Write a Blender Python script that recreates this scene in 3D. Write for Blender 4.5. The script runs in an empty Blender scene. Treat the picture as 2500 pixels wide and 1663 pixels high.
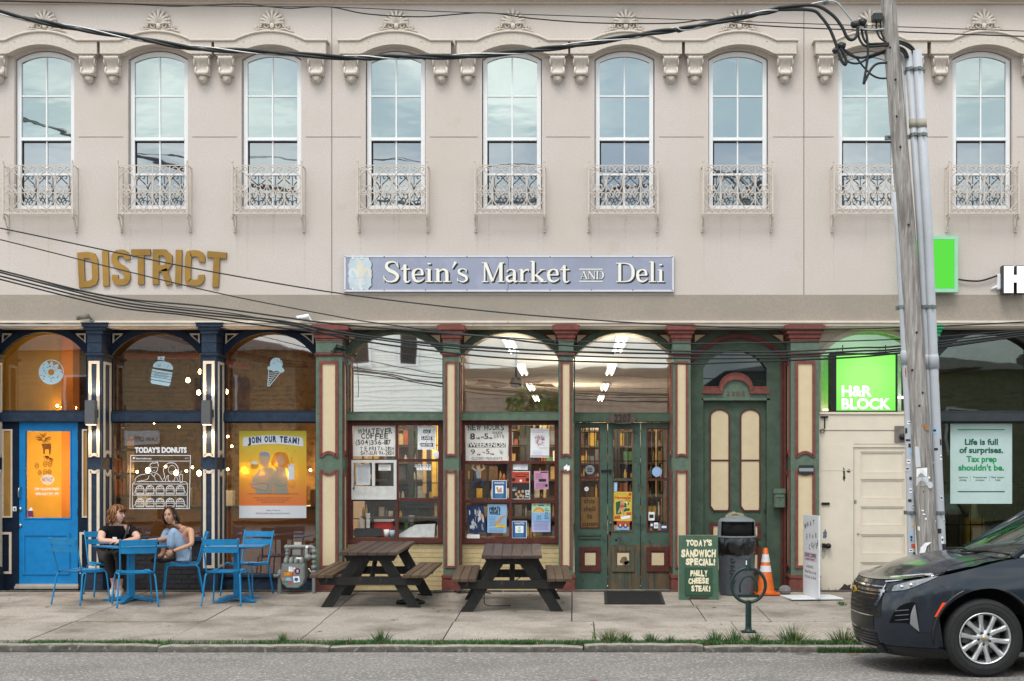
import bpy,bmesh,math,random
from mathutils import Vector,Matrix
R=math.radians
rnd=random.Random(7)
scene=bpy.context.scene
COL=scene.collection
F,D,EYE,CX,CY=3470.0,20.174,1.645,1400.0,1160.0
cam_data=bpy.data.cameras.new('camera')
cam=bpy.data.objects.new('camera',cam_data)
COL.objects.link(cam)
cam.location=(0,-D,EYE)
cam.rotation_euler=(R(90),0,0)
cam_data.sensor_width=36.0
cam_data.sensor_fit='HORIZONTAL'
cam_data.lens=F/2500*36
cam_data.shift_x=-(CX-1250)/2500
cam_data.shift_y=(CY-831.5)/2500
cam_data.clip_end=600
scene.camera=cam
SUN_EL,SUN_AZ=58,194
world=bpy.data.worlds.new('World')
scene.world=world
world.use_nodes=True
wn=world.node_tree
wn.nodes.clear()
def WN(t,**k):
 n=wn.nodes.new(t)
 for a,b in k.items():
  setattr(n,a,b)
 return n
w_out=WN('ShaderNodeOutputWorld');w_bg=WN('ShaderNodeBackground')
w_sky=WN('ShaderNodeTexSky',sky_type='NISHITA',sun_disc=False,sun_elevation=R(SUN_EL),sun_rotation=R(SUN_AZ),air_density=1.0,dust_density=2.0)
w_tc=WN('ShaderNodeTexCoord')
w_map=WN('ShaderNodeMapping');w_map.inputs['Scale'].default_value=(1.0,1.0,1.7)
w_n1=WN('ShaderNodeTexNoise');w_n1.inputs['Scale'].default_value=4.2;w_n1.inputs['Detail'].default_value=7;w_n1.inputs['Roughness'].default_value=.55
w_n2=WN('ShaderNodeTexNoise');w_n2.inputs['Scale'].default_value=8.5;w_n2.inputs['Detail'].default_value=6;w_n2.inputs['Distortion'].default_value=.6
w_r1=WN('ShaderNodeValToRGB')
w_r1.color_ramp.elements[0].position=.38;w_r1.color_ramp.elements[0].color=(.25,.25,.25,1)
w_r1.color_ramp.elements[1].position=.56;w_r1.color_ramp.elements[1].color=(1,1,1,1)
w_r2=WN('ShaderNodeValToRGB')
w_r2.color_ramp.elements[0].position=.36;w_r2.color_ramp.elements[0].color=(6.0,7.0,7.2,1)
w_r2.color_ramp.elements[1].position=.66;w_r2.color_ramp.elements[1].color=(12.2,12.6,12.4,1)
w_mix=WN('ShaderNodeMix',data_type='RGBA')
L=wn.links.new
L(w_tc.outputs['Generated'],w_map.inputs['Vector'])
L(w_map.outputs[0],w_n1.inputs['Vector']);L(w_map.outputs[0],w_n2.inputs['Vector'])
L(w_n1.outputs[0],w_r1.inputs[0]);L(w_n2.outputs[0],w_r2.inputs[0])
L(w_r1.outputs[0],w_mix.inputs[0]);L(w_sky.outputs[0],w_mix.inputs[6]);L(w_r2.outputs[0],w_mix.inputs[7])
L(w_mix.outputs[2],w_bg.inputs[0]);L(w_bg.outputs[0],w_out.inputs[0])
w_bg.inputs[1].default_value=.10
sun_d=bpy.data.lights.new('sun','SUN');sun_d.energy=1.1;sun_d.angle=R(24);sun_d.color=(1,.955,.90)
sun=bpy.data.objects.new('sun',sun_d);COL.objects.link(sun)
sun.rotation_euler=(R(90-SUN_EL),0,R(-14))
vs=scene.view_settings
vs.view_transform='Standard';vs.look='None';vs.gamma=1;vs.use_curve_mapping=False
vs.exposure=.84
scene.cycles.max_bounces=8
scene.cycles.transparent_max_bounces=12
scene.cycles.use_denoising=True
def X(px,y=0.0):return (px-CX)*(D+y)/F
def Z(py,y=0.0):return EYE-(py-CY)*(D+y)/F
def W(n,y=0.0):return n*(D+y)/F
SLOPE=.038
def gz(y):
 return SLOPE*y if y<0 else 0.0
def srgb(r,g,b):
 f=lambda c:c/12.92 if c<=.04045 else ((c+.055)/1.055)**2.4
 return (f(r/255),f(g/255),f(b/255))
MATS={}
def mat(name,col,rough=.6,metal=0.0,var=.10,vscale=6.0,bump=0.0,bscale=90.0,spec=.4,worn=None,wscale=14.0,wlo=.62,whi=.66,stretch=(1,1,1),emit=0.0,coat=0.0,island=0.0,wdetail=8,col2=None,c2scale=2.0,c2lo=.4,c2hi=.7):
 """Procedural paint / stone / metal: tone variation, optional second colour in large patches, optional worn patches, bump."""
 m=bpy.data.materials.new(name);m.use_nodes=True
 nt=m.node_tree;N=nt.nodes;Lk=nt.links.new
 b=N['Principled BSDF']
 b.inputs['Roughness'].default_value=rough;b.inputs['Metallic'].default_value=metal
 b.inputs['Specular IOR Level'].default_value=spec
 if coat:b.inputs['Coat Weight'].default_value=coat;b.inputs['Coat Roughness'].default_value=.04
 tc=N.new('ShaderNodeTexCoord');mp=N.new('ShaderNodeMapping');mp.inputs['Scale'].default_value=stretch
 Lk(tc.outputs['Object'],mp.inputs[0])
 def noise(sc,det=5,rgh=.6):
  n=N.new('ShaderNodeTexNoise');n.inputs['Scale'].default_value=sc;n.inputs['Detail'].default_value=det;n.inputs['Roughness'].default_value=rgh
  Lk(mp.outputs[0],n.inputs['Vector']);return n.outputs[0]
 def ramp(src,lo,hi):
  r=N.new('ShaderNodeMapRange');r.inputs[1].default_value=lo;r.inputs[2].default_value=hi;Lk(src,r.inputs[0]);return r.outputs[0]
 def mix(fac,a,c):
  x=N.new('ShaderNodeMix');x.data_type='RGBA';Lk(fac,x.inputs[0])
  for i,v in ((6,a),(7,c)):
   if isinstance(v,tuple):x.inputs[i].default_value=(*v,1)
   else :Lk(v,x.inputs[i])
  return x.outputs[2]
 c=None
 if var:
  lo=tuple(max(0,k*(1-var)) for k in col);hi=tuple(min(1,k*(1+var)) for k in col)
  c=mix(ramp(noise(vscale),.3,.7),lo,hi)
 if col2:c=mix(ramp(noise(c2scale,6),c2lo,c2hi),c if c else col,col2)
 if worn:c=mix(ramp(noise(wscale,wdetail,.65),wlo,whi),c if c else col,worn)
 if island:
  g=N.new('ShaderNodeNewGeometry');mr=N.new('ShaderNodeMapRange');mr.inputs[3].default_value=1-island;mr.inputs[4].default_value=1+island
  Lk(g.outputs['Random Per Island'],mr.inputs[0])
  hs=N.new('ShaderNodeHueSaturation');Lk(mr.outputs[0],hs.inputs['Value'])
  if c:Lk(c,hs.inputs['Color'])
  else :hs.inputs['Color'].default_value=(*col,1)
  c=hs.outputs[0]
 if c:Lk(c,b.inputs['Base Color'])
 else :b.inputs['Base Color'].default_value=(*col,1)
 if bump:
  bm=N.new('ShaderNodeBump');bm.inputs['Strength'].default_value=bump;bm.inputs['Distance'].default_value=.01
  Lk(noise(bscale,4),bm.inputs['Height']);Lk(bm.outputs[0],b.inputs['Normal'])
 if emit:
  b.inputs['Emission Color'].default_value=(*col,1);b.inputs['Emission Strength'].default_value=emit
 MATS[name]=m
 return m
def glow(name,col,strength):
 m=bpy.data.materials.new(name);m.use_nodes=True
 nt=m.node_tree;nt.nodes.clear()
 e=nt.nodes.new('ShaderNodeEmission');o=nt.nodes.new('ShaderNodeOutputMaterial')
 e.inputs[0].default_value=(*col,1);e.inputs[1].default_value=strength
 nt.links.new(e.outputs[0],o.inputs[0]);return m
def pane(name,refl,tint,through=None,body=(.2,.24,.24),wav=.0,wscale=1.2):
 """Window glass: mirror reflection mixed with either a clear view (through = tint) or a dull body behind the pane."""
 m=bpy.data.materials.new(name);m.use_nodes=True
 nt=m.node_tree;N=nt.nodes;N.clear();Lk=nt.links.new
 o=N.new('ShaderNodeOutputMaterial');mx=N.new('ShaderNodeMixShader');g=N.new('ShaderNodeBsdfGlossy')
 g.inputs['Roughness'].default_value=.015;g.inputs[0].default_value=(*tint,1)
 if through:t=N.new('ShaderNodeBsdfTransparent');t.inputs[0].default_value=(*through,1)
 else :t=N.new('ShaderNodeBsdfDiffuse');t.inputs[0].default_value=(*body,1)
 mx.inputs[0].default_value=refl
 if wav:
  tc=N.new('ShaderNodeTexCoord');n=N.new('ShaderNodeTexNoise');n.inputs['Scale'].default_value=wscale;n.inputs['Detail'].default_value=1.5
  mp=N.new('ShaderNodeMapping');mp.inputs['Scale'].default_value=(1,1,2.5);Lk(tc.outputs['Object'],mp.inputs[0]);Lk(mp.outputs[0],n.inputs['Vector'])
  b=N.new('ShaderNodeBump');b.inputs['Strength'].default_value=wav;b.inputs['Distance'].default_value=.05
  Lk(n.outputs[0],b.inputs['Height']);Lk(b.outputs[0],g.inputs['Normal'])
 Lk(t.outputs[0],mx.inputs[1]);Lk(g.outputs[0],mx.inputs[2]);Lk(mx.outputs[0],o.inputs[0])
 return m
def put(o,parent=None):
 COL.objects.link(o)
 if parent:o.parent=parent
 return o
def tag(o,label,cat,group=None,kind=None):
 o['label']=label;o['category']=cat
 if group:o['group']=group
 if kind:o['kind']=kind
 return o
def thing(name,label,cat,loc=(0,0,0),rz=0,group=None,kind=None):
 o=bpy.data.objects.new(name,None);o.empty_display_size=.1
 COL.objects.link(o);o.location=loc;o.rotation_euler=(0,0,rz)
 return tag(o,label,cat,group,kind)
def copy_tree(o,parent=None):
 c=o.copy();COL.objects.link(c)
 if parent:c.parent=parent
 for ch in list(o.children):copy_tree(ch,c)
 return c
def smooth_path(pts,n=6,closed=False):
 """Catmull-Rom through the points (tuples of any length)."""
 P=[tuple(p) for p in pts];out=[];k=len(P)
 rng=range(k if closed else k-1)
 for i in rng:
  if closed:p0,p1,p2,p3=P[(i-1)%k],P[i],P[(i+1)%k],P[(i+2)%k]
  else :p0,p1,p2,p3=P[max(i-1,0)],P[i],P[i+1],P[min(i+2,k-1)]
  for j in range(n):
   t=j/n;t2=t*t;t3=t2*t
   out.append(tuple(.5*(2*b+(c-a)*t+(2*a-5*b+4*c-d)*t2+(3*b-a-3*c+d)*t3) for a,b,c,d in zip(p0,p1,p2,p3)))
 if not closed:out.append(P[-1])
 return out
_text_cache={}
def text_mesh(s,bold=0.0,align='LEFT',spacing=1.0):
 key=(s,bold,align,spacing)
 if key not in _text_cache:
  cu=bpy.data.curves.new('t','FONT');cu.body=s;cu.size=1;cu.offset=bold;cu.align_x=align;cu.space_character=spacing
  cu.resolution_u=3
  ob=bpy.data.objects.new('t',cu);COL.objects.link(ob)
  dg=bpy.context.evaluated_depsgraph_get();dg.update()
  me=bpy.data.meshes.new_from_object(ob.evaluated_get(dg))
  vs_=[tuple(v.co) for v in me.vertices];fs=[tuple(p.vertices) for p in me.polygons]
  bpy.data.objects.remove(ob);bpy.data.curves.remove(cu);bpy.data.meshes.remove(me)
  _text_cache[key]=(vs_,fs)
 return _text_cache[key]
class MB:
 """Collects shapes and links them as ONE mesh object."""
 def __init__(s):s.v=[];s.f=[];s.m=[];s.sm=[]
 def add(s,vs_,fs,m=0,smooth=False):
  k=len(s.v);s.v+=[tuple(v) for v in vs_]
  for f in fs:s.f.append(tuple(i+k for i in f));s.m.append(m);s.sm.append(smooth)
  return s
 def box(s,x0,x1,y0,y1,z0,z1,m=0):
  x0,x1=min(x0,x1),max(x0,x1);y0,y1=min(y0,y1),max(y0,y1);z0,z1=min(z0,z1),max(z0,z1)
  v=[(x,y,z) for x in (x0,x1) for y in (y0,y1) for z in (z0,z1)]
  return s.add(v,[(0,1,3,2),(4,6,7,5),(0,4,5,1),(2,3,7,6),(0,2,6,4),(1,5,7,3)],m)
 def bbox(s,x0,x1,y0,y1,z0,z1,b=.006,m=0):
  """box with chamfered edges"""
  bm=bmesh.new();bmesh.ops.create_cube(bm,size=1)
  sx,sy,sz=abs(x1-x0),abs(y1-y0),abs(z1-z0);c=((x0+x1)/2,(y0+y1)/2,(z0+z1)/2)
  for v in bm.verts:v.co=Vector((v.co.x*sx,v.co.y*sy,v.co.z*sz))
  bmesh.ops.bevel(bm,geom=list(bm.edges),offset=min(b,sx*.45,sy*.45,sz*.45),segments=2,affect='EDGES')
  bm.verts.index_update()
  s.add([(v.co.x+c[0],v.co.y+c[1],v.co.z+c[2]) for v in bm.verts],[tuple(v.index for v in f.verts) for f in bm.faces],m)
  bm.free();return s
 def poly(s,pts,m=0):return s.add(pts,[tuple(range(len(pts)))],m)
 def plate(s,pts,y,m=0):return s.poly([(p[0],y,p[1]) for p in pts],m)
 def rect(s,x0,x1,z0,z1,y,m=0):return s.plate([(x0,z0),(x1,z0),(x1,z1),(x0,z1)],y,m)
 def prism(s,pts,y0,y1,m=0):
  n=len(pts)
  v=[(p[0],y0,p[1]) for p in pts]+[(p[0],y1,p[1]) for p in pts]
  return s.add(v,[tuple(range(n)),tuple(range(2*n-1,n-1,-1))]+[(i,i+n,(i+1)%n+n,(i+1)%n) for i in range(n)],m)
 def tube(s,pts,r,n=6,m=0,closed=False,smooth=True,cap=True):
  P=[Vector(p) for p in pts];k=len(P);rings=[]
  rad=r if isinstance(r,(list,tuple)) else [r]*k
  up=None
  for i in range(k):
   a=P[(i-1)%k] if (closed or i>0) else P[i];b=P[(i+1)%k] if (closed or i<k-1) else P[i]
   t=(b-a)
   if t.length<1e-9:t=Vector((0,0,1))
   t.normalize()
   if up is None:
    up=Vector((0,0,1)) if abs(t.z)<.9 else Vector((0,1,0))
   sde=t.cross(up)
   if sde.length<1e-4:sde=t.cross(Vector((1,0,0)))
   sde.normalize();up=sde.cross(t).normalized()
   rings.append([P[i]+(sde*math.cos(2*math.pi*j/n)+up*math.sin(2*math.pi*j/n))*rad[i] for j in range(n)])
  v=[p for rg in rings for p in rg];f=[]
  for i in range(k if closed else k-1):
   i2=(i+1)%k
   for j in range(n):f.append((i*n+j,i*n+(j+1)%n,i2*n+(j+1)%n,i2*n+j))
  if not closed and cap:f+=[tuple(range(n-1,-1,-1)),tuple((k-1)*n+j for j in range(n))]
  return s.add(v,f,m,smooth)
 def lathe(s,prof,c=(0,0,0),n=20,m=0,axis='z',smooth=True,a0=0,a1=2*math.pi):
  """profile of (radius, height) turned round an axis through c"""
  full=abs(a1-a0-2*math.pi)<1e-6;k=n if full else n+1;v=[]
  for (r,h) in prof:
   for j in range(k):
    a=a0+(a1-a0)*j/n;p=(r*math.cos(a),r*math.sin(a),h)
    if axis=='y':p=(p[0],h,p[1])
    if axis=='x':p=(h,p[0],p[1])
    v.append((p[0]+c[0],p[1]+c[1],p[2]+c[2]))
  f=[(i*k+j,i*k+(j+1)%k,(i+1)*k+(j+1)%k,(i+1)*k+j) for i in range(len(prof)-1) for j in range(n)]
  return s.add(v,f,m,smooth)
 def ball(s,c,r,m=0,seg=12,rings=8,smooth=True):
  rx,ry,rz=r if isinstance(r,(tuple,list)) else (r,r,r);v=[];f=[]
  for i in range(rings+1):
   th=math.pi*i/rings
   for j in range(seg):
    ph=2*math.pi*j/seg
    v.append((c[0]+rx*math.sin(th)*math.cos(ph),c[1]+ry*math.sin(th)*math.sin(ph),c[2]+rz*math.cos(th)))
  for i in range(rings):
   for j in range(seg):f.append((i*seg+j,i*seg+(j+1)%seg,(i+1)*seg+(j+1)%seg,(i+1)*seg+j))
  return s.add(v,f,m,smooth)
 def ribbon(s,pts,w,y0,y1=None,m=0,closed=False,ms=None):
  """a stroke of width w (number or list) drawn in the x-z plane at y0; with y1 it is a solid bar"""
  k=len(pts);ws=w if isinstance(w,(list,tuple)) else [w]*k;Lf=[];Rt=[]
  for i in range(k):
   p=Vector(pts[i][:2]);a=Vector(pts[(i-1)%k][:2]) if (closed or i>0) else None;b=Vector(pts[(i+1)%k][:2]) if (closed or i<k-1) else None
   d1=(p-a).normalized() if a is not None and (p-a).length>1e-9 else None;d2=(b-p).normalized() if b is not None and (b-p).length>1e-9 else None
   d1=d1 or d2;d2=d2 or d1
   n1=Vector((-d1.y,d1.x));n2=Vector((-d2.y,d2.x));n=n1+n2
   if n.length<1e-6:n=n1
   n.normalize();q=ws[i]/2/max(.35,n.dot(n1))
   Lf.append(p+n*q);Rt.append(p-n*q)
  v=[(p.x,y0,p.y) for p in Lf]+[(p.x,y0,p.y) for p in Rt]
  rng=range(k if closed else k-1)
  s.add(v,[(i,k+i,k+(i+1)%k,(i+1)%k) for i in rng],m)
  if y1 is not None:
   ms=m if ms is None else ms
   vb=v+[(a,y1,c) for a,_,c in v]
   f=[]
   for i in rng:
    j=(i+1)%k
    f+=[(i,j,j+2*k,i+2*k),(k+j,k+i,3*k+i,3*k+j)]
   if not closed:f+=[(k,0,2*k,3*k),(k-1,2*k-1,4*k-1,3*k-1)]
   s.add(vb,f,ms)
  return s
 def text(s,t,x,z,size,y,m=0,bold=0.0,align='LEFT',sx=1.0,rot=0.0,thick=0.0,fit=None,spacing=1.0,warp=None,shear=0.0,mirror=False):
  """lettering facing -y; x, z = baseline point; fit = width in metres to fill"""
  vs_,fs=text_mesh(t,bold,align,spacing)
  if not vs_:return s
  if fit:
   wd=max(v[0] for v in vs_)-min(v[0] for v in vs_);sx=fit/(wd*size)
   if align=='LEFT':x-=min(v[0] for v in vs_)*size*sx
  ca,sa=math.cos(rot),math.sin(rot);out=[]
  for a,b,_ in vs_:
   a=(a+shear*b)*size*sx;b*=size
   if mirror:a=-a
   p=(x+a*ca-b*sa,z+a*sa+b*ca)
   if warp:p=warp(*p)
   out.append((p[0],y,p[1]))
  if thick:
   n=len(out);edge={}
   for f in fs:
    for i in range(len(f)):
     e=(f[i],f[(i+1)%len(f)]);edge[e]=1
   side=[(a,b,b+n,a+n) for (a,b) in edge if (b,a) not in edge]
   s.add(out+[(p[0],y+thick,p[2]) for p in out],list(fs)+side,m)
  else :s.add(out,fs,m)
  return s
 def xf(s,M,start=0):
  s.v[start:]=[tuple(M@Vector(p)) for p in s.v[start:]];return s
 def build(s,name,mats,parent=None,loc=None,fix=True):
  me=bpy.data.meshes.new(name);me.from_pydata(s.v,[],s.f)
  for m in (mats if isinstance(mats,(list,tuple)) else [mats]):me.materials.append(m)
  me.polygons.foreach_set('material_index',s.m);me.polygons.foreach_set('use_smooth',s.sm);me.update()
  if fix:
   bm=bmesh.new();bm.from_mesh(me);bmesh.ops.recalc_face_normals(bm,faces=list(bm.faces));bm.to_mesh(me);bm.free()
  o=put(bpy.data.objects.new(name,me),parent)
  if loc:o.location=loc
  return o
def evaluated(o):
 """replace an object's mesh by its modifiers' result"""
 dg=bpy.context.evaluated_depsgraph_get();dg.update()
 me=bpy.data.meshes.new_from_object(o.evaluated_get(dg));o.modifiers.clear();o.data=me;return o
stucco=mat('stucco',(.585,.525,.485),.9,var=.10,vscale=48,bump=.5,bscale=120,spec=.1,col2=(.55,.478,.42),c2scale=.7,c2lo=.42,c2hi=.75,worn=(.50,.42,.35),wscale=2.6,wlo=.60,whi=.85,stretch=(1,1,1))
stucco_trim=mat('stucco_trim',(.57,.505,.44),.85,var=.10,vscale=30,bump=.15,bscale=140,spec=.15)
plaster=mat('cast_plaster',(.58,.52,.46),.8,var=.12,vscale=14,bump=.15,bscale=120,spec=.2)
rust=mat('rust_streak',(.50,.36,.20),.9,var=.2,vscale=10,spec=.1)
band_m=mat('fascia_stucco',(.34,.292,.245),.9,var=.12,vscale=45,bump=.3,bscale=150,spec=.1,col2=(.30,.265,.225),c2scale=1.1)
ledge_m=mat('ledge_paint',(.66,.58,.49),.6,var=.10,vscale=5,worn=(.35,.27,.2),wscale=9,wlo=.66,whi=.72)
seam_m=mat('dark_seam',(.20,.165,.145),.9,var=0)
white_vinyl=mat('white_vinyl',(.80,.80,.81),.35,var=.02)
iron=mat('painted_iron',(.58,.51,.45),.5,var=.08,vscale=20,spec=.25,worn=(.40,.31,.22),wscale=30,wlo=.70,whi=.76)
navy=mat('navy_paint',(.022,.036,.062),.55,var=.3,vscale=14,bump=.2,bscale=90,spec=.2,worn=(.055,.07,.10),wscale=24,wlo=.64,whi=.74)
navy_dark=mat('navy_dark',(.008,.016,.034),.6,var=.25,vscale=9,spec=.15)
cream=mat('cream_trim',(.68,.58,.46),.5,var=.08,vscale=16,worn=(.4,.33,.25),wscale=26,wlo=.68,whi=.74,spec=.2)
green=mat('green_paint',(.108,.152,.113),.6,var=.2,vscale=10,bump=.2,bscale=90,spec=.2,worn=(.19,.235,.20),wscale=18,wlo=.60,whi=.74)
green_dk=mat('green_paint_deep',(.064,.094,.066),.6,var=.22,vscale=7,bump=.2,bscale=90,spec=.2,worn=(.025,.038,.03),wscale=12,wlo=.60,whi=.74)
oxide=mat('red_oxide_paint',(.185,.060,.048),.6,var=.25,vscale=12,bump=.2,bscale=100,spec=.2,worn=(.26,.14,.11),wscale=22,wlo=.64,whi=.74)
oxide_dk=mat('red_oxide_deep',(.100,.031,.026),.6,var=.25,vscale=12,spec=.2,worn=(.2,.1,.08),wscale=26,wlo=.68,whi=.74)
straw=mat('straw_panel',(.62,.505,.325),.6,var=.05,vscale=8,worn=(.5,.38,.22),wscale=22,wlo=.70,whi=.76)
straw_brick=mat('straw_brick',(.56,.44,.235),.65,var=.10,vscale=9,bump=.3,bscale=60)
offwhite=mat('offwhite_boards',(.66,.585,.48),.6,var=.05,vscale=4,bump=.08,bscale=90,worn=(.16,.14,.13),wscale=7,wlo=.735,whi=.75,wdetail=10)
black=mat('black_plastic',(.008,.008,.009),.45,var=.2)
dark_frame=mat('charcoal_frame',(.028,.034,.040),.5,var=.2)
blue_door=mat('bright_blue_paint',(.006,.20,.50),.45,var=.10,vscale=9,bump=.12,bscale=100,spec=.25,worn=(.012,.13,.34),wscale=7,wlo=.58,whi=.75)
chair_blue=mat('blue_powder_coat',(.012,.20,.43),.4,var=.12,vscale=14,spec=.3,worn=(.05,.22,.38),wscale=14,wlo=.58,whi=.72)
steel=mat('steel',(.50,.50,.50),.3,1.0,var=.1)
galv=mat('galvanised',(.30,.32,.31),.45,.7,var=.25,vscale=25)
white_p=mat('white_print',(.86,.87,.89),.5,var=0)
ink=mat('black_ink',(.02,.02,.02),.6,var=0)
# ================================================================ GROUND
asphalt=mat('asphalt',(.222,.203,.190),.95,var=.38,vscale=34,bump=.8,bscale=100,spec=.1,worn=(.48,.44,.41),wscale=30,wlo=.56,whi=.64,col2=(.165,.155,.148),c2scale=1.4,c2lo=.42,c2hi=.72,wdetail=3)
concrete=mat('pavement_concrete',(.345,.303,.262),.9,var=.26,vscale=36,bump=.4,bscale=110,spec=.15,col2=(.175,.148,.118),c2scale=1.5,c2lo=.45,c2hi=.72,worn=(.12,.10,.08),wscale=6,wlo=.64,whi=.76,island=.10)
joint_m=mat('pavement_joint',(.06,.052,.042),.95,var=.2)
kerb_m=mat('kerb_concrete',(.27,.245,.215),.9,var=.3,vscale=18,bump=.4,bscale=60,spec=.15,worn=(.10,.095,.085),wscale=5,wlo=.52,whi=.68,island=.1)
KERB_Y,GUT_Z,STREET_Z=-4.95,-.253,-.223
m=MB()
ys=[-4.955,-5.6,-7.1,-11,-16,-40,-150];zs=[GUT_Z,-.243,STREET_Z,-.19,-.20,-.25,-.3]
for i in range(len(ys)-1):
 m.add([(-150,ys[i],zs[i]),(150,ys[i],zs[i]),(150,ys[i+1],zs[i+1]),(-150,ys[i+1],zs[i+1])],[(0,1,2,3)])
m.add([(-150,-4.955,GUT_Z),(150,-4.955,GUT_Z),(150,.5,-.30),(-150,.5,-.30)],[(0,1,2,3)])
o=m.build('street',asphalt);tag(o,'grey worn asphalt street along the foot of the picture','street',kind='structure')
rows=[(-.03,-1.62,[-30,-7.45,-6.02,-4.44,-3.05,-1.42,-.02,1.57,2.36,4.0,5.5,30]),(-1.635,-3.08,[-30,-7.45,-6.00,-4.45,-3.03,-1.43,-.02,1.60,2.38,4.0,5.5,30]),(-3.095,-4.52,[-30,-7.5,-6.01,-4.46,-3.01,-1.44,.24,1.89,3.42,5.0,30])]
m=MB()
for (ya,yb,xs) in rows:
 for a,b in zip(xs[:-1],xs[1:]):
  n=max(1,int((b-a)/3.0)) if b-a>5 else 1
  for k in range(n):
   x0=a+(b-a)*k/n;x1=a+(b-a)*(k+1)/n
   g=.007;dz=rnd.uniform(-.004,.004)
   za,zb=gz(ya)+dz,gz(yb)+dz
   v=[(x0+g,ya,za),(x1-g,ya,za),(x1-g,yb,zb),(x0+g,yb,zb)]
   v+=[(p[0],p[1],p[2]-.07) for p in v]
   m.add(v,[(0,1,2,3),(0,4,5,1),(1,5,6,2),(2,6,7,3),(3,7,4,0)])
v=[(-30,.6,-.034),(30,.6,-.034),(30,-4.76,gz(-4.76)-.030),(-30,-4.76,gz(-4.76)-.030)]
m.add([(p[0],p[1],p[2]) for p in v],[(0,1,2,3)],1)
for pts in ([(1.86,-2.35),(2.05,-2.6),(2.2,-2.62),(2.33,-2.75)],[(-6.9,-2.3),(-6.5,-2.15),(-6.1,-2.3),(-5.6,-2.1)],[(-4.1,-1.25),(-4.0,-1.5),(-3.75,-1.62)],[(3.5,-1.5),(3.62,-2.3),(3.75,-3.0)]):
 P=smooth_path(pts,4)
 for a,b in zip(P[:-1],P[1:]):
  w=.006;m.add([(a[0],a[1]-w,gz(a[1])+.006),(b[0],b[1]-w,gz(b[1])+.006),(b[0],b[1]+w,gz(b[1])+.006),(a[0],a[1]+w,gz(a[1])+.006)],[(0,1,2,3)],1)
for k in range(70):
 x,y=rnd.uniform(-8,6),rnd.uniform(-4.4,-.4);r=rnd.uniform(.012,.03)
 m.poly([(x+r*math.cos(a),y+r*.8*math.sin(a),gz(y+r*.8*math.sin(a))+.007) for a in [i*math.pi/4 for i in range(8)]],1)
o=m.build('pavement',[concrete,joint_m]);tag(o,'grey concrete pavement slabs between the shopfronts and the kerb','pavement',kind='structure')
m=MB()
xs=[-30,-8.02,-4.46,-2.62,.11,1.4,4.2,7.4,30]
for a,b in zip(xs[:-1],xs[1:]):
 dz=rnd.uniform(-.012,.006);dy=rnd.uniform(-.015,.01);n=14;pr=[(-4.75,-.10),(-4.75,-.006),(-4.765,0),(-4.89,0.0),(-4.925,-.006),(-4.945,-.022),(-4.958,-.055),(-4.965,-.11)]
 va=[]
 for i in range(n+1):
  x=a+.008+(b-a-.016)*i/n;j=rnd.uniform(-.004,.004);e=.012 if i in (0,n) else 0
  for (y,z) in pr:va.append((x,y+dy+j*(z<-.003),gz(-4.75)+z+dz+j-e*(z>-.02)))
 k=len(pr)
 f=[(i*k+q,i*k+q+1,(i+1)*k+q+1,(i+1)*k+q) for i in range(n) for q in range(k-1)]+[tuple(range(k)),tuple(n*k+q for q in range(k))]
 m.add(va,f)
 for q_ in range(n*(k-1)):m.m[len(m.m)-len(f)+q_]=1 if q_%(k-1)>=4 else 0
o=m.build('kerb',[kerb_m,mat('kerb_grime',(.085,.08,.068),.95,var=.4,vscale=9,bump=.5,bscale=50,spec=.1,worn=(.24,.22,.19),wscale=14,wlo=.56,whi=.68)]);tag(o,'low worn concrete kerb beside the asphalt street','kerb',kind='structure')
# ================================================================ BUILDING
bld=thing('commercial_building','two storey beige stucco building with three painted shopfronts and arched windows','building',kind='thing')
SM=172.0
def pb(m,l,r,t,b,y0,y1,k=0,bev=None):
 """box whose front face covers photo pixels l..r, t..b at depth y0"""
 a=(X(l,y0),X(r,y0),y0,y1,Z(b,y0),Z(t,y0))
 return m.bbox(*a,b=bev,m=k) if bev else m.box(*a,m=k)
def pr(m,l,r,t,b,y,k=0):return m.rect(X(l,y),X(r,y),Z(b,y),Z(t,y),y,k)
WCX=[-166,108.1,385.6,662.5,965.5,1249.7,1525,1802.5,2119,2398.5,2677]
WX=[X(p) for p in WCX]
HW,WZ0,WZS,WZT=.425,Z(510),Z(143)+.0,Z(121)
def arch_z(u,half,zs,zt):
 """height of a segmental arch at offset u from its middle"""
 rise=zt-zs;r=(half*half+rise*rise)/(2*rise)
 return zt-r+math.sqrt(max(0,r*r-u*u))
XL,XR,ZB,ZTOP=-16.5,14.5,Z(722),9.6
m=MB()
NS=12
xs=[XL]
prev=XL
for cx in WX:
 l,r=cx-HW,cx+HW
 m.add([(prev,0,ZB),(l,0,ZB),(l,0,ZTOP),(prev,0,ZTOP)],[(0,1,2,3)])
 m.add([(l,0,ZB),(r,0,ZB),(r,0,WZ0),(l,0,WZ0)],[(0,1,2,3)])
 m.add([(l,0,WZ0),(r,0,WZ0),(r,.16,WZ0+.01),(l,.16,WZ0+.01)],[(0,1,2,3)])
 for s in (l,r):m.add([(s,0,WZ0),(s,0,WZS),(s,.16,WZS),(s,.16,WZ0)],[(0,1,2,3)])
 for i in range(NS):
  a=-HW+2*HW*i/NS;b=-HW+2*HW*(i+1)/NS;za,zb=arch_z(a,HW,WZS,WZT),arch_z(b,HW,WZS,WZT)
  m.add([(cx+a,0,za),(cx+b,0,zb),(cx+b,0,ZTOP),(cx+a,0,ZTOP)],[(0,1,2,3)])
  m.add([(cx+a,0,za),(cx+b,0,zb),(cx+b,.16,zb),(cx+a,.16,za)],[(0,1,2,3)])
 prev=r
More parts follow.
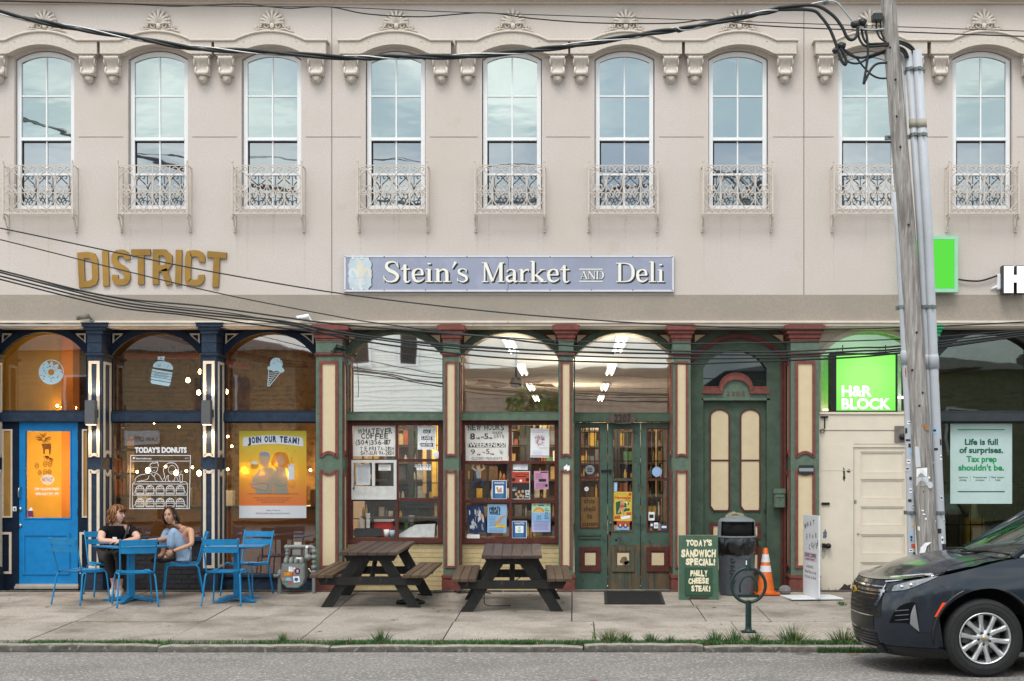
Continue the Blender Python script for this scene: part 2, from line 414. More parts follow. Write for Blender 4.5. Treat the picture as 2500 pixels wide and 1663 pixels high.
m.add([(prev,0,ZB),(XR,0,ZB),(XR,0,ZTOP),(prev,0,ZTOP)],[(0,1,2,3)])
m.box(XL,XR,.30,29,ZTOP-.2,ZTOP);m.box(XL,XL+.25,.02,29,0,ZTOP-.21);m.box(XR-.25,XR,.02,29,0,ZTOP-.21);m.box(XL+.26,XR-.26,28.8,29,0,ZTOP-.21)
m.box(XL+.26,XR-.26,.17,.24,Z(700),ZTOP-.21)
wall=m.build('wall',stucco,bld,fix=False)
m=MB()
for px_ in (810,1962.5):m.rect(X(px_)-.005,X(px_)+.005,ZB,Z(14),-.003)
edges=[-700]+[v for c in WCX for v in (c-80,c+80)]+[3100]
for a,b in zip(edges[0::2],edges[1::2]):m.rect(X(a+4),X(b-4),Z(335.2),Z(333.8),-.003)
m.build('wall_joint',seam_m,bld)
m=MB()
for (px_,t,b_,w) in [(1091,5,120,5),(1172,300,470,5),(817,340,560,4),(1084,0,40,9),(1087,100,118,3),(1975,350,430,3),(676,690,715,3),(1168,205,300,3)]:
 P=[(X(px_+rnd.uniform(-.6,.6)),Z(t+(b_-t)*i/6),-.004) for i in range(7)]
 ws=[W(w)*(1-.75*i/6) for i in range(7)]
 m.ribbon([(p[0],p[2]) for p in P],ws,-.0035)
rs=bpy.data.materials.new('rust_wash');rs.use_nodes=True
nt=rs.node_tree;bs=nt.nodes['Principled BSDF'];bs.inputs['Base Color'].default_value=(.52,.36,.19,1);bs.inputs['Roughness'].default_value=.9
tcn=nt.nodes.new('ShaderNodeTexCoord');nzn=nt.nodes.new('ShaderNodeTexNoise');nzn.inputs['Scale'].default_value=26;mrn=nt.nodes.new('ShaderNodeMapRange')
mrn.inputs[1].default_value=.35;mrn.inputs[2].default_value=.75;mrn.inputs[4].default_value=.55
nt.links.new(tcn.outputs['Object'],nzn.inputs[0]);nt.links.new(nzn.outputs[0],mrn.inputs[0]);nt.links.new(mrn.outputs[0],bs.inputs['Alpha'])
m.build('rust_stain',rs,bld)
ds=rs.copy();ds.node_tree.nodes['Principled BSDF'].inputs['Base Color'].default_value=(.36,.31,.27,1)
ds.node_tree.nodes['Map Range'].inputs[4].default_value=.13
for c_ in WCX[1:-1]:
 for q in range(4):
  px_=c_+(-82,79,rnd.uniform(-70,0),rnd.uniform(0,70))[q]+rnd.uniform(-3,3);t_=566 if q<2 else 524;n_=rnd.uniform(50,140)
  m=MB();m.ribbon([(X(px_+rnd.uniform(-.6,.6)),Z(t_+n_*i/6)) for i in range(7)],[W(rnd.uniform(4,9))*(1-.8*i/6) for i in range(7)],-.003-.0002*q);m.build('rain_streak',ds,bld)
m=MB()
m.box(XL,XR,-.06,-.002,Z(11),Z(6));m.box(XL,XR,-.14,-.002,Z(6)+.001,Z(-8));m.box(XL,XR,-.22,-.002,Z(-8)+.001,Z(-30))
m.build('cornice',stucco_trim,bld)
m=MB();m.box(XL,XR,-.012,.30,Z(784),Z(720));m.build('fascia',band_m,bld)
m=MB();m.box(XL,XR,-.075,.30,Z(789.5),Z(784)-.002);m.box(XL,XR,-.045,.30,Z(797),Z(789.5)-.002);m.box(XL,XR,.0,.30,Z(800),Z(797)-.002)
m.build('ledge',ledge_m,bld)
up_glass=pane('upper_glass',.38,(.90,.99,.955),body=(.06,.085,.082),wav=.02,wscale=2.2)
screen_glass=pane('screened_glass',.32,(.93,.97,.985),body=(.05,.06,.07),wav=.02,wscale=2.0)
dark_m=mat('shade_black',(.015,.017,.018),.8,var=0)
def fr_outline(half,z0,zs,zt,n=14):
 return [(-half,z0)]+[(half,z0)]+[(half-2*half*i/n,arch_z(half-2*half*i/n,half,zs,zt)) for i in range(n+1)]
def make_window():
 fo,fi,yf=.412,.354,.075
 m=MB()
 o_=fr_outline(fo,WZ0+.004,WZS-.010,WZT-.012);i_=fr_outline(fi,WZ0+.062,WZS-.036,WZT-.078)
 k=len(o_)
 v=[(p[0],yf,p[1]) for p in o_]+[(p[0],yf,p[1]) for p in i_]+[(p[0],yf+.05,p[1]) for p in i_]+[(p[0],yf+.07,p[1]) for p in o_]
 f=[]
 for a in range(k):
  b=(a+1)%k;f+=[(a,b,b+k,a+k),(a+k,b+k,b+2*k,a+2*k),(a,a+3*k,b+3*k,b)]
 m.add(v,f)
 zm,zl=Z(337),Z(423)
 m.bbox(-fi,fi,yf-.012,yf+.05,zm-.023,zm+.023,.004)
 m.bbox(-fi,fi,yf+.012,yf+.05,zl-.015,zl+.015,.004)
 m.bbox(-fi,fi,yf+.014,yf+.045,Z(231)-.011,Z(231)+.011,.003)
 for (a,b,y) in ((WZ0+.062,zl-.016,.020),(zl+.016,zm-.024,.020),(zm+.024,Z(231)-.012,.013),(Z(231)+.012,WZT-.085,.013)):m.bbox(-.0105,.0105,yf+y,yf+.045,a,b,.003)
 fr=m.build('window',white_vinyl,bld)
 m=MB();inner=fr_outline(fi+.01,zm,WZS-.03,WZT-.07)
 m.plate(inner,yf+.030)
 m.build('upper_pane',up_glass,fr)
 m=MB();m.rect(-fi-.005,fi+.005,WZ0+.055,zm,yf+.040)
 m.build('lower_pane',screen_glass,fr)
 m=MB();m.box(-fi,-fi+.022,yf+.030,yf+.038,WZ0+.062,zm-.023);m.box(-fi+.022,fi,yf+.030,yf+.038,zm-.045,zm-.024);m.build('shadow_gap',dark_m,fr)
 return fr
def make_hood():
 m=MB();hx=.785;yh=-.17;x_in=.50
 zt_e,zb_e,zt_c,zb_c=Z(97.6,yh),Z(131,yh),Z(75.8,yh),Z(108,yh)
 def top(u):return zt_e if abs(u)>.50 else max(zt_e,arch_z(u,.50,zt_e,zt_c))
 def bot(u):return zb_e if abs(u)>.47 else max(zb_e,arch_z(u,.47,zb_e,zb_c))
 us=[-hx,-.64]+[-.5+1.0*i/20 for i in range(21)]+[.64,hx]
 for a,b in zip(us[:-1],us[1:]):
  v=[(a,yh,bot(a)),(b,yh,bot(b)),(b,yh,top(b)),(a,yh,top(a))];v+=[(p[0],-.001,p[2]) for p in v]
  m.add(v,[(0,1,2,3),(0,4,5,1),(3,2,6,7)])
 for s in (-hx,hx):m.add([(s,yh,zb_e),(s,yh,zt_e),(s,-.001,zt_e),(s,-.001,zb_e)],[(0,1,2,3)])
 path=[(u,yh-.008,top(u)-.004) for u in us]
 m.tube([(-hx-.012,-.01,zt_e-.004),(-hx-.012,yh-.008,zt_e-.004)]+path+[(hx+.012,yh-.008,zt_e-.004),(hx+.012,-.01,zt_e-.004)],.019,8)
 for s in (-1,1):m.ball((s*.37,yh-.003,top(.37)-.075),(.009,.008,.009),m=0,seg=6,rings=4);m.bbox(s*.635-.125,s*.635+.125,yh+.02,-.001,zb_e-.028,zb_e-.001,.008)
 hd=m.build('window_hood',stucco_trim,bld)
 for s in (-1,1):
  m=MB();x0=s*.635;zt=zb_e-.028;H=Z(203,-.1)-zt;Hh=-H
  prof=[(0,.150),(.05,.163),(.10,.160),(.16,.135),(.24,.105),(.34,.088),(.46,.085),(.53,.105),(.58,.122),(.63,.128),(.68,.115),(.70,.08)]
  nx=13;wd=.103;rowsv=[]
  for (h,dpt) in prof:
   for i in range(nx):
    u=-1+2*i/(nx-1);tw=wd*(1-.18*min(1,h/.6))
    rib=.012*(math.cos(u*math.pi*3)*.5+.5)*(1 if h<.5 else .5)
    rowsv.append((x0+u*tw,-(dpt+rib*(dpt>.08)),zt-h*Hh))
  k=nx;fcs=[(a*k+b,a*k+b+1,(a+1)*k+b+1,(a+1)*k+b) for a in range(len(prof)-1) for b in range(k-1)]
  m.add(rowsv,fcs,0,True)
  for e in (0,nx-1):
   side=[rowsv[a*k+e] for a in range(len(prof))];q=len(side)
   m.add(side+[(p[0],-.001,p[2]) for p in side],[(a,a+1,a+1+q,a+q) for a in range(q-1)])
   m.tube([(side[0][0],-.09+.045*math.cos(t_),zt-.07+.05*math.sin(t_)) for t_ in [i*math.pi/5 for i in range(10)]],.012,5,closed=True)
  for e in (-1,1):m.tube([(x0+e*.083,-.118,zt-.40*Hh),(x0+e*.088,-.125,zt-.56*Hh),(x0+e*.083,-.135,zt-.66*Hh)],.014,6)
  m.tube([(x0-.095,-.115,zt-.635*Hh),(x0+.095,-.115,zt-.635*Hh)],.026,8)
  cz=zt-.80*Hh
  m.ball((x0,-.045,cz),(.066,.055,.070),seg=12,rings=8)
  for i in range(7):
   a=R(-90+(i-3)*27);m.tube([(x0,-.103,cz+.03),(x0+.06*math.cos(a)*.6,-.1,cz+.02+.05*math.sin(a)),(x0+.062*math.cos(a),-.062,cz+.064*math.sin(a))],[.008,.012,.008],5)
  m.box(x0-wd,x0+wd,-.08,-.001,zt-.70*Hh,zt-.005)
  m.build('corbel',plaster,hd)
 m=MB();zc=Z(76,-.02)+.02
 for i in range(9):
  a=R(90+(i-4)*19);r1=.23-.02*abs(i-4)**1.0
  m.tube([(0,-.030,zc+.07),(.6*r1*math.cos(a),-.045,zc+.07+.6*r1*math.sin(a)),(r1*math.cos(a),-.022,zc+.06+r1*math.sin(a)*.92)],[.010,.020,.024],6)
  m.ball((r1*math.cos(a),-.024,zc+.06+r1*math.sin(a)*.92),(.028,.022,.026),seg=8,rings=5)
 for s in (-1,1):
  def spiral(cx,cz,r0,turns,st,dirn,n=16):return [(s*(cx+r0*(1-.75*i/n)*math.cos(st+dirn*turns*2*math.pi*i/n)),-.025,cz+r0*(1-.75*i/n)*math.sin(st+dirn*turns*2*math.pi*i/n)) for i in range(n+1)]
  m.tube(spiral(.075,zc+.055,.048,1.3,R(150),-1),.011,5);m.tube(spiral(.205,zc+.035,.036,1.3,R(60),-1),.010,5)
  m.tube(smooth_path([(s*.03,-.022,zc+.005),(s*.11,-.022,zc+.0),(s*.17,-.022,zc+.01),(s*.235,-.022,zc-.012),(s*.30,-.018,zc-.028)],4),[.012]*5+[.011]*8+[.009]*4,5)
  m.tube(smooth_path([(s*.11,-.024,zc+.10),(s*.15,-.024,zc+.075),(s*.165,-.024,zc+.03)],4),.014,5)
  for q in range(3):m.ball((s*(.10+.03*q),-.024,zc+.125-.03*q),(.022,.018,.014),seg=6,rings=4)
 m.ball((0,-.03,zc+.05),(.035,.03,.045));m.plate([(-.30,zc-.028),(.30,zc-.028),(.20,zc+.04),(.15,zc+.17),(.08,zc+.27),(-.08,zc+.27),(-.15,zc+.17),(-.20,zc+.04)],-.004)
 m.build('shell_crest',plaster,hd)
 return hd
def make_balcony():
 yb,hx=-.175,.488;zt,zb=Z(404,yb),Z(521,yb)
 m=MB()
 m.box(-hx,hx,yb-.006,yb+.006,zt-.006,zt+.006);m.box(-hx,hx,yb-.010,yb+.010,zb-.008,zb+.008)
 for s in (-1,1):
  m.bbox(s*hx-.013,s*hx+.013,yb-.013,yb+.013,zb-.02,zt+.035,.003);m.lathe([(.0,.0),(.015,.002),(.008,.012),(.016,.026),(.010,.042),(0,.046)],(s*hx,yb,zt+.035),8)
  m.box(s*(hx+.01)-.006,s*(hx+.01)+.006,yb,-.001,zt-.012,zt+.002);m.box(s*hx-.008,s*hx+.008,yb,-.001,zb-.009,zb+.003)
  m.bbox(s*hx-.020,s*hx+.020,-.014,-.001,zb-.03,zt+.01,.003)
 H=zt-zb;q=2*hx/4
 for i in range(1,4):m.box(-hx+q*i-.0055,-hx+q*i+.0055,yb-.0055,yb+.0055,zb,zt)
 P2=lambda pts:[(x,yb,zb+z*H) for (x,z) in pts]
 r=.0078
 for i in range(4):
  c=-hx+q*(i+.5);h=q*.5
  for s in (-1,1):
   S=lambda pts:P2(smooth_path([(c+s*a*h,b) for a,b in pts],4))
   m.tube(S([(.50,.56),(.36,.60),(.22,.56),(.28,.515),(.52,.47),(.84,.55),(.93,.66),(.74,.78),(.40,.84),(.05,.91),(.22,.955),(.52,.965),(.66,.935),(.56,.90),(.42,.915)]),r,4)
   m.tube(S([(.42,.37),(.58,.40),(.46,.435),(.22,.41),(.18,.355),(.42,.33)]),r,4)
   m.tube(S([(.14,.50),(.52,.44),(.86,.42),(.95,.34),(.78,.24),(.42,.16),(.04,.075),(.30,.015),(.60,.035),(.64,.075),(.50,.095),(.40,.07)]),r,4)
   m.tube(S([(.52,.44),(.30,.49),(.06,.46),(.02,.40)]),r,4)
  for (a,b) in ((.565,.20),(.395,.20),(.905,.16),(.075,.16)):m.box(c-h*b,c+h*b,yb-.006,yb+.006,zb+a*H-.005,zb+a*H+.005)
  for s in (-1,1):
   for (a,b) in ((.62,.80),(.60,.205)):m.ball((c+s*h*a,yb,zb+b*H),(.012,.009,.012),seg=6,rings=4)
 bal=m.build('balcony',iron,bld)
 for s in (-1,1):
  m=MB();x0=s*hx;z1=zb-.008;z2=Z(566,-.03)
  m.tube(smooth_path([(x0,yb+.01,z1-.006),(x0,yb+.0,z1-.04),(x0,yb+.04,z1-.065),(x0,yb+.07,z1-.05),(x0,yb+.05,z1-.03)],4),.010,5)
  m.tube(smooth_path([(x0,yb+.02,z1-.01),(x0,-.10,z1-.07),(x0,-.055,z1-.15),(x0,-.028,z2+.06),(x0,-.02,z2)],4),.012,5)
  m.bbox(x0-.018,x0+.018,-.016,-.001,z2-.005,z1,.003);m.tube(smooth_path([(x0,-.02,z2+.07),(x0,-.05,z2+.06),(x0,-.055,z2+.03),(x0,-.025,z2+.02)],4),.008,5);m.ball((x0,-.03,z2),(.016,.018,.012))
  m.build('bracket',iron,bal)
 return bal
win0,hood0,bal0=make_window(),make_hood(),make_balcony()
for i,cx in enumerate(WX):
 if i in (0,len(WX)-1):
  pass
 if i==1:a,b,c=win0,hood0,bal0
 else :a,b,c=copy_tree(win0,bld),copy_tree(hood0,bld),copy_tree(bal0,bld)
 a.location.x=cx;b.location.x=cx+.015;c.location.x=cx-.025
# ================================================================ GROUND FLOOR
YG,YS=.47,.42
def frame_pts(x0,x1,z0,z1,top,bot,h=.05):
 n=8;P=[]
 def edge(xa,xb,z,arc,up):
  if not arc:return [(xa,z),(xb,z)]
  out=[(xa,z)];ins=(xb-xa)*.06
  for i in range(n+1):t=i/n;out.append((xa+ins+(xb-xa-2*ins)*t,z+up*h*math.sin(math.pi*t)**.8))
  return out+[(xb,z)]
 P+=edge(x0,x1,z0,bot,1);P+=list(edge(x1,x0,z1,top,-1));return P
def panel(m,x0,x1,z0,z1,y,top,bot,w,kt,kf,h=.05):
 pts=frame_pts(x0,x1,z0,z1,top,bot,h)
 if kf is not None:m.plate(pts,y-.003,kf)
 m.ribbon(pts,w,y-.020,y-.001,kt,closed=True)
def side_panel(m,xs,sgn,ya,yb,z0,z1,top,bot,w,kt,kf,h=.03):
 k=len(m.v);panel(m,ya,yb,z0,z1,0,top,bot,w,kt,kf,h)
 M=Matrix.Translation((xs,0,0))@Matrix(((0,-sgn,0,0),(1,0,0,0),(0,0,1,0),(0,0,0,1)))
 m.xf(M,k)
def column(l,r,scheme,sides=(1,),bay_depth=.46,cap_top=798):
 if scheme=='blue':sh,cp,tr,fl,bs_,ct=navy,navy,cream,None,navy,[(815,806,4),(806,798,9),(798,790,14),(790,787,17)]
 else :sh,cp,tr,fl,bs_,ct=green,oxide,oxide,straw,oxide,[(833,826,2),(826,815,5),(815,806,10),(806,793,15)]
 nb=1390 if scheme=='blue' else 1404
 m=MB();m.box(X(l),X(r),0,bay_depth,Z(nb),Z(868))
 m.box(X(l),X(r),.004,bay_depth,Z(861),Z(ct[0][0]))
 m.box(X(l)-.008,X(r)+.008,-.004,bay_depth-.002,Z(836),Z(833.5))
 col=m.build('column',[sh],bld)
 m=MB();g=lambda n:n/SM
 for (b,t,e) in ct:pb(m,l-e,r+e,t,b-.3,-g(e),bay_depth-.01,bev=.006)
 m.box(X(l-8),X(r+8),-g(8),bay_depth-.01,Z(ct[-1][1])+.002,Z(796) if scheme=='green' else Z(797.5))
 m.build('capital',[cp],col)
 m=MB();pb(m,l-5,r+5,862,867,-.030,bay_depth-.01,bev=.008);pb(m,l-2.5,r+2.5,867,870,-.014,bay_depth-.012,bev=.004)
 m.build('moulding',[oxide if scheme=='green' else navy],col)
 m=MB();pb(m,l-4,r+4,nb+10,1448,-.035,bay_depth-.01,bev=.008);pb(m,l-5,r+5,nb,nb+10,-.045,bay_depth-.01,bev=.012)
 m.build('base',[bs_],col)
 wpx=r-l;ins=max(5,wpx*.20);a,b=X(l+ins),X(r-ins);wd=.040 if scheme=='blue' else (.040 if wpx>45 else .030)
 if scheme=='blue':a,b=X(l+8),X(r-7)
 zsplit=(Z(1113),Z(1150))
 big=wpx>45
 for zlo,zhi,tp_,bt_ in ((zsplit[0],Z(885),False,True),(Z(1384),zsplit[1],True,False)):
  m=MB();panel(m,a,b,zlo,zhi,0,tp_,bt_,wd,0,1 if fl else None,.05 if big else .018);m.build('panel_trim',[tr,fl or navy],col)
  for sg in sides:
   m=MB();side_panel(m,X(r) if sg>0 else X(l),sg,.10,.36,zlo,zhi,tp_,bt_,wd,0,1 if fl else None,.06);m.build('panel_trim',[tr,fl or navy],col)
 return col
def arch_bay(l,r,apex,spring,paint,trim,fill,band,zt=799,yb=.36,tri=True):
 """spandrel panel with an arched opening between two columns; l, r in photo px at the panel's depth"""
 x0,x1=X(l,yb),X(r,yb);cx=(x0+x1)/2;hf=(x1-x0)/2;zs,za=Z(spring,yb),Z(apex,yb);ztp=Z(zt,0)+.01
 m=MB();n=28
 for i in range(n):
  a=-hf+2*hf*i/n;b=-hf+2*hf*(i+1)/n;qa,qb=arch_z(a,hf,zs,za),arch_z(b,hf,zs,za)
  m.add([(cx+a,yb,qa),(cx+b,yb,qb),(cx+b,yb,ztp),(cx+a,yb,ztp)],[(0,1,2,3)])
  m.add([(cx+a,yb,qa),(cx+b,yb,qb),(cx+b,yb+.105,qb),(cx+a,yb+.105,qa)],[(0,1,2,3)])
 sp=m.build('arch',[paint],bld)
 m=MB();bw=W(band)
 m.ribbon([(cx+u,arch_z(u,hf,zs,za)+bw/2) for u in [-hf+2*hf*i/24 for i in range(25)]],bw,yb-.03,yb-.001)
 m.build('archivolt',[paint],sp)
 if tri:
  for s in (-1,1):
   m=MB();e=hf-.045;zz=ztp-.075;t_=lambda u:arch_z(u,hf,zs,za)+bw+.022
   us=[e*(1-.5*i/7) for i in range(8)]
   curve=[(u,t_(u)) for u in us if t_(u)<zz-.012]
   if len(curve)<3:continue
   pts=[(e,zz)]+curve+[(curve[-1][0]-.03,zz)]
   pts=[(cx+s*u,z) for u,z in pts]
   if fill:m.plate(pts,yb-.006,1)
   m.ribbon(pts,.022,yb-.018,yb-.002,0,closed=True)
   m.build('spandrel_trim',[trim,fill or trim],sp)
 return sp
C={}
for key,(l,r,sc,sd) in {'c0':(-62,-24,'blue',(1,)),'c1':(212.5,247.5,'blue',(1,)),'c2':(492,528,'blue',(1,)),'c3':(771,835,'green',(1,)),'c4':(1082,1120,'green',(1,)),'c5':(1364,1400,'green',()),'c6':(1643,1685,'green',(-1,)),'c7':(1931,2000,'green',(-1,))}.items():
 C[key]=column(l,r,sc,sd)
kelly=mat('kelly_green_paint',(.02,.30,.12),.5,var=.1)
m=MB();pb(m,2254,2288,868,1448,0,.46)
for (b,t,e) in [(833,822,3),(822,812,8),(812,803,12),(803,793,17)]:pb(m,2254-e,2288+e,t,b-.3,-e/SM,.45,bev=.006)
pb(m,2254,2288,834,860,.004,.46);pb(m,2250,2292,861,868,-.03,.45,bev=.006)
m.build('column',[kelly],bld)['label']='bright green column behind the utility pole'
AY=.36
def apx(px_):return px_
arch_bay(0,216,811,868,navy_dark,cream,None,17)
arch_bay(270,494,811,868,navy_dark,cream,None,17)
arch_bay(545,772,812,870,navy_dark,cream,None,17)
arch_bay(843,1084,812,870,green_dk,oxide_dk,straw,15)
arch_bay(1124,1366,812,870,green_dk,oxide_dk,straw,15)
arch_bay(1400,1644,812,870,green_dk,oxide_dk,straw,15)
arch_bay(2000,2256,810,872,offwhite,oxide_dk,None,12,tri=False)
arch_bay(2288,2540,811,872,dark_frame,dark_frame,None,14,tri=False)
m=MB();m.box(XL+.26,XR-.26,.47,.60,Z(800),Z(723));m.build('lintel',[navy_dark],bld)
shop_glass=pane('shop_glass',.21,(.93,.96,.97),through=(.90,.92,.92),wav=.012,wscale=.9)
shop_glass_wavy=pane('old_glass',.40,(.96,.97,.97),through=(.86,.87,.86),wav=.016,wscale=1.3)
deli_glass=pane('deli_glass',.085,(.93,.96,.97),through=(.95,.96,.95),wav=.012)
bright_pane=pane('bright_old_glass',.9,(1.0,1.0,.98),through=(.6,.6,.6),wav=.014,wscale=1.1)
def shop_window(l,r,t,b,frame_m,glass_m,fw=5,name='shop_window',rails=(),stiles=(),y=YS,rw=4):
 m=MB();pb(m,l,r,t,t+fw,y,y+.09);pb(m,l,r,b-fw,b,y,y+.09);pb(m,l,l+fw,t+fw,b-fw,y,y+.09);pb(m,r-fw,r,t+fw,b-fw,y,y+.09)
 for p in rails:pb(m,l+fw,r-fw,p-rw/2,p+rw/2,y+.012,y+.08)
 for p in stiles:pb(m,p-rw/2,p+rw/2,t+fw,b-fw,y+.008,y+.082)
 fr=m.build(name,[frame_m],bld)
 m=MB();pr(m,l+1,r-1,t+1,b-1,y+.05);m.build('glass',[glass_m],fr)
 return fr
def transom(l,r,t,b,pm):
 m=MB();pb(m,l,r,t,b,.33,.52,bev=.008);pb(m,l,r,t-3,t-.4,.36,.50);m.build('transom_bar',[pm],bld)
for (l,r) in ((-30,214),(271,494),(545,773)):
 transom(l,r,1007,1030,navy)
 shop_window(l+1,r-1,790,1005,navy_dark,shop_glass,3,'fan_window',y=.46)
w1=shop_window(271,494,1030,1314,navy,shop_glass,3);w2=shop_window(545,773,1030,1403,navy,shop_glass,3)
m=MB();pb(m,268,496,1314,1322,.34,.56,bev=.006);pb(m,543,775,1403,1410,.34,.56,bev=.006);m.build('sill',[navy],bld)
dark_brick=mat('black_brick',(.022,.022,.026),.5,var=.3,vscale=14,bump=.3,bscale=50)
def brick_apron(l,r,t,b,mt,y=.40,bh=11.5,bw=35):
 m=MB();pb(m,l,r,t,b,y+.012,y+.2);py=t;k=0
 while py<b-2:
  x=l-(k%2)*bw/2
  while x<r:
   a,c=max(x+.5,l),min(x+bw-.5,r)
   if c-a>3:pb(m,a,c,py+.6,min(py+bh-.6,b),y+rnd.uniform(0,.004),y+.02)
   x+=bw
  py+=bh;k+=1
 return m.build('brick_apron',[mt],bld)
brick_apron(268,496,1322,1446,dark_brick)
m=MB();pb(m,543,775,1410,1448,.38,.58);m.build('stall_riser',[navy],bld)
deli_door_glass=pane('door_glass',.10,(.93,.96,.97),through=(.95,.96,.95))
yd=.40
m=MB();pb(m,-26,45,1030,1440,yd,yd+.1);pb(m,190,214,1030,1440,yd,yd+.1)
dw=m.build('door_surround',[navy_dark],bld)
amber_glass=pane('amber_side_glass',.14,(.95,.95,.95),through=(.95,.9,.8))
warm_wall=mat('amber_room_wall',(.60,.30,.05),.8,var=.15,vscale=3)
amber_fill=mat('amber_slit',(.42,.22,.05),.5,var=.25,vscale=4,stretch=(1,1,.4))
for (l,r,t,b,fl) in ((8,29,1050,1262,1),(203,222,1050,1262,1),(3,26,1302,1398,None),(198,222,1302,1398,None)):
 m=MB();panel(m,X(l,yd),X(r,yd),Z(b,yd),Z(t,yd),yd,False,False,.022 if fl else .034,0,fl);m.build('panel_trim',[cream,amber_fill],dw)
m=MB();yl=yd+.02
pb(m,45,190,1030,1053,yl,yl+.05);pb(m,45,63,1053,1264,yl,yl+.05);pb(m,171,190,1053,1264,yl,yl+.05);pb(m,45,190,1264,1425,yl,yl+.05)
m.ribbon([(X(58,yl),Z(1305,yl)),(X(168,yl),Z(1305,yl)),(X(168,yl),Z(1400,yl)),(X(58,yl),Z(1400,yl))],.035,yl-.014,yl-.001,closed=True)
m.ribbon([(X(61,yl),Z(1051,yl)),(X(173,yl),Z(1051,yl)),(X(173,yl),Z(1266,yl)),(X(61,yl),Z(1266,yl))],.016,yl-.010,yl-.001,closed=True)
door=m.build('door',[blue_door],bld);door['label']='bright blue door with a tall glass pane'
m=MB();pr(m,62,172,1052,1265,yl+.025);m.build('glass',[deli_door_glass],door)
m=MB();m.tube(smooth_path([(X(52,yl),yl,Z(1190,yl)),(X(49,yl),yl-.05,Z(1194,yl)),(X(48.5,yl),yl-.05,Z(1212,yl)),(X(50,yl),yl,Z(1217,yl))],4),.010,8)
m.build('handle',[steel],door)
for py in (1243,1283):
 m=MB();m.lathe([(.0,-.022),(.018,-.022),(.028,-.012),(.028,0)],(X(50,yl),yl,Z(py,yl)),14,axis='y');m.build('lock',[steel],door)
m=MB()
for py in (1065,1160,1250):pb(m,189,193,py-9,py+9,yl-.015,yl+.01)
m.build('hinge',[black],door)
m=MB();pb(m,37,191,1426,1431,yl-.06,yl+.05,bev=.004);pb(m,34,191,1431,1438,yl-.12,yl+.05,bev=.004);m.build('threshold',[mat('brushed_threshold',(.52,.47,.42),.4,.6)],door)
ydt=yl+.021
m=MB()
cx=X(116,ydt)
m.text('2209 MAGAZINE STREET',X(84.5,ydt),Z(1197,ydt),.052,ydt,0,bold=.02,fit=W(62));m.build('door_lettering',[white_p],door);m=MB();m.text('OPEN DAILY 7AM - 9PM',X(86.5,ydt),Z(1209,ydt),.052,ydt,0,bold=.02,fit=W(58))
def badge(m,cx,cz,s,y,k=0):
 m.ribbon([(cx+s*a,cz+s*b) for a,b in [(-.75,-.55),(-.4,-.72),(0,-.82),(.4,-.72),(.75,-.55),(.75,.55),(.45,.70),(0,.82),(-.45,.70),(-.75,.55)]],s*.10,y,m=k,closed=True)
 m.plate([(cx-s,cz-s*.30),(cx+s,cz-s*.30),(cx+s*1.1,cz),(cx+s,cz+s*.30),(cx-s,cz+s*.30),(cx-s*1.1,cz)],y,k)
 for a in (-.4,0,.4):m.plate([(cx+s*(a+.13*math.cos(t)),cz+s*(.52+.13*math.sin(t))) for t in [i*math.pi/4 for i in range(8)]],y,k)
 m.rect(cx-s*.5,cx+s*.5,cz-s*.58,cz-s*.46,y,k)
m.build('door_lettering',[white_p],door);m=MB()
badge(m,X(116,ydt),Z(1171,ydt),W(15),ydt)
m.text('DISTRICT',X(102.5,ydt),Z(1174.5,ydt),.055,ydt-.002,1,bold=.02,fit=W(27));m.build('door_badge',[white_p,mat('amber_print',(.45,.22,.03),.6,var=0)],door);m=MB()
m.plate([(X(67,ydt),Z(1262,ydt)),(X(81,ydt),Z(1262,ydt)),(X(81,ydt),Z(1247,ydt)),(X(67,ydt),Z(1247,ydt))],ydt,2)
m.plate([(X(69,ydt),Z(1247,ydt)),(X(80,ydt),Z(1247,ydt)),(X(77,ydt),Z(1238,ydt)),(X(74,ydt),Z(1240,ydt))],ydt,0)
m.build('door_sticker',[white_p,white_p,mat('plum_sticker',(.16,.03,.10),.6,var=0)],door)
m=MB();pb(m,31,40,1237,1248,yd-.006,yd-.0005);m.text('B',X(33.5,yd),Z(1246.5,yd),.055,yd-.0075,1,bold=.02);m.build('door_label',[white_p,ink],dw)
for (l,r) in ((843,1084),(1124,1366)):transom(l,r,1010,1027,green)
transom(1400,1644,1011,1030,green_dk)
f3=shop_window(846,1083,790,1008,green_dk,bright_pane,3,'fan_window',y=.46);f4=shop_window(1125,1366,790,1008,green_dk,shop_glass_wavy,3,'fan_window',y=.46);f5=shop_window(1401,1643,790,1010,green_dk,shop_glass_wavy,3,'fan_window',y=.46)
d3=shop_window(848,1083,1027,1326,oxide_dk,deli_glass,12,'deli_window',rails=(1124,1220),stiles=(969,),rw=7)
d4=shop_window(1123,1366,1026,1327,oxide_dk,deli_glass,12,'deli_window',rails=(1129,1224),stiles=(1246,),rw=7)
m=MB();pb(m,845,1084,1318,1327,.36,.60,bev=.006);pb(m,1121,1367,1319,1328,.36,.60,bev=.006);m.build('sill',[oxide_dk],bld)
brick_apron(845,1084,1327,1446,straw_brick);brick_apron(1121,1367,1328,1446,straw_brick)
worn_green=mat('worn_door_paint',(.055,.100,.074),.55,var=.2,vscale=7,bump=.2,bscale=70,worn=(.035,.04,.032),wscale=5,wlo=.56,whi=.66)
bare_wood=mat('bare_door_wood',(.135,.085,.045),.75,var=.35,vscale=5,bump=.3,bscale=60,stretch=(6,6,.6),col2=(.06,.055,.04),c2scale=3.0,c2lo=.48,c2hi=.6,worn=(.055,.085,.065),wscale=4.5,wlo=.50,whi=.58)
yd=.42
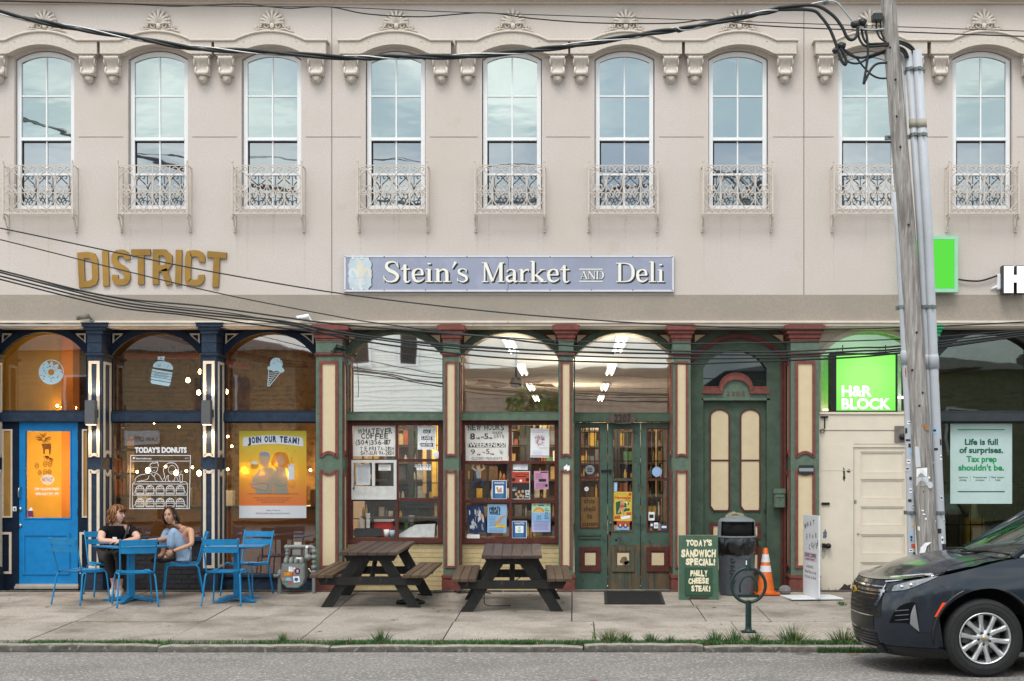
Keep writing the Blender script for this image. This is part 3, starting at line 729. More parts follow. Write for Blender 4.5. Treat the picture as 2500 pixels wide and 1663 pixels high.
def deli_leaf(l,r,glass,split,gt,gb,low,mtop,name,label,slat=False):
 m=MB();gl,gr=glass;y1=yd+.055
 pb(m,l,r,1032,gt,yd,y1);pb(m,l,gl,gt,gb,yd,y1);pb(m,gr,r,gt,gb,yd,y1)
 pb(m,l,r,gb,1330,yd,y1,0);pb(m,l,r,1330,1440,yd,y1,low)
 lf=m.build(name,[worn_green,bare_wood],bld);lf['label']=label
 m=MB();pr(m,gl-1,gr+1,gt-1,gb+1,yd+.03);m.build('glass',[deli_glass],lf)
 m=MB();pb(m,gl,gr,split-3,split+3,yd+.006,yd+.05);m.ribbon([(X(gl,yd),Z(gt,yd)),(X(gr,yd),Z(gt,yd)),(X(gr,yd),Z(gb,yd)),(X(gl,yd),Z(gb,yd))],.020,yd-.008,yd+.03,closed=True)
 pl,pr_=gl-1,gr+3;y_=yd
 m.ribbon([(X(pl+4,y_),Z(1340,y_)),(X(pr_-4,y_),Z(1340,y_)),(X(pr_-4,y_),Z(1391,y_)),(X(pl+4,y_),Z(1391,y_))],.055,yd-.020,yd-.001,closed=True)
 m.ribbon([(X(pl+9,y_),Z(1346,y_)),(X(pr_-9,y_),Z(1346,y_)),(X(pr_-9,y_),Z(1385,y_)),(X(pl+9,y_),Z(1385,y_))],.030,yd-.012,yd-.0005,closed=True)
 m.build('moulding',[mtop],lf)
 m=MB();m.rect(X(pl+12,y_),X(pr_-12,y_),Z(1380,y_),Z(1350,y_),yd-.006);m.build('field_panel',[straw],lf)
 m=MB()
 for f_ in (.24,.5,.76):q=gl+(gr-gl)*f_;m.box(X(q,.56)-.007,X(q,.56)+.007,.56,.575,Z(gb),Z(gt))
 for q in (1125,1168):m.box(X(gl,.56),X(gr,.56),.56,.57,Z(q)-.009,Z(q)+.009)
 m.build('security_bar',[black],lf)
 return lf
sl=deli_leaf(1403,1482.5,(1417,1463),1166,1043,1289,0,oxide_dk,'side_light','fixed green side light beside the double doors')
m=MB();pb(m,1413,1468,1303,1308,yd-.03,yd-.001);pb(m,1414,1467,1308,1316,yd-.018,yd-.001);m.build('letter_slot',[green_dk],sl)
dl=deli_leaf(1484.5,1563,(1496,1545),1171,1047,1297,1,bare_wood,'door','left leaf of worn green double doors, bare wood below')
dr=deli_leaf(1564.5,1640,(1580,1630),1171,1047,1297,1,oxide_dk,'door','right leaf of worn green double doors')
m=MB();m.ball((X(1490,yd),yd-.03,Z(1277,yd)),(.017,.02,.017));m.build('knob',[mat('dull_brass',(.35,.27,.14),.35,.8)],dl)
m=MB();m.lathe([(0,-.006),(.016,-.006),(.018,0)],(X(1504,yd),yd,Z(1318,yd)),12,axis='y');m.build('keyhole',[black],dl)
m=MB();pb(m,1468,1494,1147,1152,yd-.025,yd-.002,bev=.004);pb(m,1487,1491,1145,1158,yd-.035,yd-.026,bev=.003);m.build('hasp',[black],sl)
m=MB();pb(m,1403,1642,1440,1445,yd-.06,yd+.2);m.build('door_sill',[kerb_m],bld)
m=MB()
def patch(m,px_,py_,w,h,y,k=0,jag=.35,n=14):
 m.plate([(X(px_+w*math.cos(a)*(1+rnd.uniform(-jag,jag)),y),Z(py_-h*math.sin(a)*(1+rnd.uniform(-jag,jag)),y)) for a in [2*math.pi*i/n for i in range(n)]],y,k)
for (a,b,w,h) in ((1489,1310,4,12),(1488,1370,5,40),(1555,1380,7,38),(1570,1385,5,45),(1568,1240,4,6),(1567,1325,2,9),(1582,1330,2,4),(1627,1322,3,4),(1491,1300,5,8),(1600,1425,24,5),(1520,1300,26,2)):m=MB();patch(m,a,b,w,h,yd-.0015);m.build('bare_patch',[bare_wood],dl)
m=MB()
for (a,b,w,h) in ((1525,1370,10,9),(1531,1376,7,6)):patch(m,a,b,w,h,yd-.0075,0)
m.build('scuff',[mat('scuffed_grey',(.16,.12,.08),.8,var=.3,vscale=20)],dl)
yp=.34
m=MB();x0,x1=X(1686,yp),X(1922,yp);cx=(x0+x1)/2;hf=(x1-x0)/2
fx0,fx1,fz0,fzs,fzt=X(1717,yp),X(1872,yp),Z(957,yp),Z(900,yp),Z(855,yp);fcx=(fx0+fx1)/2;fh=(fx1-fx0)/2
n=24;ztp=Z(799,0)+.01
m.add([(x0,yp,0),(fx0,yp,0),(fx0,yp,ztp),(x0,yp,ztp)],[(0,1,2,3)]);m.add([(fx1,yp,0),(x1,yp,0),(x1,yp,ztp),(fx1,yp,ztp)],[(0,1,2,3)])
for i in range(n):
 a=-fh+2*fh*i/n;b=-fh+2*fh*(i+1)/n;qa,qb=arch_z(a,fh,fzs,fzt),arch_z(b,fh,fzs,fzt)
 m.add([(fcx+a,yp,qa),(fcx+b,yp,qb),(fcx+b,yp,ztp),(fcx+a,yp,ztp)],[(0,1,2,3)]);m.add([(fcx+a,yp,qa),(fcx+b,yp,qb),(fcx+b,yp+.14,qb),(fcx+a,yp+.14,qa)],[(0,1,2,3)])
for s in (fx0,fx1):m.add([(s,yp,0),(s,yp,fzs),(s,yp+.14,fzs),(s,yp+.14,0)],[(0,1,2,3)])
ps=m.build('door_surround',[green_dk],bld)
m=MB()
bow=[(cx+u,arch_z(u,hf*.985,Z(882,yp),Z(820,yp))) for u in [-hf*.985+2*hf*.985*i/24 for i in range(25)]]
m.ribbon(bow,.060,yp-.05,yp-.001);m.ribbon([(a,b-.045) for a,b in bow],.022,yp-.03,yp-.001)
for (a,b,w_) in ((1915,.050,.04),(1908,.030,.028)):m.ribbon([(X(a,yp),0),(X(a,yp),Z(880,yp))],w_,yp-b,yp-.001)
for s in (-1,1):
 pts=[(cx+s*(hf-.05),ztp-.075),(cx+s*(hf-.05),ztp-.22),(cx+s*(hf-.15),ztp-.14),(cx+s*(hf-.25),ztp-.075)]
 m.ribbon(pts,.022,yp-.02,yp-.001,closed=True);m.plate(pts,yp-.006,1)
m.build('arch_moulding',[oxide_dk,straw],ps)
fan_black=pane('dusty_fanlight',.10,(.8,.85,.85),body=(.012,.016,.018))
m=MB();m.box(fx0,fx1,yp+.10,yp+.12,fz0,fzt);m.build('fanlight',[fan_black],ps)
m=MB();yq=yp+.02
def bump_line(off):return [(X(1714,yq),Z(957-off,yq)),(X(1760,yq),Z(957-off,yq))]+[(X(1797+(37+off*.2)*math.cos(a),yq),Z(955-off-32*math.sin(a),yq)) for a in [math.pi-math.pi*i/12 for i in range(13)]]+[(X(1834,yq),Z(957-off,yq)),(X(1879,yq),Z(957-off,yq))]
for off,w_,d_ in ((0,.05,.0),(7,.03,.02),(12,.02,.035)):m.ribbon(bump_line(off),w_,yq-.03+d_,yq+.06)
m.build('fan_sill',[oxide],ps)
m=MB();pts=[(X(1714,yq),Z(976,yq)),(X(1879,yq),Z(976,yq)),(X(1879,yq),Z(959,yq)),(X(1834,yq),Z(959,yq))]+[(X(1797+36*math.cos(a),yq),Z(957-31*math.sin(a),yq)) for a in [math.pi*i/12 for i in range(13)]]+[(X(1760,yq),Z(959,yq)),(X(1714,yq),Z(959,yq))]
m.prism(pts,yq+.01,yq+.08);pb(m,1712,1881,972,978,yq-.02,yq+.06,bev=.005);m.build('door_head',[green],ps)
m=MB();m.text('2205',X(1773,yq),Z(966,yq),.092,yq+.002,0,fit=W(47),spacing=1.3);m.build('house_number',[oxide],ps)
m=MB();yl=yp+.09;pb(m,1716,1877,978,1443,yl,yl+.05)
pdoor=m.build('door',[green_dk],bld);pdoor['label']='tall green door with straw yellow arched panels'
m=MB()
for (l,r) in ((1734,1780),(1808,1855)):
 a,b=X(l,yl),X(r,yl);c=(a+b)/2;h=(b-a)/2;zb_,zt_=Z(1247,yl),Z(1000,yl)
 pts=[(a+.05,zb_),(b-.01,zb_),(b,zb_+.05)]+[(c+h*math.cos(t),zt_-h*.75+h*.75*math.sin(t)) for t in [math.pi*i/14 for i in range(15)]]+[(a,zb_+.07)]
 m.plate(pts,yl-.004,1);m.ribbon(pts,.022,yl-.016,yl-.001,0,closed=True);m.ribbon([(a,Z(1124,yl)),(b,Z(1124,yl))],.022,yl-.014,yl-.004,0)
for (l,r,t,b) in ((1737,1782,1280,1312),(1806,1853,1280,1312),(1737,1782,1335,1395),(1806,1853,1335,1395)):
 pts=[(X(l,yl),Z(b,yl)),(X(r,yl),Z(b,yl)),(X(r,yl),Z(t,yl)),(X(l,yl),Z(t,yl))]
 m.plate(pts,yl-.004,1);m.ribbon(pts,.05,yl-.018,yl-.001,0,closed=True)
m.build('panel_trim',[oxide_dk,straw],pdoor)
m=MB();m.tube(smooth_path([(X(1868,yl),yl,Z(1223,yl)),(X(1866,yl),yl-.05,Z(1227,yl)),(X(1866,yl),yl-.05,Z(1245,yl)),(X(1868,yl),yl,Z(1250,yl))],4),.009,6);pb(m,1865,1874,1282,1306,yl-.012,yl-.001,bev=.003);m.lathe([(0,-.02),(.016,-.018),(.018,0)],(X(1871,yl),yl,Z(1262,yl)),10,axis='y');m.build('handle',[green_dk],pdoor)
m=MB();patch(m,1795,1260,22,10,yl-.006,0,.15);patch(m,1795,1262,11,7,yl-.007,1,.3);m.build('repair_stain',[mat('pale_filler',(.40,.35,.23),.8,var=.3,vscale=18),mat('bare_filler',(.20,.16,.11),.8,var=.3)],pdoor)
ybw=.10
m=MB();pb(m,2000,2084,1084,1448,ybw,ybw+.1);pb(m,2000,2256,1012,1050,ybw,ybw+.1);pb(m,2000,2256,1050.6,1084,ybw+.006,ybw+.1);pb(m,2084,2256,1085,1092,ybw+.002,ybw+.1)
pb(m,2000,2256,1006,1012,ybw-.02,ybw+.12,bev=.005)
pb(m,2003,2082,1147,1149,ybw-.004,ybw)
bw_=m.build('boarded_wall',[offwhite],bld)
m=MB();yl=ybw+.02
m2=[(1103,1155),(1170,1218),(1237,1284),(1305,1353),(1373,1425)]
pb(m,2085,2101,1092,1448,yl,yl+.05);pb(m,2208,2256,1092,1448,yl,yl+.05)
pys=[1092]+[v for p in m2 for v in p]+[1448]
for a,b in zip(pys[0::2],pys[1::2]):pb(m,2101,2208,a,b,yl,yl+.05)
for a,b in m2:
 pb(m,2101,2208,a,b,yl+.022,yl+.05)
 m.ribbon([(X(2103,yl),Z(b-2,yl)),(X(2206,yl),Z(b-2,yl)),(X(2206,yl),Z(a+2,yl)),(X(2103,yl),Z(a+2,yl))],.018,yl+.010,yl+.021,closed=True)
od=m.build('door',[offwhite],bld);od['label']='offwhite five panel door set in painted boards'
m=MB();pb(m,2083.4,2085,1086,1448,yl-.003,yl+.03);pb(m,2003,2251,1050,1051,ybw-.002,ybw+.01);m.build('door_gap',[seam_m],od)
m=MB();m.lathe([(0,-.02),(.014,-.018),(.014,0)],(X(2095,yl),yl,Z(1303,yl)),8,axis='y');pb(m,2085,2091,1221,1230,yl-.006,yl-.001);m.build('lock',[galv],od)
m=MB();wood_dk=mat('rotten_wood',(.05,.042,.034),.95,var=.4,vscale=18,bump=.4,bscale=50)
rk=[wood_dk,mat('slate_paint',(.10,.13,.17),.7,var=.1),mat('putty_patch',(.42,.38,.34),.8,var=.2)]
for a in ((2065,1440,17,13,0),(2072,1150,5,5,0),(2061,1160,3,20,0),(2014,1305,5,12,1),(2010,1352,6,11,2)):m=MB();patch(m,*a[:4],ybw-.0015,a[4]);m.build('worn_patch',rk,bw_)
m=MB()
for q in range(24):
 a=2004+q*3.2;m.rect(X(a,ybw)-.004,X(a,ybw)+.004,Z(1449,ybw),Z(1449-rnd.uniform(3,14),ybw),ybw-.0015,0)
m.build('rotten_edge',rk,bw_)
m=MB();pb(m,2006,2026,1227,1233,ybw-.025,ybw-.001,bev=.003);m.build('latch',[black],bw_);m=MB();pb(m,2004,2022,1016,1020,ybw-.03,ybw-.001);m.box(X(2011,ybw),X(2014,ybw),ybw-.03,ybw-.02,Z(1047,ybw),Z(1019,ybw));m.tube([(X(2007+5*math.cos(a),ybw),ybw-.02,Z(1053+5*math.sin(a),ybw)) for a in [i*math.pi/5 for i in range(10)]],.006,5,closed=True)
m.build('latch',[black],bw_)
m=MB();m.tube([(X(2021,ybw),ybw+.01,Z(1333,ybw)),(X(2020,ybw),ybw-.10,Z(1332,ybw))],W(6.5),14);pb(m,2008,2016,1327,1338,ybw-.05,ybw-.001);m.build('drain_pipe',[black],bw_)
m=MB();pb(m,2184,2212,1040,1080,ybw-.012,ybw-.001,0);m.tube([(X(2202,ybw),ybw-.013,Z(1067,ybw)),(X(2202,ybw),ybw-.06,Z(1067,ybw))],W(7.5),16,m=1);m.build('vent_plate',[mat('weathered_plate',(.17,.15,.13),.8,var=.3,vscale=20),black],bw_)
shop_window(2001,2256,790,1006,offwhite,shop_glass,3,'fan_window',y=.46)
transom(2286,2560,1008,1029,dark_frame)
tax_glass=pane('tax_office_glass',.13,(.85,.95,.9),through=(.75,.78,.72),wav=.02)
shop_window(2288,2560,790,1006,dark_frame,tax_glass,3,'fan_window',y=.46);shop_window(2288,2560,1029,1420,dark_frame,tax_glass,5)
m=MB();pb(m,2280,2600,1420,1448,.36,.6);pb(m,2532,2600,800,1420,.2,.6);m.build('stall_riser',[dark_frame],bld)
m=MB();m.box(XL+.3,X(-62),.1,.5,0,Z(800));m.box(X(2600),XR-.3,.1,.5,0,Z(800));m.box(XL+.26,XR-.26,.48,.60,-.3,.02);m.build('plinth',[navy_dark],bld)
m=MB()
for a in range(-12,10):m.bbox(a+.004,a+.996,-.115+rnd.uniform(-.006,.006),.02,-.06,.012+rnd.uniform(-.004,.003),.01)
m.build('foundation_strip',mat('grime_and_shade_strip',(.085,.072,.058),.9,var=.35,vscale=9,bump=.4,bscale=50,worn=(.17,.15,.12),wscale=12,wlo=.55,whi=.7),bld)  # grimy concrete strip; its dark tone also serves as contact shade
# ================================================================ ROOMS BEHIND THE GLASS
def lamp(name,loc,power,col,size=.15,spot=None,rot=None):
 d=bpy.data.lights.new(name,'SPOT' if spot else 'POINT');d.energy=power;d.color=col;d.shadow_soft_size=size
 if spot:d.spot_size=R(spot);d.spot_blend=.8
 o=bpy.data.objects.new(name,d);COL.objects.link(o);o.location=loc
 if rot:o.rotation_euler=rot
 return o
amber=mat('amber_plaster',(.30,.165,.045),.8,var=.2,vscale=1.5)
amber_dk=mat('brown_ceiling',(.19,.105,.035),.8,var=.3,vscale=1.2)
brick_in=mat('old_brick',(.25,.155,.07),.85,var=.35,vscale=7,worn=(.12,.06,.03),wscale=9,wlo=.5,whi=.6,bump=.3,bscale=30)
wood_in=mat('counter_wood',(.19,.085,.025),.5,var=.3,vscale=6,stretch=(1,1,6))
floor_in=mat('dark_floor',(.07,.05,.035),.6,var=.3)
def room(name,x0,x1,y1,zc,wall_m,ceil_m,back_m):
 m=MB();y0=.605
 m.add([(x0,y0,.03),(x1,y0,.03),(x1,y1,.03),(x0,y1,.03)],[(0,1,2,3)],3)
 m.add([(x0,y0,zc),(x1,y0,zc),(x1,y1,zc),(x0,y1,zc)],[(0,1,2,3)],1)
 for x in (x0,x1):m.add([(x,y0,.03),(x,y1,.03),(x,y1,zc),(x,y0,zc)],[(0,1,2,3)],0)
 m.add([(x0,y1,.03),(x1,y1,.03),(x1,y1,zc),(x0,y1,zc)],[(0,1,2,3)],2)
 return m.build(name,[wall_m,ceil_m,back_m,floor_in],bld,fix=False)
XP1,XP2=X(803),X(1966)
room('donut_shop_room',-15.5,XP1-.03,7.5,4.15,amber,amber_dk,brick_in)
deli_wall=mat('deli_wall',(.55,.42,.30),.8,var=.15,vscale=1.5);deli_ceil=mat('deli_ceiling',(.66,.57,.48),.8,var=.1,vscale=1.2)
room('deli_room',XP1+.03,XP2-.03,27,4.0,deli_wall,deli_ceil,deli_wall)
tax_wall=mat('tax_wall',(.28,.26,.18),.8,var=.2)
room('tax_office_room',XP2+.03,13.5,8,4.15,tax_wall,tax_wall,tax_wall)
m=MB();m.box(-15.4,X(172,2.2),2.2,2.3,.03,4.14,0);m.box(X(150,1.9),X(178,1.9),1.9,2.19,.03,4.14,1)
m.box(-15.4,X(178,.7),.62,2.19,2.42,2.5,2)  # slab added to keep the door lamp's light off the upper pane
m.build('partition_and_light_stop',[mat('lit_amber_wall',(.80,.50,.07),.8,var=.12,vscale=2),mat('orange_wall',(.55,.20,.02),.7,var=.1),amber_dk],bld)
draw_m=mat('charcoal_drawing',(.16,.075,.015),.9,var=.3,vscale=30)
m=MB();yw=2.19
def squig(m,pts,w,y):m.ribbon([(X(a,y),Z(b,y)) for a,b in smooth_path(pts,4)],W(w),y)
for (cx_,cz_,r_) in ((90,1137,7),(110,1133,7),(122,1134,7),(97,1154,6),(110,1153,7),(121,1152,6)):
 for q in (1,.45):m.ribbon([(X(cx_+r_*q*.7*math.cos(a),yw),Z(cz_+r_*q*math.sin(a),yw)) for a in [i*math.pi/6 for i in range(12)]],W(1.4),yw,closed=True)
for k in range(34):
 a=rnd.uniform(0,math.pi*2);squig(m,[(106+4*math.cos(a),1072+4*math.sin(a)),(106+rnd.uniform(10,24)*math.cos(a),1070+rnd.uniform(6,15)*math.sin(a))],.9,yw)
m.plate([(X(a,yw),Z(b,yw)) for a,b in [(101,1084),(124,1083),(125,1092),(123,1110),(120,1110),(119,1097),(110,1097),(109,1109),(106,1109),(105,1095)]],yw)
for k in range(16):squig(m,[(112+rnd.uniform(-6,6),1113),(118+rnd.uniform(-10,14),1118+rnd.uniform(-3,14))],.9,yw)
o=m.build('wall_drawing',draw_m);tag(o,'charcoal drawing of a cow and donuts on the amber wall inside the blue door','drawing')
t=thing('service_counter','long brown wooden counter inside the donut shop','counter',(X(430,3.4),3.4,.03))
m=MB();m.box(-1.6,2.4,0,.7,0,1.05);m.build('body',wood_in,t);m=MB();m.bbox(-1.65,2.45,-.06,.75,1.05,1.10,.01);m.build('top',[mat('counter_top',(.05,.035,.025),.3,var=.2)],t)
m=MB()
for k in range(16):
 x=-1.4+k*.24;h=rnd.uniform(.12,.34);m.bbox(x,x+rnd.uniform(.1,.2),.1,.3,1.101,1.10+h,.01,rnd.randrange(3))
o=m.build('counter_ware',[black,wood_in,white_p],t)
orange=mat('orange_packet',(.62,.16,.015),.5,var=.25,vscale=10)
t=thing('goods_shelf','tall narrow shelf of orange packets just inside the donut shop window','shelf',(X(287,.9),.9,.03))
m=MB()
for z in (.95,1.28,1.62,1.98):m.box(-.16,.14,0,.35,z,z+.03)
for s in (-.16,.12):m.box(s,s+.02,.001,.349,0,2.2)
m.build('frame',[wood_in],t)
m=MB()
for z in (.98,1.31,1.65):
 for k in range(4):m.bbox(-.13+k*.065,-.075+k*.065,.03,.2,z+.001,z+rnd.uniform(.16,.26),.01)
m.build('packet',[orange],t)
yb=2.6
m=MB();k0=len(m.v)
for a,b in (((305,874),(495,874)),((495,874),(612,905))):
 p,q=Vector((X(a[0],yb),yb,Z(a[1],yb))),Vector((X(b[0],yb),yb,Z(b[1],yb)))
 m.add([p,q,q+Vector((0,.15,0)),p+Vector((0,.15,0)),p+Vector((0,0,.07)),q+Vector((0,0,.07)),q+Vector((0,.15,.07)),p+Vector((0,.15,.07))],[(0,1,2,3),(4,5,6,7),(0,1,5,4),(2,3,7,6),(0,3,7,4),(1,2,6,5)])
for (a,b) in ((380,870),(435,870),(520,880),(560,890)):m.tube([(X(a,yb),yb+.07,Z(b,yb)),(X(a,yb),yb+.07,4.14)],.008,5)
o=m.build('hanging_beam',[mat('maroon_beam',(.20,.025,.022),.5,var=.2)]);tag(o,'dark red beam hung from the donut shop ceiling','beam')
bulb_m=glow('warm_bulb',(1.0,.58,.20),30.0)
cord_m=mat('lamp_cord',(.05,.03,.015),.6,var=0)
for i,(px_,py_,y,lb) in enumerate(((459,929,1.2,'lower warm bulb hanging beside the burger decal'),(489,908,1.6,'topmost warm bulb behind the second navy column'),(485,959,1.3,'lowest warm bulb beside the second navy column'),(552,957,1.4,'warm bulb at the left edge of the ice cream window'),(361,1149,1.5,'round bulb behind the drawn man of the window graphic'),(430,1155,1.5,'round bulb behind the drawn woman of the window graphic'),(486,1156,1.5,'round bulb at the right edge of the donut window'))):
 b=thing('pendant_bulb',lb,'light bulb',(X(px_,y),y,Z(py_,y)),group='warm pendant bulbs in the donut shop')
 r_=.034 if i<4 else .038
 m=MB();m.lathe([(0,-r_),(r_*.6,-r_*.8),(r_,-r_*.1),(r_*.85,r_*.5),(r_*.35,r_*1.2),(.0,r_*1.25)],n=12);m.build('bulb',bulb_m,b)
 m=MB();m.lathe([(.013,r_*1.1),(.015,r_*1.3),(.013,r_*2.1),(.003,r_*2.2)],n=8)
 if i<4:m.tube([(0,0,r_*2.1),(0,0,4.14-b.location.z)],.004,5)
 m.build('cord',cord_m,b)
for i,(px_,py_) in enumerate(((140,991),(153,994),(182,996),(376,1032),(437,1042),(556,1066))):
 y=5.5 if i>2 else 2.05;m=MB();m.ball((X(px_,y),y,Z(py_,y)),.022 if i!=2 else .034,seg=8,rings=6);o=m.build('spot_bulb',bulb_m)
 tag(o,['small bulb low in the fan window over the blue door, leftmost','small bulb low in the fan window over the blue door, middle','brightest small bulb low in the fan window over the blue door','small ceiling bulb over the law office reflection','small ceiling bulb right of the law office reflection','small bulb left of the yellow hiring poster'][i],'light bulb','small bulbs deep in the donut shop')
for i in range(9):
 px_=(300,318,335,404,455,470,556,566,758)[i];py_=(1150,1143,1152,1139,1150,1141,1146,1090,1148)[i];m=MB();m.ball((X(px_,6.6),6.6,Z(py_,6.6)),.024,seg=8,rings=6);o=m.build('string_bulb',bulb_m);tag(o,'tiny warm bulb in the string along the back wall of the donut shop','light bulb','string of tiny bulbs along the donut shop back wall')
WARM=(1.0,.60,.22)
for (x,y,z,p) in ((X(70,1.0),1.0,1.75,52),(X(400),7.1,1.6,13),(X(540),7.1,1.6,13),(X(700),7.0,1.6,11),(X(480),2.8,2.5,22),(X(60),1.3,3.3,8)):lamp('warm_lamp',(x,y,z),p,WARM,.25)
tube_m=glow('fluorescent_tube',(1.0,.93,.80),9.0)
n_=0
for (x,lab) in ((-1.12,'left'),(.82,'right')):
 for k,y in enumerate((5.2,11,17,22.5)):
  b=thing('strip_light',['first','second','third','fourth'][k]+' ceiling strip light from the street in the deli, '+lab+' row','strip light',(x,y,3.93),group='fluorescent strip lights in the deli')
  m=MB();m.box(-.10,.10,-1.4,1.4,.02,.06);m.build('housing',white_p,b)
  for s in (-.05,.05):m=MB();m.tube([(s,-1.3,0),(s,1.3,0)],.012,6);m.build('tube',tube_m,b)
for (x,y,z,p) in ((-1.1,3.5,3.2,60),(.9,3.5,3.2,60),(0,9,3.2,100),(0,17,3.2,110),(-2.9,.85,2.35,15),(-2.1,.85,2.1,15),(-1.2,.85,2.35,15),(-.5,.85,2.1,15),(.7,1.2,2.3,17)):lamp('deli_lamp',(x,y,z),p,(1,.86,.62),.4)
t=thing('ceiling_fan','dark ceiling fan with angled blades inside the deli','fan',(X(1260,6),6,3.35))
m=MB();m.tube([(0,0,.65),(0,0,.05)],.02,6);m.lathe([(0,-.1),(.1,-.08),(.12,0),(.08,.08),(0,.1)],n=12);m.build('motor',black,t)
for k in range(4):
 a=R(35+90*k);m=MB();m.add([(.12*math.cos(a+s_)*q/.12 if False else q*math.cos(a+s_),q*math.sin(a+s_),-.03+e) for q,s_,e in ((.12,-.3,0),(.85,-.09,-.04),(.85,.09,.04),(.12,.3,0))],[(0,1,2,3)]);m.build('blade',wood_in,t)
cols=[mat('goods_%s'%n,c,.6,var=.25,vscale=12) for n,c in (('yellow',(.60,.36,.04)),('tan',(.42,.26,.10)),('brown',(.12,.06,.025)),('dark',(.02,.018,.016)),('straw',(.50,.38,.18)),('rust',(.35,.08,.02)),('grey',(.16,.16,.16)),('cream',(.6,.55,.45)),('leaf',(.06,.16,.05)))]
for nm,lb,x0,x1,yb in (('hanging_goods','yellow and dark hanging goods behind the coffee window',X(850),X(1078),1.1),('stacked_goods','yellow and brown stacked goods behind the poster window',X(1126),X(1362),1.2),('shelved_goods','yellow boxes and jars seen through the deli doors',X(1405),X(1638),1.8)):
 m=MB();m.box(x0,x1,yb+.5,yb+.53,.05,2.6,2)
 for row,z in enumerate((.72,1.02,1.30,1.58,1.84,2.10,2.34)):
  m.box(x0,x1,yb+.12,yb+.5,z-.025,z,2);x=x0
  while x<x1-.03:
   w=rnd.choice((.035,.05,.06,.09,.13))*rnd.uniform(.8,1.2);h=rnd.uniform(.08,.235);k=rnd.choice((0,0,1,1,4,2,2,3,3,3,5,6,6,7,7,8));y=yb+rnd.uniform(.12,.25)
   if rnd.random()<.13:x+=w;continue
   if w<.06:m.lathe([(w*.45,z+.001),(w*.45,z+h*.65),(w*.18,z+h*.8),(w*.18,z+h),(0,z+h)],(x+w/2,y,0),8,k)
   else :m.bbox(x,min(x+w,x1),y,y+.1,z+.001,z+h,.004,k)
   x+=w+.006
 for q in range(9 if nm=='hanging_goods' else 4):x=rnd.uniform(x0,x1-.08);m.bbox(x,x+rnd.uniform(.04,.09),yb,yb+.05,rnd.uniform(1.2,1.6),2.5,.01,rnd.choice((0,3,3,1)))
 o=m.build(nm,cols);tag(o,lb,'shop goods',kind='stuff')
m=MB()
for q in range(5):m.box(X(1135+q*55,.62)-.008,X(1135+q*55,.62)+.008,.62,.635,Z(1320),Z(1032))
for q in range(5):m.box(X(858+q*53,.62)-.006,X(858+q*53,.62)+.006,.62,.635,Z(1320),Z(1032))
for a,b in ((1125,1364),(848,1080)):
 for z in (1085,1180,1270):m.box(X(a,.62),X(b,.62),.64,.65,Z(z)-.007,Z(z)+.007)
m.build('window_bar',[black],bld)
m=MB();m.box(X(848),X(1364),.55,.98,Z(1321),Z(1316));m.build('window_ledge',[wood_in],bld)
yl=.60;zl=Z(1316)+.001
red_c=mat('cooler_red',(.55,.02,.015),.4,var=.05)
t=thing('drink_cooler','red drinks cooler with a white lid inside the coffee window','cooler',(X(933,yl),yl+.08,zl))
m=MB();m.bbox(-.13,.13,0,.2,0,.22,.015);m.build('body',red_c,t);m=MB();m.bbox(-.14,.14,-.01,.21,.221,.265,.012);m.build('lid',white_p,t)
for (px_,h,lb) in ((880,.28,'stack of white paper cups in the left of the coffee window'),(897,.35,'tallest stack of white paper cups in the coffee window')):
 m=MB()
 for k in range(8):m.lathe([(.026,k*h/8),(.034,k*h/8+h/8-.004)],(X(px_,yl),yl+.06,zl),12)
 o=m.build('cup_stack',white_p);tag(o,lb,'cups','paper cup stacks')
m=MB();m.lathe([(0,0),(.028,0),(.04,.11),(.036,.11),(.025,.005)],(X(944,yl),yl-.03,zl),12);o=m.build('paper_cup',white_p);tag(o,'single white paper cup in front of the red cooler','cup')
m=MB();m.lathe([(0,0),(.03,0),(.042,.10),(.036,.10),(.025,.005)],(X(958,yl),yl-.03,zl),12);o=m.build('paper_cup',[mat('pale_blue_cup',(.35,.55,.75),.5,var=.1)]);tag(o,'pale blue paper cup beside the red cooler','cup')
m=MB();m.bbox(X(864,yl),X(935,yl),yl-.06,yl+.02,zl,zl+.13,.02);o=m.build('equipment_case',[black]);tag(o,'low black case in the bottom left of the coffee window','case')
m=MB();y_=yl-.04;m.add([(X(a,y_),y_+q,Z(b,y_)) for a,b,q in ((973,1312,0),(1060,1314,0),(1062,1279,.03),(1015,1281,.03),(1000,1288,.02),(975,1304,.01))],[(0,1,2,3,4,5)])
o=m.build('paper_sheet',[mat('creased_paper',(.62,.64,.65),.7,var=.15,vscale=14,stretch=(1,1,1))]);tag(o,'creased white sheet of paper in the bottom right of the coffee window','paper')
t=thing('coffee_urn','small dark grinder with a clear hopper beside the paper sheet','grinder',(X(1003,.75),.80,zl));m=MB();m.lathe([(.06,0),(.06,.12),(.05,.14),(.05,.2),(0,.21)],n=12);m.build('body',black,t);m=MB();m.lathe([(.03,.21),(.05,.30),(.05,.31),(0,.31)],n=12);m.build('hopper',galv,t)
t=thing('yellow_stand','tall yellow brown display stand inside the tax office window','stand',(X(2382,1.8),1.8,.03));m=MB();m.bbox(-.14,.14,0,.15,0,.95,.01);m.build('body',[mat('ochre_board',(.42,.24,.04),.6,var=.2)],t);m=MB();m.lathe([(.09,.95),(.06,1.05),(.03,1.2),(0,1.22)],(0,.08,0),10);m.build('top',[mat('pale_figurine',(.35,.27,.18),.6)],t)
m=MB()
for k in range(8):
 x=X(2300+k*28,1.5);m.tube([(x,1.2,.3),(x,1.2,1.45)],.008,5)
for k in range(9):
 x=X(2300+k*28,1.5)-.08;m.tube([(x+.07*math.cos(a),1.2,1.5+.05*math.sin(a)) for a in [i*math.pi/4 for i in range(7)]],.007,5)
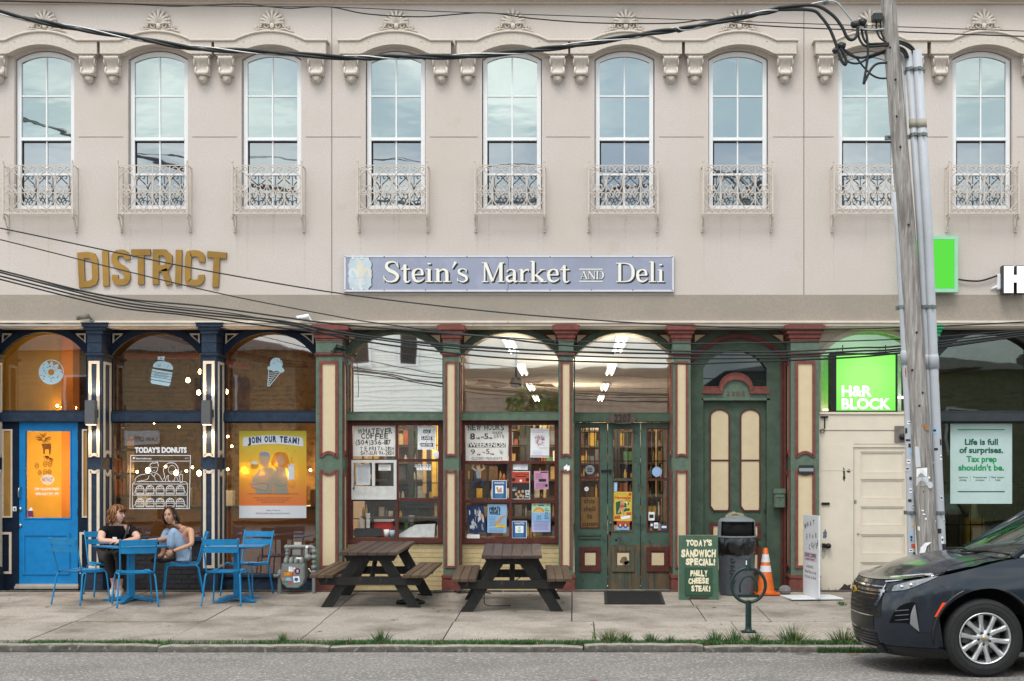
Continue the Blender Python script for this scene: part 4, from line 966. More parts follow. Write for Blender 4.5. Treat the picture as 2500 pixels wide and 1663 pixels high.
m.tube([(X(2295,1.5),1.2,.9),(X(2540,1.5),1.2,.9)],.008,5)
o=m.build('window_grille',[black]);tag(o,'black scrollwork grille inside the tax office window','grille')
lamp('tax_lamp',(5.4,4,3.2),14,(1,.8,.5),.4)
m=MB();m.bbox(X(2195,1),X(2230,1),1,1.2,Z(972,1),Z(967,1),.005);o=m.build('strip_light',[glow('dim_tube',(1,.95,.8),1.6)]);tag(o,'short pale strip light behind the lit green sign','strip light')
m=MB();m.bbox(X(2014,1),X(2028,1),1,1.2,Z(1003,1),Z(998,1),.005);o=m.build('strip_light',[glow('warm_tube',(1,.75,.35),3)]);tag(o,'short warm strip light left of the lit green sign','strip light')
# ================================================================ ACROSS THE STREET (seen only as reflections in the glass)
board_w=mat('white_clapboard',(.80,.80,.76),.6,var=.05)
board_t=mat('tan_clapboard',(.42,.32,.20),.7,var=.1)
brick_o=mat('red_brick_opposite',(.50,.38,.31),.85,var=.3,vscale=4)
roof_m=mat('grey_shingle',(.13,.13,.13),.9,var=.2)
def opposite(label,x0,x1,h,m_,win,yf=-32.0,deep=9,step=.16,hip=1.6):
 t=thing('house' if hip else 'brick_shop',label,'house',((x0+x1)/2,yf,-.1));w=(x1-x0)/2;m=MB()
 m.box(-w,w,-deep,-.03,0,h)
 z=.4
 while z<h-.05:
  m.add([(-w,0,z),(w,0,z),(w,-.03,z+step),(-w,-.03,z+step),(-w,-.03,z),(w,-.03,z)],[(0,1,2,3),(0,4,5,1)]);z+=step
 m.build('wall',m_,t)
 m=MB()
 if hip:m.add([(-w-.4,.4,h),(w+.4,.4,h),(w+.4,-deep-.4,h),(-w-.4,-deep-.4,h),(-w*.3,-deep/2,h+hip),(w*.3,-deep/2,h+hip)],[(0,1,5,4),(1,2,5),(2,3,4,5),(3,0,4),(0,3,2,1)])
 else :m.box(-w-.1,w+.1,-deep,.12,h,h+.35)
 m.build('roof',roof_m,t)
 for (a,z0,ww,hh) in win:
  m=MB();m.box(a-ww/2-.1,a+ww/2+.1,.005,.06,z0-.1,z0+hh+.1);f_=m.build('window',white_vinyl,t);m=MB();m.box(a-ww/2,a+ww/2,.061,.07,z0,z0+hh);m.build('pane',dark_m,f_)
  if ww<.9:continue
  m=MB();m.box(a-ww/2-.5,a-ww/2-.12,.005,.05,z0,z0+hh);m.box(a+ww/2+.12,a+ww/2+.5,.005,.05,z0,z0+hh);m.build('shutter',roof_m,f_)
 return t
opposite('white clapboard house across the street',-9.6,-4.55,8.2,board_w,[(-.9,5.9,.62,1.3),(.9,5.9,.62,1.3),(-1.2,1.0,1,2)])
opposite('tan clapboard house across the street with a cloth banner',-24.5,-10.4,6.4,board_t,[(-5,3.8,1,1.6),(-1,3.8,1,1.6),(4.3,3.8,1,1.6)],hip=1.2)
opposite('low red brick shop across the street',-4.0,4.6,5.4,brick_o,[(-2,1,1.4,1.8),(2.4,1,1.4,1.8)],hip=0,step=.3)
opposite('pale stucco house across the street',6,19,5.6,mat('olive_stucco',(.22,.23,.15),.8,var=.1),[(-3,2.6,1,1.6),(2,2.6,1,1.6)],hip=1.0)
m=MB();m.rect(-.65,.65,-.28,.28,0,0);m.text('LAW OFFICE',-.56,-.12,.28,-.006,1,bold=.015,fit=1.12)
m.xf(Matrix.Rotation(math.pi,4,'Z'));o=m.build('cloth_banner',[white_p,ink],loc=(-16.1,-31.9,3.02));tag(o,'white cloth banner reading law office, seen mirrored in the donut window','banner')
t=thing('street_tree','small leafy tree across the street mirrored in the deli window','tree',(-1.3,-29.5,-.1));m=MB();m.tube([(0,0,0),(.05,0,1.4),(0,.05,2.8)],[.1,.08,.05],7)
for k in range(5):a=k*1.3;m.tube([(0,.03,2.4),(.5*math.cos(a),.5*math.sin(a),3.2),(.9*math.cos(a),.9*math.sin(a),3.9)],[.04,.03,.01],5)
m.build('trunk',wood_in,t);m=MB()
for k in range(1500):
 a=rnd.uniform(0,6.28);b=rnd.uniform(-1,1);r_=1.15*rnd.uniform(.4,1)**.5;p=Vector((r_*math.cos(a)*math.sqrt(1-b*b),r_*math.sin(a)*math.sqrt(1-b*b),4.0+r_*b*.9));u=Vector((rnd.gauss(0,1),rnd.gauss(0,1),rnd.gauss(0,1))).normalized()*.11;v=u.cross(Vector((rnd.gauss(0,1),rnd.gauss(0,1),rnd.gauss(0,1)))).normalized()*.06
 m.add([p-u,p+v,p+u,p-v],[(0,1,2,3)])
m.build('crown',[mat('leaf_green',(.05,.14,.02),.6,var=.4,vscale=2)],t,fix=False)
opposite('long brown warehouse across the street, mirrored in the car',19.5,46,6.5,brick_o,[(-8,1,1.4,1.8),(-3,1,1.4,1.8),(3,1,1.4,1.8)],hip=0,step=.3)
m=MB();m.box(X(2000),X(2250),1.25,1.3,2.2,4.1);m.build('bulkhead',[white_p],bld)
# ================================================================ SIGNS ON THE WALL
gold=mat('gold_letter',(.30,.165,.030),.38,.35,var=.25,vscale=1.6,spec=.5)
gold_dk=mat('gold_edge',(.10,.055,.015),.5,.2,var=.1)
t=thing('shop_sign','raised gold capital letters reading DISTRICT on the stucco over the blue door','sign',(0,0,0))
SLOT=[('D',195,243),('I',252,270),('S',276,320),('T',323,369),('R',374,421),('I',427,446),('C',452,499),('T',504,550)]
x0,x1,HT,SW=X(195),X(550),W(86),W(15.2);cxm=(x0+x1)/2;zb0=Z(704)
def strokes(c,w):
 """condensed capital w wide as strokes in metres, (points, closed)"""
 s,h=SW/2,HT;r=w-s
 if c=='D':return [([(s,s),(r*.62,s),(r*.9,s*1.5),(r,s*2.8),(r,h-s*2.8),(r*.9,h-s*1.5),(r*.62,h-s),(s,h-s)],True)]
 if c=='I':return [([(w/2,0),(w/2,h)],False)]
 if c=='S':return [(smooth_path([(s,h*.30),(s,h*.18),(w*.32,s*1.05),(w*.68,s*1.05),(r,h*.18),(r,h*.33),(w*.62,h*.46),(w*.36,h*.55),(s,h*.68),(s,h*.82),(w*.32,h-s*1.05),(w*.68,h-s*1.05),(r,h*.82),(r,h*.72)],3),False)]
 if c=='T':return [([(0,h-s*.95),(w,h-s*.95)],False),([(w/2,0),(w/2,h-s*1.9)],False)]
 if c=='R':return [([(s,0),(s,h-s),(r*.72,h-s),(r,h-s*2.4),(r,h*.60),(r*.80,h*.47),(2*s,h*.46)],False),([(w*.58,h*.44),(w-s*.8,0)],False)]
 if c=='C':return [(smooth_path([(r,h*.32),(r,h*.18),(w*.68,s*1.05),(w*.32,s*1.05),(s,h*.18),(s,h*.82),(w*.32,h-s*1.05),(w*.68,h-s*1.05),(r,h*.82),(r,h*.68)],3),False)]
def bend(p):
 u=(p[0]-cxm)/((x1-x0)/2)
 return (p[0]+.10*u*(p[1]-zb0)*.55,p[1]+W(8.5)*(1-u*u))
for c,pa,pc in SLOT:
 m=MB();xa,wd_=X(pa),W(pc-pa)
 for pts,cl in strokes(c,wd_):m.ribbon([bend((xa+p[0],zb0+p[1])) for p in pts],SW,-.034,-.002,0,closed=cl,ms=1)
 m.build('letter',[gold,gold_dk],t)
sign_blue=mat('faded_sign_blue',(.29,.31,.405),.6,var=.08,vscale=1.4,col2=(.37,.40,.52),c2scale=2.2,c2lo=.55,c2hi=.8,worn=(.5,.5,.56),wscale=30,wlo=.72,whi=.78)
sign_white=mat('sign_cream',(.80,.78,.70),.55,var=.04);sign_edge=mat('sign_edge',(.62,.62,.66),.5,var=.06)
t=thing('deli_sign',"long faded blue painted board reading Stein's Market AND Deli",'sign',(0,0,0))
sy=-.05;l,r,tp,bt=X(839,sy),X(1646,sy),Z(623,sy),Z(713,sy);xm=X(1241,sy)
m=MB();m.bbox(l,xm-.002,sy,-.002,bt,tp,.004);m.bbox(xm+.002,r,sy,-.002,bt,tp,.004);bd=m.build('board',sign_blue,t)
m=MB();e=.017;m.ribbon([(l+e,bt+e),(r-e,bt+e),(r-e,tp-e),(l+e,tp-e)],.026,sy-.006,sy-.001,closed=True);m.build('border',sign_edge,t)
m=MB()
for px_ in (842.5,938,1039,1140,1238,1343,1444,1545,1641):
 for py in (627,708.5):m.lathe([(0,-.004),(.008,-.003),(.009,0)],(X(px_,sy),sy-.004,Z(py,sy)),8,axis='y')
m.build('bolt',ink,bd)
class Serif:
 """strokes of a bracketed serif letter in units of the cap height"""
 def __init__(s):s.items=[]
 def st(s,x,z0,z1,w=.155):s.items.append(([(x,z0),(x,z1)],w));return s
 def sf(s,a,b,z,h=.05):s.items.append(([(a,z),(b,z)],h));return s
 def cv(s,pts,ws,n=6):
  q=smooth_path([(p[0],p[1],w) for p,w in zip(pts,ws)],n);s.items.append(([(p[0],p[1]) for p in q],[p[2] for p in q]));return s
 def ln(s,pts,ws):s.items.append((pts,ws));return s
def SG(c):
 g=Serif();xh=.66
 if c=='S':g.cv([(.60,.80),(.50,.955),(.34,.985),(.16,.92),(.12,.74),(.24,.58),(.46,.46),(.60,.30),(.52,.10),(.32,.02),(.13,.06),(.03,.22)],[.05,.06,.07,.12,.15,.17,.17,.15,.12,.07,.06,.05]);g.ln([(.60,.99),(.625,.70)],[.02,.05]);g.ln([(.0,.31),(.02,.02)],[.05,.02]);return g,.72
 if c=='t':g.ln([(.20,.10),(.20,.86)],[.15,.14]);g.ln([(.02,.63),(.42,.63)],.06);g.cv([(.20,.16),(.23,.03),(.33,.01),(.43,.09)],[.15,.11,.07,.03]);g.ln([(.05,.64),(.2,.84)],[.03,.06]);return g,.46
 if c=='e':g.cv([(.05,.36),(.53,.36)],[.055,.055],2);g.cv([(.50,.36),(.46,.58),(.30,.645),(.13,.53),(.10,.32),(.17,.10),(.33,.03),(.50,.10),(.555,.18)],[.14,.11,.06,.13,.155,.14,.09,.06,.03]);return g,.60
 if c=='i':g.st(.19,.03,xh-.02).sf(.02,.36,.025).ln([(.04,.615),(.19,.64)],[.035,.07]);g.cv([(.19,.86),(.19,.935)],[.15,.15],2);return g,.40
 if c=='n':g.st(.17,.03,xh-.02).sf(.01,.33,.025).sf(.40,.72,.025).ln([(.02,.615),(.17,.64)],[.035,.07]);g.cv([(.22,.50),(.33,.60),(.45,.61),(.54,.52),(.56,.38),(.56,.03)],[.05,.07,.10,.145,.155,.155]);return g,.74
 if c=="'":g.ln([(.20,.98),(.05,.66)],[.14,.03]);return g,.24
 if c=='s':g.cv([(.42,.54),(.34,.63),(.22,.64),(.11,.58),(.11,.46),(.24,.36),(.40,.27),(.44,.13),(.33,.03),(.20,.02),(.05,.12)],[.04,.05,.05,.10,.12,.13,.13,.11,.07,.05,.04]);g.ln([(.42,.65),(.435,.47)],[.02,.04]);g.ln([(.035,.20),(.05,.02)],[.04,.02]);return g,.54
 if c=='M':g.st(.13,.03,.97,.075).sf(.0,.28,.025).sf(.0,.20,.975).st(.85,.03,.97,.17).sf(.70,1.0,.025).sf(.80,1.0,.975);g.ln([(.16,.99),(.48,.04)],[.15,.15]);g.ln([(.49,.06),(.82,.99)],[.055,.055]);return g,1.03
 if c=='a':g.cv([(.08,.50),(.16,.61),(.28,.635),(.39,.58),(.42,.45),(.42,.10),(.47,.03),(.56,.06)],[.06,.06,.06,.11,.155,.155,.10,.04]);g.cv([(.40,.385),(.24,.34),(.10,.25),(.10,.12),(.20,.04),(.33,.08),(.40,.16)],[.04,.06,.11,.14,.12,.07,.03]);return g,.58
 if c=='r':g.st(.17,.03,xh-.02).sf(.01,.35,.025).ln([(.02,.615),(.17,.64)],[.035,.07]);g.cv([(.23,.48),(.32,.60),(.44,.625),(.47,.54)],[.05,.07,.09,.04]);return g,.50
 if c=='k':g.st(.17,.03,1.06).sf(.01,.34,.025).ln([(.02,1.03),(.17,1.06)],[.035,.07]);g.ln([(.24,.32),(.56,.625)],[.05,.05]).sf(.46,.68,.63,.045);g.ln([(.30,.36),(.60,.04)],[.12,.16]).sf(.46,.76,.025);return g,.75
 if c=='D':g.st(.17,.03,.97).sf(.0,.45,.025).sf(.0,.45,.975);g.cv([(.40,.975),(.62,.92),(.76,.74),(.79,.50),(.76,.26),(.62,.08),(.40,.025)],[.05,.08,.14,.17,.14,.08,.05]);return g,.90
 if c=='l':g.st(.18,.03,1.06).sf(.01,.36,.025).ln([(.03,1.03),(.18,1.06)],[.035,.07]);return g,.38
 if c=='A':g.ln([(.10,.03),(.42,.98)],[.06,.06]);g.ln([(.40,.99),(.72,.03)],[.14,.16]).sf(.0,.25,.025).sf(.56,.86,.025).sf(.22,.60,.34,.05);return g,.84
 if c=='N':g.st(.12,.03,.97,.07).sf(.0,.26,.025).sf(.0,.18,.975).st(.74,.0,.97,.07).sf(.60,.86,.975);g.ln([(.13,.97),(.73,.03)],[.15,.15]);return g,.86
def serif_word(m,word,px0,px1,pyb,cap_px,y,k=0,dx=0,dz=0,step=.0006):
 ad=[SG(c)[1] for c in word];H=W(cap_px);tot=sum(ad)*H;sc=(X(px1,sy)-X(px0,sy))/tot;x=X(px0,sy)+dx;q=0
 for c,a_ in zip(word,ad):
  for pts,w in SG(c)[0].items:
   P=[(x+p[0]*H*sc,Z(pyb,sy)+p[1]*H+dz) for p in pts]
   ws=[v*H for v in w] if isinstance(w,list) else w*H
   m.ribbon(P,ws,y-q*step/10,m=k);q+=1
  x+=a_*H*sc
words=[("Stein's",937,1145,689,50),('Market',1176,1392,689,48),('AND',1416,1475,682,20),('Deli',1504,1624,689,47)]
for w_ in words:
 k=.45 if w_[0]=='AND' else 1
 m=MB();serif_word(m,*w_,sy-.0015,0,dx=.022*k,dz=-.020*k);serif_word(m,*w_,sy-.0028,0,dx=.011*k,dz=-.010*k)
 sh_=m.build('letter_shadow',ink,bd);m=MB();serif_word(m,*w_,sy-.005,0);m.build('lettering',sign_white,bd)
for py in (657.5,687):m=MB();m.rect(X(1414,sy),X(1471,sy),Z(py+1.2,sy),Z(py-1.2,sy),sy-.004);m.build('rule_line',sign_white,bd)
m=MB();cxp,czp=X(879,sy),Z(668,sy)
pale=[mat('pale_emblem',(.50,.58,.63),.6,var=.08),mat('pale_emblem_gold',(.64,.61,.50),.6,var=.08),mat('pale_emblem_light',(.62,.66,.66),.6,var=.05)]
u=W(1)
out=[]
for i in range(40):
 a=2*math.pi*i/40;ex=28;ey=40;c_,s_=math.cos(a),math.sin(a);f=(abs(c_)**5+abs(s_)**5)**-.2;f*=1+.05*math.sin(i*2.3)
 out.append((cxp+ex*f*c_*u,czp+ey*f*s_*u))
m.plate([(a+.012,b-.01) for a,b in out],sy-.0014,3);m.plate(out,sy-.003,0)
for px_ in (862,883):
 for py0,py1 in ((623,634),(702,712)):m.rect(X(px_-3,sy),X(px_+3,sy),Z(py1,sy),Z(py0,sy),sy-.008,2)
q=lambda pts:[(cxp+a*u,czp+b*u) for a,b in smooth_path(pts,4,True)]
m.plate(q([(0,36),(7,24),(9,10),(5,-6),(4,-14),(-4,-14),(-5,-6),(-9,10),(-7,24)]),sy-.0042,1)
for s in (-1,1):
 m.ribbon([(cxp+s*a*u,czp+b*u) for a,b in smooth_path([(5,-10),(8,0),(14,9),(21,9),(24,1),(21,-7),(15,-7)],5)],[9*u*(1-.5*i/30) for i in range(31)],sy-.005,m=1 if s>0 else 2)
 m.ribbon([(cxp+s*a*u,czp+b*u) for a,b in smooth_path([(3,-20),(8,-26),(13,-22)],5)],5*u,sy-.0052,m=2)
m.rect(cxp-9*u,cxp+9*u,czp-18*u,czp-13*u,sy-.0056,2);m.plate(q([(0,-38),(4,-28),(3,-18),(-3,-18),(-4,-28)]),sy-.0048,2)
m.build('emblem',pale+[ink],bd)
lime=glow('lit_lime',(.12,.74,.07),.58);lime_core=glow('lit_lime_core',(.36,.95,.16),1.05)
lime_frame=mat('pale_green_frame',(.30,.60,.40),.35,.2,var=.06);lit_white=glow('lit_white',(1,1,.97),.85)
t=thing('square_sign','plain lime green square sign box with a pale green frame on the stucco','sign',(0,0,0));ys_=-.16
m=MB();pb(m,2204,2336,583,708,ys_+.02,-.002);a,b=X(2200,ys_),X(2340,ys_)
m.ribbon([(a+.03,Z(709,ys_)),(b-.03,Z(709,ys_)),(b-.03,Z(580,ys_)),(a+.03,Z(580,ys_))],.05,ys_,ys_+.10,closed=True);m.build('frame',lime_frame,t)
m=MB();pr(m,2206,2335,585,704,ys_+.012);m.build('face',lime,t)
t=thing('letter_sign','white lit block letter H with dark sides at the picture edge','sign',(0,0,0));yh=-.20;yb_=-.06
hp=[(X(a,yh),Z(b,yh)) for a,b in [(2449,717),(2449,648),(2474,648),(2474,671),(2483,671),(2483,648),(2508,648),(2508,717),(2483,717),(2483,690),(2474,690),(2474,717)]]
m=MB();m.prism(hp,yh,yb_);m.build('side',dark_frame,t)
m=MB();c=(X(2478.5,yh),Z(682.5,yh));m.plate([(c[0]+(a-c[0])*.93,c[1]+(b-c[1])*.95) for a,b in hp],yh-.003);m.build('face',lit_white,t)
m=MB();pb(m,2436,2450,668,706,-.075,-.002,bev=.006);m.tube([(X(2422,-.05),-.005,Z(707,0)),(X(2440,-.08),-.05,Z(697,-.05))],.016,8,0);m.build('junction_box',[white_p],t)
m=MB();m.tube([(X(a,-.05),-.045,Z(b,-.05)) for a,b in smooth_path([(2340,682),(2360,685),(2390,686),(2415,680),(2440,671)],5)],.013,7);o=m.build('sign_cable',black);tag(o,'grey black cable sagging between the lime square and the letter H','cable')
t=thing('lightbox_sign','lit green box sign reading H&R BLOCK in the arched window beside the pole','sign',(0,0,0));yl_=.22
m=MB();a,b,c,d=X(2029,yl_),X(2191,yl_),Z(1007,yl_),Z(862,yl_);m.box(a,b,yl_+.03,.45,c,d);m.ribbon([(a+.012,c+.012),(b-.012,c+.012),(b-.012,d-.012),(a+.012,d-.012)],.028,yl_-.002,yl_+.03,closed=True);m.box(a+.001,X(2041,yl_),yl_,yl_+.03,c+.03,d-.03)
for px_ in (2060,2165):m.tube([(X(px_,yl_),.3,d),(X(px_,yl_),.3,d+.12)],.008,5)
m.build('frame',[black],t)
gl=bpy.data.materials.new('lightbox_face');gl.use_nodes=True;nt=gl.node_tree;nt.nodes.clear()
tc=nt.nodes.new('ShaderNodeTexCoord');gr=nt.nodes.new('ShaderNodeTexGradient');gr.gradient_type='SPHERICAL';mp=nt.nodes.new('ShaderNodeMapping');cr=nt.nodes.new('ShaderNodeValToRGB');em=nt.nodes.new('ShaderNodeEmission');ou=nt.nodes.new('ShaderNodeOutputMaterial')
mp.inputs['Location'].default_value=(-(X(2112,yl_))*1.25,0,-Z(925,yl_)*1.25);mp.inputs['Scale'].default_value=(1.25,0,1.25)
cr.color_ramp.elements[0].color=(.07,.50,.03,1);cr.color_ramp.elements[1].color=(.25,.62,.14,1);cr.color_ramp.elements[1].position=.75
for a_,b_ in ((tc.outputs['Object'],mp.inputs[0]),(mp.outputs[0],gr.inputs[0]),(gr.outputs[0],cr.inputs[0]),(cr.outputs[0],em.inputs[0]),(em.outputs[0],ou.inputs[0])):nt.links.new(a_,b_)
m=MB();pr(m,2042,2187,865,1003,yl_+.012);fc=m.build('face',gl,t)
m=MB();m.text('H&R',X(2055,yl_),Z(967,yl_),W(36),yl_+.008,bold=.035,fit=W(75));m.build('lettering',lit_white,t);m=MB();m.text('BLOCK',X(2055,yl_),Z(998,yl_),W(36),yl_+.008,bold=.035,fit=W(121));m.build('lettering',lit_white,t)
lamp('sign_spill',(X(2112,.8),.85,Z(930)),8,(.2,1,.08),.2)
# ================================================================ WINDOW DECALS AND POSTERS
def sheet(name,label,cat,l,r,t,b,y,mats,draw=None,tilt=0.0,group=None,base=0):
 """a printed sheet; draw(m, P, S) with P(u, v) -> (x, z), u and v in 0..1 from the top left, S = metres per unit width"""
 m=MB();x0,x1,z1,z0=X(l,y),X(r,y),Z(t,y),Z(b,y);cx_,cz_=(x0+x1)/2,(z0+z1)/2;w,h=x1-x0,z1-z0
 if base is not None:m.bbox(-w/2,w/2,y,y+.002,-h/2,h/2,.0006,base)
 if draw:draw(m,lambda u,v:(-w/2+u*w,h/2-v*h),w,h,y)
 m.xf(Matrix.Translation((0,y,0))@Matrix.Rotation(tilt,4,'Y')@Matrix.Translation((0,-y,0)))
 o=m.build(name,mats,loc=(cx_,0,cz_));return tag(o,label,cat,group)
def pm(name,c,e=.0):return mat('print_'+name,c,.55,var=.04,vscale=8)
K=dict(blue=pm('blue',(.02,.11,.30)),sky=pm('sky',(.26,.47,.72)),pink=pm('pink',(.60,.30,.46)),red=pm('red',(.55,.07,.03)),yellow=pm('yellow',(.68,.50,.06)),black=ink,white=white_p,paper=mat('hand_paper',(.76,.74,.70),.8,var=.08,vscale=10,bump=.2,bscale=18),pencil=mat('marker',(.07,.065,.06),.8,var=.4,vscale=60),lilac=pm('lilac',(.46,.48,.76)),mint=pm('mint',(.42,.68,.46)),orange=pm('orange',(.72,.25,.04)),tan=pm('tan',(.50,.30,.17)),grey=pm('grey',(.25,.28,.31)),decal=mat('decal_blue',(.55,.75,.84),.5,var=.03),teal=pm('teal',(.25,.50,.46)),skin=pm('skin',(.62,.52,.44)),gold=pm('gold',(.70,.44,.025)),pgrey=pm('pale_grey',(.56,.58,.61)),dkblue=pm('darkblue',(.012,.03,.10)),deepgreen=pm('deepgreen',(.005,.10,.055)),kgreen=pm('kgreen',(.0,.28,.09)),aqua=pm('aqua',(.47,.60,.585)),maroon=pm('maroon',(.10,.02,.04)))
def ks(*n):return [K[i] for i in n]
AD={'I':.42,'1':.32,'!':.42,"'":.34,'.':.35,'-':.6,'W':1.35,'M':1.25,' ':.6,'(':.45,')':.45}
def T(m,P,w,h,y,s,u,v,size,k,fit=None,bold=.01,rot=0,jit=0,mirror=False,shear=0):
 x,z=P(u,v)
 if jit:
  fit_=(fit or .8)*w;ws_=[AD.get(c,1) for c in s];n=sum(ws_);i=0
  for ch,a_ in zip(s,ws_):
   if ch!=' ':m.text(ch,x+fit_*(i+.08)/n,z+rnd.uniform(-jit,jit)*size*h,size*h*1.38*rnd.uniform(.92,1.08),y-.003,k,bold=bold,fit=fit_/n*a_*.82,rot=rnd.uniform(-.07,.07))
   i+=a_
 else :m.text(s,x,z,size*h*1.38,y-.003,k,bold=bold,fit=fit*w if fit else None,rot=rot,shear=shear)
def bar(m,P,y,u0,u1,v0,v1,k,d=.0024):a,b=P(u0,v1),P(u1,v0);m.rect(a[0],b[0],a[1],b[1],y-d,k)
def pg(m,P,y,pts,k,d=.0026):m.plate([P(*p) for p in pts],y-d,k)
def disc(m,P,y,u,v,r,w,h,k,d=.0028,n=16,ry=None):c=P(u,v);m.plate([(c[0]+r*w*math.cos(2*math.pi*i/n),c[1]+(ry or r)*w*math.sin(2*math.pi*i/n)) for i in range(n)],y-d,k)
def stroke(m,P,y,pts,wd,k,d=.003,closed=False,n=4):m.ribbon([P(*p) for p in (smooth_path(pts,n,closed) if n>1 else pts)],wd,y-d,m=k,closed=closed)
def lines(m,P,y,u0,u1,v0,v1,n,k,th=.3):
 for i in range(n):
  v=v0+(v1-v0)*i/max(1,n-1);a=u0+rnd.uniform(0,.06);b=u1-rnd.uniform(0,.12);u=a
  while u<b:
   e=min(b,u+rnd.uniform(.03,.12));bar(m,P,y,u,e,v,v+(v1-v0)/n*th,k);u=e+.018
yg=.4645
def d_whatever(m,P,w,h,y):
 T(m,P,w,h,y,'WHATEVER',.10,.30,.17,1,.84,.02,jit=.06);T(m,P,w,h,y,'COFFEE',.18,.46,.16,1,.66,.02,jit=.06)
 T(m,P,w,h,y,'(504)356-1117',.05,.64,.15,1,.86,.012,jit=.05);T(m,P,w,h,y,'T E FRI 7A-2ISH',.16,.82,.12,1,.82,.008,jit=.05);T(m,P,w,h,y,'SAT-SUN 9A-2ISH',.17,.96,.12,1,.80,.014,jit=.05)
sheet('paper_sign','hand lettered white paper reading WHATEVER COFFEE with a phone number','paper sign',862.5,965,1035,1114,yg,ks('paper','pencil'),d_whatever)
def d_hours(m,P,w,h,y):
 T(m,P,w,h,y,'NEW HOURS',.05,.19,.15,1,.86,.018,jit=.05);T(m,P,w,h,y,'8',.10,.43,.16,1,.12,.03);T(m,P,w,h,y,'AM',.24,.43,.06,1,.09);T(m,P,w,h,y,'-5',.36,.42,.15,1,.17,.02);T(m,P,w,h,y,'PM',.54,.43,.06,1,.08);T(m,P,w,h,y,'WEEK',.62,.30,.08,1,.26,.004,jit=.05);T(m,P,w,h,y,'DAYS',.66,.40,.09,1,.25,.004,jit=.05)
 bar(m,P,y,.05,.94,.525,.645,1,.0018)
 T(m,P,w,h,y-.001,'!WEEKENDS!',.05,.63,.12,0,.88,.03);T(m,P,w,h,y,'9',.12,.83,.14,1,.10,.0);T(m,P,w,h,y,'AM',.26,.86,.05,1,.08);T(m,P,w,h,y,'-5',.40,.82,.14,1,.16,.0);T(m,P,w,h,y,'PM',.58,.85,.05,1,.08)
 for a in range(7):t_=a*.5-.5;stroke(m,P,y,[(.82,.80),(.82+.07*math.sin(t_),.78-.08*math.cos(t_))],.003,1,n=1)
 T(m,P,w,h,y,'CLOSED MONDAYS',.14,.97,.07,1,.72,-.004)
sheet('paper_sign','hand lettered white paper reading NEW HOURS and WEEKENDS','paper sign',1137,1241,1033,1125,yg,ks('paper','pencil'),d_hours)
def d_blm(m,P,w,h,y):
 for k in range(80):u,v=rnd.uniform(.05,.93),rnd.uniform(.03,.94);bar(m,P,y,u,u+rnd.uniform(.015,.05),v,v+.018,1,.0022)
 for (s,v,u0,u1) in (('BLACK',.24,.30,.70),('LIVES',.52,.20,.80),('MATTER',.80,.17,.85)):bar(m,P,y,u0,u1,v-.075,v+.065,1,.003);T(m,P,w,h,y-.001,s,u0+.05,v+.045,.095,0,u1-u0-.10,.03)
sheet('poster','white poster reading BLACK LIVES MATTER in black boxes','poster',1020,1064,1040,1098,yg,ks('white','black'),d_blm,.02)
def d_wanted(kind):
 def f(m,P,w,h,y):
  bar(m,P,y,.04,.96,.03,.97,1,.0022);T(m,P,w,h,y,'WANTED',.16,.19,.10,0,.68,.02);bar(m,P,y,.22,.78,.28,.70,0,.0026)
  if kind:pg(m,P,y,[(.36,.64),(.34,.50),(.28,.42),(.33,.34),(.42,.37),(.45,.50),(.55,.43),(.62,.36),(.68,.42),(.66,.52),(.70,.62),(.60,.66)],2,.003)
  else :disc(m,P,y,.5,.40,.09,w,h,2);pg(m,P,y,[(.36,.50),(.64,.50),(.58,.66),(.42,.66)],2,.003);bar(m,P,y,.38,.44,.32,.36,2)
  lines(m,P,y,.18,.82,.76,.92,4,3)
 return f
sheet('poster','blue WANTED poster with a squirrel picture, higher of the two','poster',1201,1237,1173,1218.5,yg,ks('white','blue','tan','sky'),d_wanted(1),group='blue wanted posters')
sheet('poster','blue WANTED poster with a green figure, on the bottom rail','poster',1250,1286,1272,1314,yg,ks('white','blue','mint','sky'),d_wanted(0),group='blue wanted posters')
def d_heat(m,P,w,h,y):
 T(m,P,w,h,y,'HEAT',.08,.22,.13,1,.52,.06,shear=.12);T(m,P,w,h,y,'WAVE',.08,.36,.12,1,.46,.06,shear=.12);T(m,P,w,h,y,'!',.58,.36,.24,1,.07,.05,shear=.1)
 lines(m,P,y,.35,.9,.05,.07,1,2);lines(m,P,y,.06,.5,.44,.74,7,3,.25);pg(m,P,y,[(.28,.75),(.60,.50),(.74,.40),(.94,.38),(.92,.44),(.78,.50),(.70,.62),(.45,.74)],4);bar(m,P,y,.44,.96,.70,.82,2);lines(m,P,y,.5,.92,.72,.80,2,3);lines(m,P,y,.08,.9,.86,.95,3,3)
sheet('poster','light blue HEAT WAVE poster with a brown arm','poster',1190,1237,1231,1301,yg,ks('sky','black','yellow','blue','tan',),d_heat,.01)
